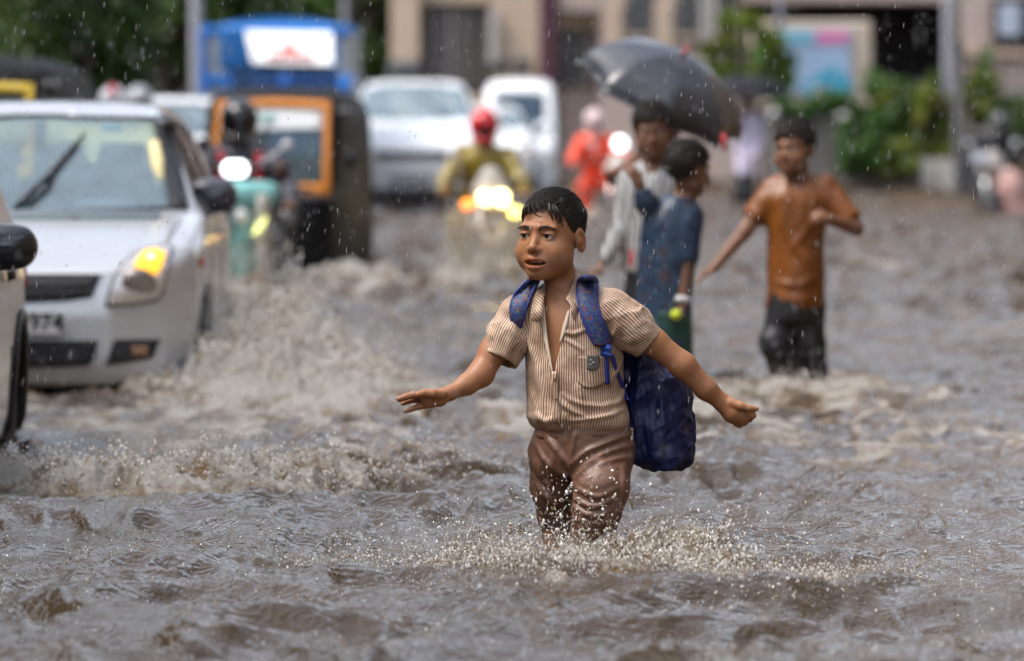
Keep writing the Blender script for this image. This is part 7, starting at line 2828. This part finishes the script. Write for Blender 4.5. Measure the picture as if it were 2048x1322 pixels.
g.hand(S, [(1278, 368, -.08), (1268, 350, -.08)], (-.5, .8, 0), .82, .7, -1)
for hx, fx in ((1310, 1308), (1352, 1366)):
    g.ch(S, [(hx, 640, 0), (hx + 2, 720, -.01), (fx, 820, .05)], [28, 22, 15], .03)
g.obj('body', S, M_BSKIN2, tint=Hg.tint)
Hg.hair(g.root, 900, (.025, .045), .010, (0, .8), .009, h=.006, rad=.0022)
T = g.solid(1240, 1425, 375, 705, .32, .007)
T.loft(g.rows([(1328, 690, 60, .13), (1328, 640, 58, .12), (1332, 560, 56, .115), (1338, 490, 58, .11), (1345, 435, 57, .10), (1352, 408, 42, .08), (1358, 392, 28, .06)]), .03)
g.ch(T, [(1378, 430, -.02), (1372, 512, -.05)], [26, 23], .03)
g.ch(T, [(1312, 425, .02), (1292, 404, -.05), (1286, 388, -.06)], [25, 21, 18], .03)
g.ch(T, [(1372, 508, -.05), (1371, 535, -.06)], [18.5, 18.5], .003, 'cut')
m_bp = mat('blue_patterned_cotton', (.016, .055, .125), .5)


def pattern_cloth(m, cols, scale):
    N, L = m.node_tree.nodes, m.node_tree.links
    p = N['Principled BSDF']
    tc = N.new('ShaderNodeTexCoord')
    v = N.new('ShaderNodeTexNoise')
    v.inputs['Scale'].default_value = scale
    v.inputs['Detail'].default_value = 3
    L.new(tc.outputs['Object'], v.inputs['Vector'])
    cr = N.new('ShaderNodeValToRGB')
    e = cr.color_ramp.elements
    e[0].position, e[0].color = .36, cols[0] + (1,)
    e[1].position, e[1].color = .50, cols[1] + (1,)
    for pos, c in zip((.58, .66), cols[2:]):
        q = e.new(pos)
        q.color = c + (1,)
    L.new(v.outputs['Fac'], cr.inputs[0])
    L.new(cr.outputs[0], p.inputs['Base Color'])


pattern_cloth(m_bp, [(.006, .012, .035), (.014, .042, .085), (.012, .03, .06), (.045, .022, .026)], 20)
g.obj('shirt', T, m_bp, (.008, 9, (.3, 0, 1), .35), seed=12)
Tr = g.solid(1240, 1425, 600, 830, .30, .009)
Tr.loft(g.rows([(1330, 700, 54, .12), (1330, 620, 55, .115)]), .03)
for hx, fx in ((1308, 1306), (1352, 1364)):
    g.ch(Tr, [(hx, 680, 0), (hx + 2, 720, -.01), (fx, 830, .05)], [32, 29, 23], .03)
g.obj('shorts', Tr, mat('dark_green_cloth', (.006, .045, .034), .5, var=.4, scale=5), (.008, 9, (.3, 0, 1), .35), seed=14)
wb_ = MB().lathe([(.034, -.012), (.036, 0), (.034, .012)], g.b(1365, 600, -.098), (g.b(1364, 605, -.10) - g.b(1372, 520, -.06)), 18)
wb_.build('wrist_band', mat('pale_band', (.5, .5, .52), .5), g.root, True)
ball = empty('ball', g.b(1352, 629, -.15), 'small yellow-green ball held in the hand of the boy in the blue patterned shirt', 'ball')
MB().ball(g.b(1352, 629, -.14), .023, 18).build('ball_skin', mat('tennis_felt', (.50, .60, .03), .8, var=.15, scale=60), ball, True)

# ------------------------------------------------------------------ older boy in the pale striped shirt, looking at us
s_ = Fig(26.2, 'boy in a pale wavy-striped long-sleeved shirt looking down, behind the blue shirt', M_BSKIN2)
s_.start(1300, .24)
Hs = Head(s_.b(1306, 262, -.02), frame(6, 8, -4), 1.10)
S = s_.solid(1165, 1370, 190, 830, .36, .007)
Hs.skin(S, mouth=.001)
s_.ch(S, [(1308, 300, .02), (1308, 335, .02)], [20, 26], .03)
S.loft(s_.rows([(1300, 560, 44, .08), (1300, 440, 46, .085), (1303, 370, 52, .085), (1306, 335, 42, .06)]), .03)
s_.ch(S, [(1258, 360, .0), (1240, 465, -.02), (1205, 525, -.06)], [18, 14, 10], .02)
s_.hand(S, [(1205, 525, -.06), (1188, 545, -.07)], (.5, .2, -.8), .9, .6, 1)
s_.ch(S, [(1352, 360, .0), (1362, 460, .04), (1350, 530, .02)], [18, 14, 10], .02)
s_.hand(S, [(1350, 530, .02), (1346, 550, .0)], (-.5, -.2, 0), .9, .8, -1)
for hx in (1280, 1325):
    s_.ch(S, [(hx, 560, 0), (hx, 680, -.01), (hx, 790, .04)], [28, 22, 15], .03)
s_.obj('body', S, M_BSKIN2, tint=Hs.tint)
Hs.eyes(s_.root, (0, -.25))
Hs.brows(s_.root, n=40)
Hs.hair(s_.root, 900, (.03, .05), .015, (-.2, .9), .011, h=.006, rad=.0022, jag=1.4)
T = s_.solid(1180, 1400, 305, 560, .32, .007)
T.loft(s_.rows([(1299, 545, 55, .115), (1299, 500, 54, .11), (1300, 430, 55, .11), (1303, 370, 60, .10), (1306, 338, 46, .075), (1308, 322, 28, .055)]), .03)
s_.ch(T, [(1260, 362, .0), (1243, 462, -.02), (1212, 515, -.055)], [25, 22, 15], .03)
s_.ch(T, [(1352, 362, .0), (1362, 460, .04), (1351, 522, .02)], [25, 21, 15], .03)
s_.ch(T, [(1308, 316, 0), (1300, 345, -.14)], [22, 10], .01, 'cut')
m_ws = mat('wavy_striped_cotton', (.4, .4, .4), .5)
N, L = m_ws.node_tree.nodes, m_ws.node_tree.links
wv_ = N.new('ShaderNodeTexWave')
wv_.inputs['Scale'].default_value = 11
wv_.inputs['Distortion'].default_value = 5
wv_.inputs['Detail'].default_value = 2
tc_w = N.new('ShaderNodeTexCoord')
L.new(tc_w.outputs['Object'], wv_.inputs['Vector'])
cr_ = N.new('ShaderNodeValToRGB')
cr_.color_ramp.elements[0].position, cr_.color_ramp.elements[0].color = .3, (.10, .10, .11, 1)
cr_.color_ramp.elements[1].position, cr_.color_ramp.elements[1].color = .55, (.46, .46, .45, 1)
L.new(wv_.outputs['Fac'], cr_.inputs[0])
L.new(cr_.outputs[0], N['Principled BSDF'].inputs['Base Color'])
s_.obj('shirt', T, m_ws, (.008, 9, (.3, 0, 1), .35), seed=22)
Tr = s_.solid(1225, 1385, 510, 820, .30, .009)
Tr.loft(s_.rows([(1302, 600, 50, .12), (1302, 520, 48, .11)]), .03)
for hx in (1280, 1325):
    s_.ch(Tr, [(hx, 580, 0), (hx, 680, -.01), (hx, 800, .04)], [30, 27, 22], .03)
s_.obj('trousers', Tr, M_DARKT, (.008, 9, (.3, 0, 1), .35), seed=24)
rb_ = MB().prism([s_.b(1258, 498, -.13), s_.b(1268, 500, -.13), s_.b(1264, 535, -.13), s_.b(1257, 530, -.13)], (0, .02, 0))
rb_.build('red_cloth_tail', mat('red_cloth', (.5, .015, .02), .6), s_.root)

# ------------------------------------------------------------------ the one who holds the umbrella, mostly hidden
u_ = Fig(27.4, 'brown-clad person mostly hidden behind the pale striped shirt, holding the umbrella', M_BSKIN)
u_.start(1310, .24)
Hu = Head(u_.b(1322, 262, .0), frame(10, 4), 1.08)
S = u_.solid(1195, 1400, 190, 830, .36, .009)
Hu.skin(S, fine=False)
u_.ch(S, [(1322, 300, .02), (1318, 340, .02)], [20, 26], .03)
S.loft(u_.rows([(1312, 560, 40, .08), (1312, 440, 42, .085), (1314, 365, 44, .08), (1318, 340, 34, .06)]), .03)
u_.ch(S, [(1276, 362, .0), (1226, 352, -.10), (1262, 330, -.26)], [17, 15, 11], .02)
u_.hand(S, [(1256, 334, -.24), (1266, 322, -.27)], (.3, .6, -.5), .95, 1.5, 1)
u_.ch(S, [(1352, 365, .0), (1362, 450, .04), (1352, 520, .02)], [17, 14, 10], .02)
for hx in (1292, 1334):
    u_.ch(S, [(hx, 560, 0), (hx, 660, -.01), (hx, 770, .04)], [26, 21, 15], .03)
u_.obj('body', S, M_BSKIN, tint=Hu.tint)
Hu.hair(u_.root, 400, (.03, .05), .012, (-.2, .9), .010, h=.007, rad=.0024)
T = u_.solid(1230, 1390, 320, 560, .30, .009)
T.loft(u_.rows([(1312, 540, 48, .115), (1312, 440, 50, .11), (1314, 370, 52, .10), (1318, 338, 38, .07)]), .03)
u_.ch(T, [(1276, 362, .0), (1244, 357, -.06)], [23, 21], .03)
u_.ch(T, [(1352, 365, .0), (1360, 420, .02)], [23, 20], .03)
u_.obj('shirt', T, mat('brown_tshirt', (.10, .045, .032), .6, var=.3), (.008, 9, (.3, 0, 1), .35), seed=32)
Tr = u_.solid(1245, 1385, 520, 800, .28, .010)
for hx in (1292, 1334):
    u_.ch(Tr, [(hx, 545, 0), (hx, 660, -.01), (hx, 790, .04)], [30, 26, 21], .03)
u_.obj('trousers', Tr, M_DARKT, (.008, 9, (.3, 0, 1), .35), seed=34)


# ------------------------------------------------------------------ umbrellas
def umbrella(label, apex, axis, rad, depth, grip, fabric, ribs=8, spin=0.2, group=None, tip=None):
    apex, axis, grip = [np.asarray(v, float) for v in (apex, axis, grip)]
    axis = axis / np.linalg.norm(axis)
    root = empty('umbrella', grip, label, 'umbrella', group)
    e1 = np.cross(axis, (0, 1, 0))
    e1 /= np.linalg.norm(e1)
    e2 = np.cross(axis, e1)
    nr, na = 14, ribs * 10
    v, f = [], []
    for j in range(nr + 1):
        t = j / nr
        for i in range(na):
            a = 2 * math.pi * i / na
            ph = (a * ribs / (2 * math.pi)) % 1.0
            chord = math.cos(math.pi / ribs) / math.cos((ph - .5) * 2 * math.pi / ribs)      # cloth stretched flat between the ribs
            sag = chord * (1 - .05 * math.sin(math.pi * ph) * t ** 3)
            r = rad * math.sin(t * math.pi / 2 * .97) / math.sin(math.pi / 2 * .97) * sag
            dpt = depth * (1 - math.cos(t * math.pi / 2)) * (1 - .06 * math.sin(math.pi * ph) * t)
            w = a + spin
            v.append(apex - axis * dpt + r * (math.cos(w) * e1 + math.sin(w) * e2))
    for j in range(nr):
        for i in range(na):
            f.append((j * na + i, j * na + (i + 1) % na, (j + 1) * na + (i + 1) % na, (j + 1) * na + i))
    n0 = len(v)
    v2 = [p - axis * .003 for p in v]
    f2 = [tuple(x + n0 for x in q[::-1]) for q in f]
    rim = [(nr * na + (i + 1) % na, nr * na + i, n0 + nr * na + i, n0 + nr * na + (i + 1) % na) for i in range(na)]
    b = MB().add(v + v2, f + f2 + rim[::-1])
    o = b.build('canopy', fabric, root, True)
    st = MB()
    st.tube([apex + axis * .03, grip - axis * .02], .007, 8)
    st.build('shaft', M_BLACKP, root, True)
    MB().tube([apex + axis * .0, apex + axis * .055], [.012, .006], 10).build('ferrule', tip or M_BLACKP, root, True)
    hd = MB()
    hook = [grip + axis * .04, grip - axis * .10] + [grip - axis * (.10 + .04 * math.sin(t)) + e1 * .04 * (1 - math.cos(t)) for t in np.linspace(.3, math.pi, 7)]
    hd.tube(hook, .013, 8)
    hd.build('handle', mat('dark_wood', (.05, .02, .012), .4), root, True)
    for i in range(ribs):
        w = 2 * math.pi * i / ribs + spin
        d = math.cos(w) * e1 + math.sin(w) * e2
        pts = []
        for t in np.linspace(.03, 1, 9):
            r = rad * math.sin(t * math.pi / 2 * .97) / math.sin(math.pi / 2 * .97)
            pts.append(apex - axis * (depth * (1 - math.cos(t * math.pi / 2)) + .008) + d * r)
        rb = MB().tube(pts, .0035, 5)
        rb.tube([apex - axis * .30, pts[4]], .003, 5)
        rb.ball(pts[-1], .008, 8)
        rb.build('rib', M_CHROME, root, True)
    return root, e1, e2


UY = 27.2
m_fab = mat('black_umbrella_nylon', (.020, .023, .032), .36, var=.25, scale=6, spec=.7, bump=.15, bscale=30, coat=.3)
apx = at(1366, 112, UY + .05)
grip = at(1266, 325, UY - .02)
ub, e1, e2 = umbrella('black umbrella tilted to the right over the boys, with a red tip', apx, np.array([.46, -.30, .88]), .435, .25, grip, m_fab, spin=.12, tip=mat('red_tip', (.5, .05, .03), .4))
tb_ = MB().tube([at(1447, 268, UY - .25), at(1448, 285, UY - .26), at(1449, 300, UY - .25)], [.010, .014, .010], 8)
tb_.build('closing_strap', mat('red_strap2', (.45, .012, .02), .5), ub, True)

# ------------------------------------------------------------------ far pedestrian in lavender under a dark umbrella
lv = Fig(75, 'far pedestrian in a lavender shirt and dark trousers walking under a dark umbrella', M_BSKIN2)
lv.start(1492, .25)
S = lv.solid(1430, 1560, 165, 460, .5, .016)
Hl = Head(lv.b(1497, 207, 0), frame(30, 0), 1.05)
Hl.skin(S, fine=False)
lv.ch(S, [(1497, 218, .02), (1497, 232, .02)], [8, 9], .03)
S.loft(lv.rows([(1490, 345, 17, .10), (1494, 280, 18, .11), (1496, 238, 18, .09), (1497, 226, 11, .06)]), .03)
lv.ch(S, [(1512, 240, 0), (1520, 285, -.05), (1505, 320, -.15)], [7, 6, 4], .02)
lv.hand(S, [(1505, 320, -.15), (1499, 323, -.18)], (0, 0, -1), 1.0, 1.0, 1)
lv.ch(S, [(1480, 240, 0), (1466, 260, -.12), (1481, 232, -.2)], [7, 6, 4], .02)
lv.hand(S, [(1481, 232, -.2), (1484, 226, -.2)], (0, 1, 0), 1.0, 1.4, 1)
for hx, fx in ((1483, 1468), (1497, 1506)):
    lv.ch(S, [(hx, 340, 0), ((hx + fx) / 2, 385, -.05), (fx, 450, .05)], [12, 9, 6], .03)
lv.obj('body', S, M_BSKIN2, tint=Hl.tint)
Hl.hair(lv.root, 120, (.02, .04), .01, (0, 1), .008, h=.012, rad=.004)
T = lv.solid(1435, 1555, 215, 360, .4, .016)
T.loft(lv.rows([(1490, 348, 23, .15), (1492, 300, 22, .14), (1496, 245, 23, .12), (1497, 226, 14, .08)]), .03)
lv.ch(T, [(1512, 240, 0), (1520, 285, -.05), (1508, 314, -.14)], [10, 9, 7], .03)
lv.ch(T, [(1480, 240, 0), (1466, 260, -.12)], [10, 8], .03)
lv.obj('shirt', T, mat('lavender_cotton', (.50, .46, .60), .6, var=.1), (.015, 6, (.3, 0, 1), .4), seed=41)
T = lv.solid(1440, 1550, 325, 460, .4, .018)
for hx, fx in ((1483, 1468), (1497, 1506)):
    lv.ch(T, [(hx, 338, 0), ((hx + fx) / 2, 385, -.05), (fx, 450, .05)], [15, 12, 10], .04)
lv.obj('trousers', T, M_DARKT, (.012, 6, (.3, 0, 1), .4), seed=42)
umbrella('far dark umbrella over the lavender-shirted pedestrian', at(1500, 150, 75), np.array([.05, -.12, 1.0]), .56, .26, at(1484, 226, 74.8), mat('dull_black_cloth', (.014, .014, .018), .7, spec=.15), spin=.3)
# ================================================================== spray, drops and rain
def make_drop_mat():
    m = bpy.data.materials.new('muddy_water_drops')
    m.use_nodes = True
    N, L = m.node_tree.nodes, m.node_tree.links
    p = N['Principled BSDF']
    g = N.new('ShaderNodeNewGeometry')
    cr = N.new('ShaderNodeValToRGB')
    cr.color_ramp.elements[0].color = (.42, .27, .11, 1)
    cr.color_ramp.elements[1].color = (1, .99, .97, 1)
    q_ = cr.color_ramp.elements.new(.38)
    q_.color = (.74, .66, .54, 1)
    L.new(g.outputs['Random Per Island'], cr.inputs[0])
    L.new(cr.outputs[0], p.inputs['Base Color'])
    p.inputs['Roughness'].default_value = .06
    p.inputs['IOR'].default_value = 1.33
    mrt = N.new('ShaderNodeMapRange')                # some drops are clear, some full of air and silt
    mrt.inputs['From Min'].default_value, mrt.inputs['From Max'].default_value = .35, .65
    mrt.inputs['To Min'].default_value, mrt.inputs['To Max'].default_value = .85, .10
    L.new(g.outputs['Random Per Island'], mrt.inputs['Value'])
    L.new(mrt.outputs[0], p.inputs['Transmission Weight'])
    p.inputs['Specular IOR Level'].default_value = .9
    return m


M_DROP = make_drop_mat()
M_RAIN = mat('rain_drops', (.60, .62, .66), .06, var=.0, trans=.35, ior=1.33, spec=1.0)
_ico = None


def drops(name, P, r, m, stretch=None, sub=1, label=None):
    """thousands of small drops in one mesh; stretch: n x 3 vectors that draw each drop out"""
    bm = bmesh.new()
    bmesh.ops.create_icosphere(bm, subdivisions=sub, radius=1)
    V = np.array([v.co[:] for v in bm.verts])
    bm.verts.ensure_lookup_table()
    F = np.array([[v.index for v in f.verts] for f in bm.faces])
    bm.free()
    n = len(P)
    W = P[:, None, :] + V[None] * r[:, None, None]
    if stretch is not None:
        L = np.linalg.norm(stretch, axis=1)[:, None]
        d = stretch / (L + 1e-9)
        t = V @ d.T                                     # nv x n
        W = W + (t.T * L)[:, :, None] * d[:, None, :]
    FF = (F[None] + (np.arange(n) * len(V))[:, None, None]).reshape(-1, 3)
    o = mesh_obj(name, W.reshape(-1, 3), FF, m, None, True)
    tag(o, label, None, None, 'stuff')
    return o


g_ = np.random.default_rng(5)


def spray(n, c, s, v, hmax, r0, r1, floor=True, power=2.0):
    """drops thrown up from an elliptical patch: c centre, s half sizes, v drift"""
    a = g_.uniform(0, 2 * math.pi, n)
    q = np.sqrt(g_.random(n))
    x, y = c[0] + s[0] * q * np.cos(a), c[1] + s[1] * q * np.sin(a)
    z0 = wave(x, y)[0]
    h = hmax * g_.random(n) ** power
    x = x + v[0] * h / hmax * g_.random(n)
    y = y + v[1] * h / hmax * g_.random(n)
    r = r0 * (r1 / r0) ** (g_.random(n) ** 2.2)
    st = np.stack([g_.normal(size=n) * .5 + v[0], g_.normal(size=n) * .3, g_.normal(size=n) * .6 + .9], 1)
    st = st / np.linalg.norm(st, axis=1)[:, None] * (r * g_.uniform(0, 1.8, n))[:, None]
    return np.stack([x, y, z0 + .004 + h], 1), r, st


def cat(*a):
    return [np.concatenate(v) for v in zip(*a)]


# round the boy's legs
sp = cat(spray(5200, (.17, 15.65), (.38, .45), (.1, -.1), .11, .0007, .0030),
         spray(3800, (.26, 14.9), (.36, .45), (.10, -.1), .07, .0007, .0036),
         spray(3000, (.62, 14.8), (.30, .55), (.2, -.1), .05, .0007, .0032),
         spray(2600, (.02, 15.75), (.28, .4), (-.22, -.05), .13, .0007, .0030),
         spray(700, (.18, 15.7), (.24, .25), (.0, -.15), .26, .0010, .0046, power=1.3),
         spray(3000, (.42, 15.35), (.42, .5), (.35, -.1), .16, .0007, .0028, power=2.4),
         spray(2400, (-.10, 15.6), (.30, .5), (-.35, -.1), .15, .0007, .0028, power=2.4),
         spray(4200, (.60, 15.0), (.50, .6), (.2, 0), .03, .0006, .0024),
         spray(4200, (-.10, 15.3), (.50, .7), (-.2, 0), .03, .0006, .0024))
drops('boy_splash', sp[0], sp[1], M_DROP, sp[2])
# arcs of thrown water: drops strung along ragged crowns round legs and wheels
def crowns(name, specs, m):
    out = []
    for c, rx, ry, h, lean, a0, a1, seed, n, r1 in specs:
        a = g_.uniform(a0, a1, n)
        hh = h * np.clip(.35 + .9 * noise(a * 3.1, seed, 1.0) + .75 * noise(a * 9.3, seed, 4.0) + .5 * noise(a * 27, seed, 7.0), .03, 1.6) * np.sin(np.pi * np.clip((a - a0) / (a1 - a0), .02, .98)) ** .5
        t = g_.random(n) ** 1.3
        k = 1 + lean * t * t + .05 * g_.normal(size=n)
        x, y = c[0] + rx * k * np.cos(a), c[1] + ry * k * np.sin(a)
        z = wave(x, y)[0] - .004 + t * hh + g_.normal(size=n) * .004
        r = .0007 * (r1 / .0007) ** (g_.random(n) ** 1.8)
        d = np.stack([lean * t * np.cos(a), lean * t * np.sin(a), np.ones(n) * .8], 1) * (r * g_.uniform(0, 2.2, n))[:, None]
        out.append((np.stack([x, y, z], 1), r, d))
    q = cat(*out)
    drops(name, q[0], q[1], m, q[2])


PI = math.pi
crowns('splash_arcs', [((.20, 15.95), .17, .30, .13, .45, PI * 1.02, PI * 1.98, 3, 1500, .0042), ((.10, 15.85), .22, .34, .10, .5, PI * .85, PI * 1.5, 5, 1300, .0040), ((.30, 15.75), .24, .4, .12, .5, PI * 1.4, PI * 2.1, 8, 1500, .0042),
                       ((.26, 15.0), .30, .34, .09, .35, PI * 1.0, PI * 2.0, 11, 2200, .0040), ((.05, 15.5), .34, .4, .07, .5, PI * .8, PI * 1.6, 12, 1500, .0036), ((-1.45, 26.75), .30, .55, .27, .5, PI * 1.25, PI * 2.15, 14, 4500, .0075), ((-1.35, 26.4), .45, .7, .18, .5, PI * 1.3, PI * 2.1, 17, 4500, .0075),
                       ((-1.15, 25.9), .50, .7, .14, .45, PI * 1.2, PI * 2.0, 19, 3500, .0065), ((1.30, 25.8), .20, .35, .05, .4, PI * 1.1, PI * 1.9, 22, 500, .005)], M_DROP)
# flying beads in front of the trousers
n = 110
P_ = np.array([at(px, py, 15.85 + .1 * w) for px, py, w in zip(g_.normal(1150, 38, n), g_.normal(1015, 42, n), g_.random(n))])
drops('flying_beads', P_, .0010 + .0034 * g_.random(n) ** 2.5, M_DROP, g_.normal(size=(n, 3)) * .0012, 2)
# the hatchback's bow wave and the wake of the near car
sp = cat(spray(9000, (-1.22, 26.6), (.28, .7), (.28, -.2), .23, .0012, .0055, power=2.0),
         spray(8000, (-.92, 25.7), (.45, 1.0), (.3, -.2), .14, .0011, .0050),
         spray(5000, (-.75, 24.4), (.7, 1.4), (.2, -.2), .05, .0010, .0045))
drops('bow_wave_spray', sp[0], sp[1], M_DROP, sp[2])
x_ = g_.uniform(-1.75, .1, 9000)
ry = 18.55 + .28 * noise(x_ * 1.4, 3.0, 5.0) + .75 * sst(-1.0, .2, x_) + .10 * noise(x_ * 5, 1.0, 2.0)
y_ = ry + np.abs(g_.normal(size=9000)) * .38 - .12
z_ = wave(x_, y_)[0]
amp_ = sst(.1, -.6, x_)
keep = g_.random(9000) < (.15 + .85 * amp_)
P_ = np.stack([x_, y_, z_ + .002 + .085 * amp_ * g_.random(9000) ** 3], 1)[keep]
drops('ridge_spray', P_, (.0008 + .0034 * g_.random(len(P_)) ** 3), M_DROP, g_.normal(size=P_.shape) * .0014)
# spray of the other waders and of the two-wheelers
sp = cat(spray(900, (1.24, 25.7), (.26, .35), (.1, -.2), .06, .0014, .005), spray(700, (.70, 24.0), (.3, .3), (0, -.2), .08, .0014, .005),
         spray(2600, (-.22, 43.6), (.34, .8), (0, -.4), .48, .003, .011, power=1.7), spray(1800, (-1.72, 36.7), (.3, .6), (.1, -.3), .34, .0025, .009, power=1.8))
drops('wader_spray', sp[0], sp[1], M_DROP, sp[2])
# glints and pocks of rain all over the water
n = 9000
yy = np.exp(g_.uniform(math.log(11), math.log(24), n))
xx = g_.uniform(-1, 1, n) * (.092 * yy)
P_ = np.stack([xx, yy, wave(xx, yy)[0] + .001 + .010 * g_.random(n) ** 4], 1)
drops('splash_beads', P_, .0009 + .0026 * g_.random(n) ** 4, M_DROP, np.stack([np.zeros(n), np.zeros(n), .002 * g_.random(n)], 1))
# falling rain
n = 6500
yy = (g_.random(n) ** .8) * 26 + 7.5
xx = g_.uniform(-1.15, 1.15, n) * (.0905 * yy)
zz = g_.uniform(.02, 1, n) * (CAMH + .035 * yy)
drops('falling_rain', np.stack([xx, yy, zz], 1), .0006 + .0008 * g_.random(n) ** 2, M_RAIN, np.stack([.0006 + 0 * xx, 0 * xx, .0045 + .0065 * g_.random(n) ** 2], 1))
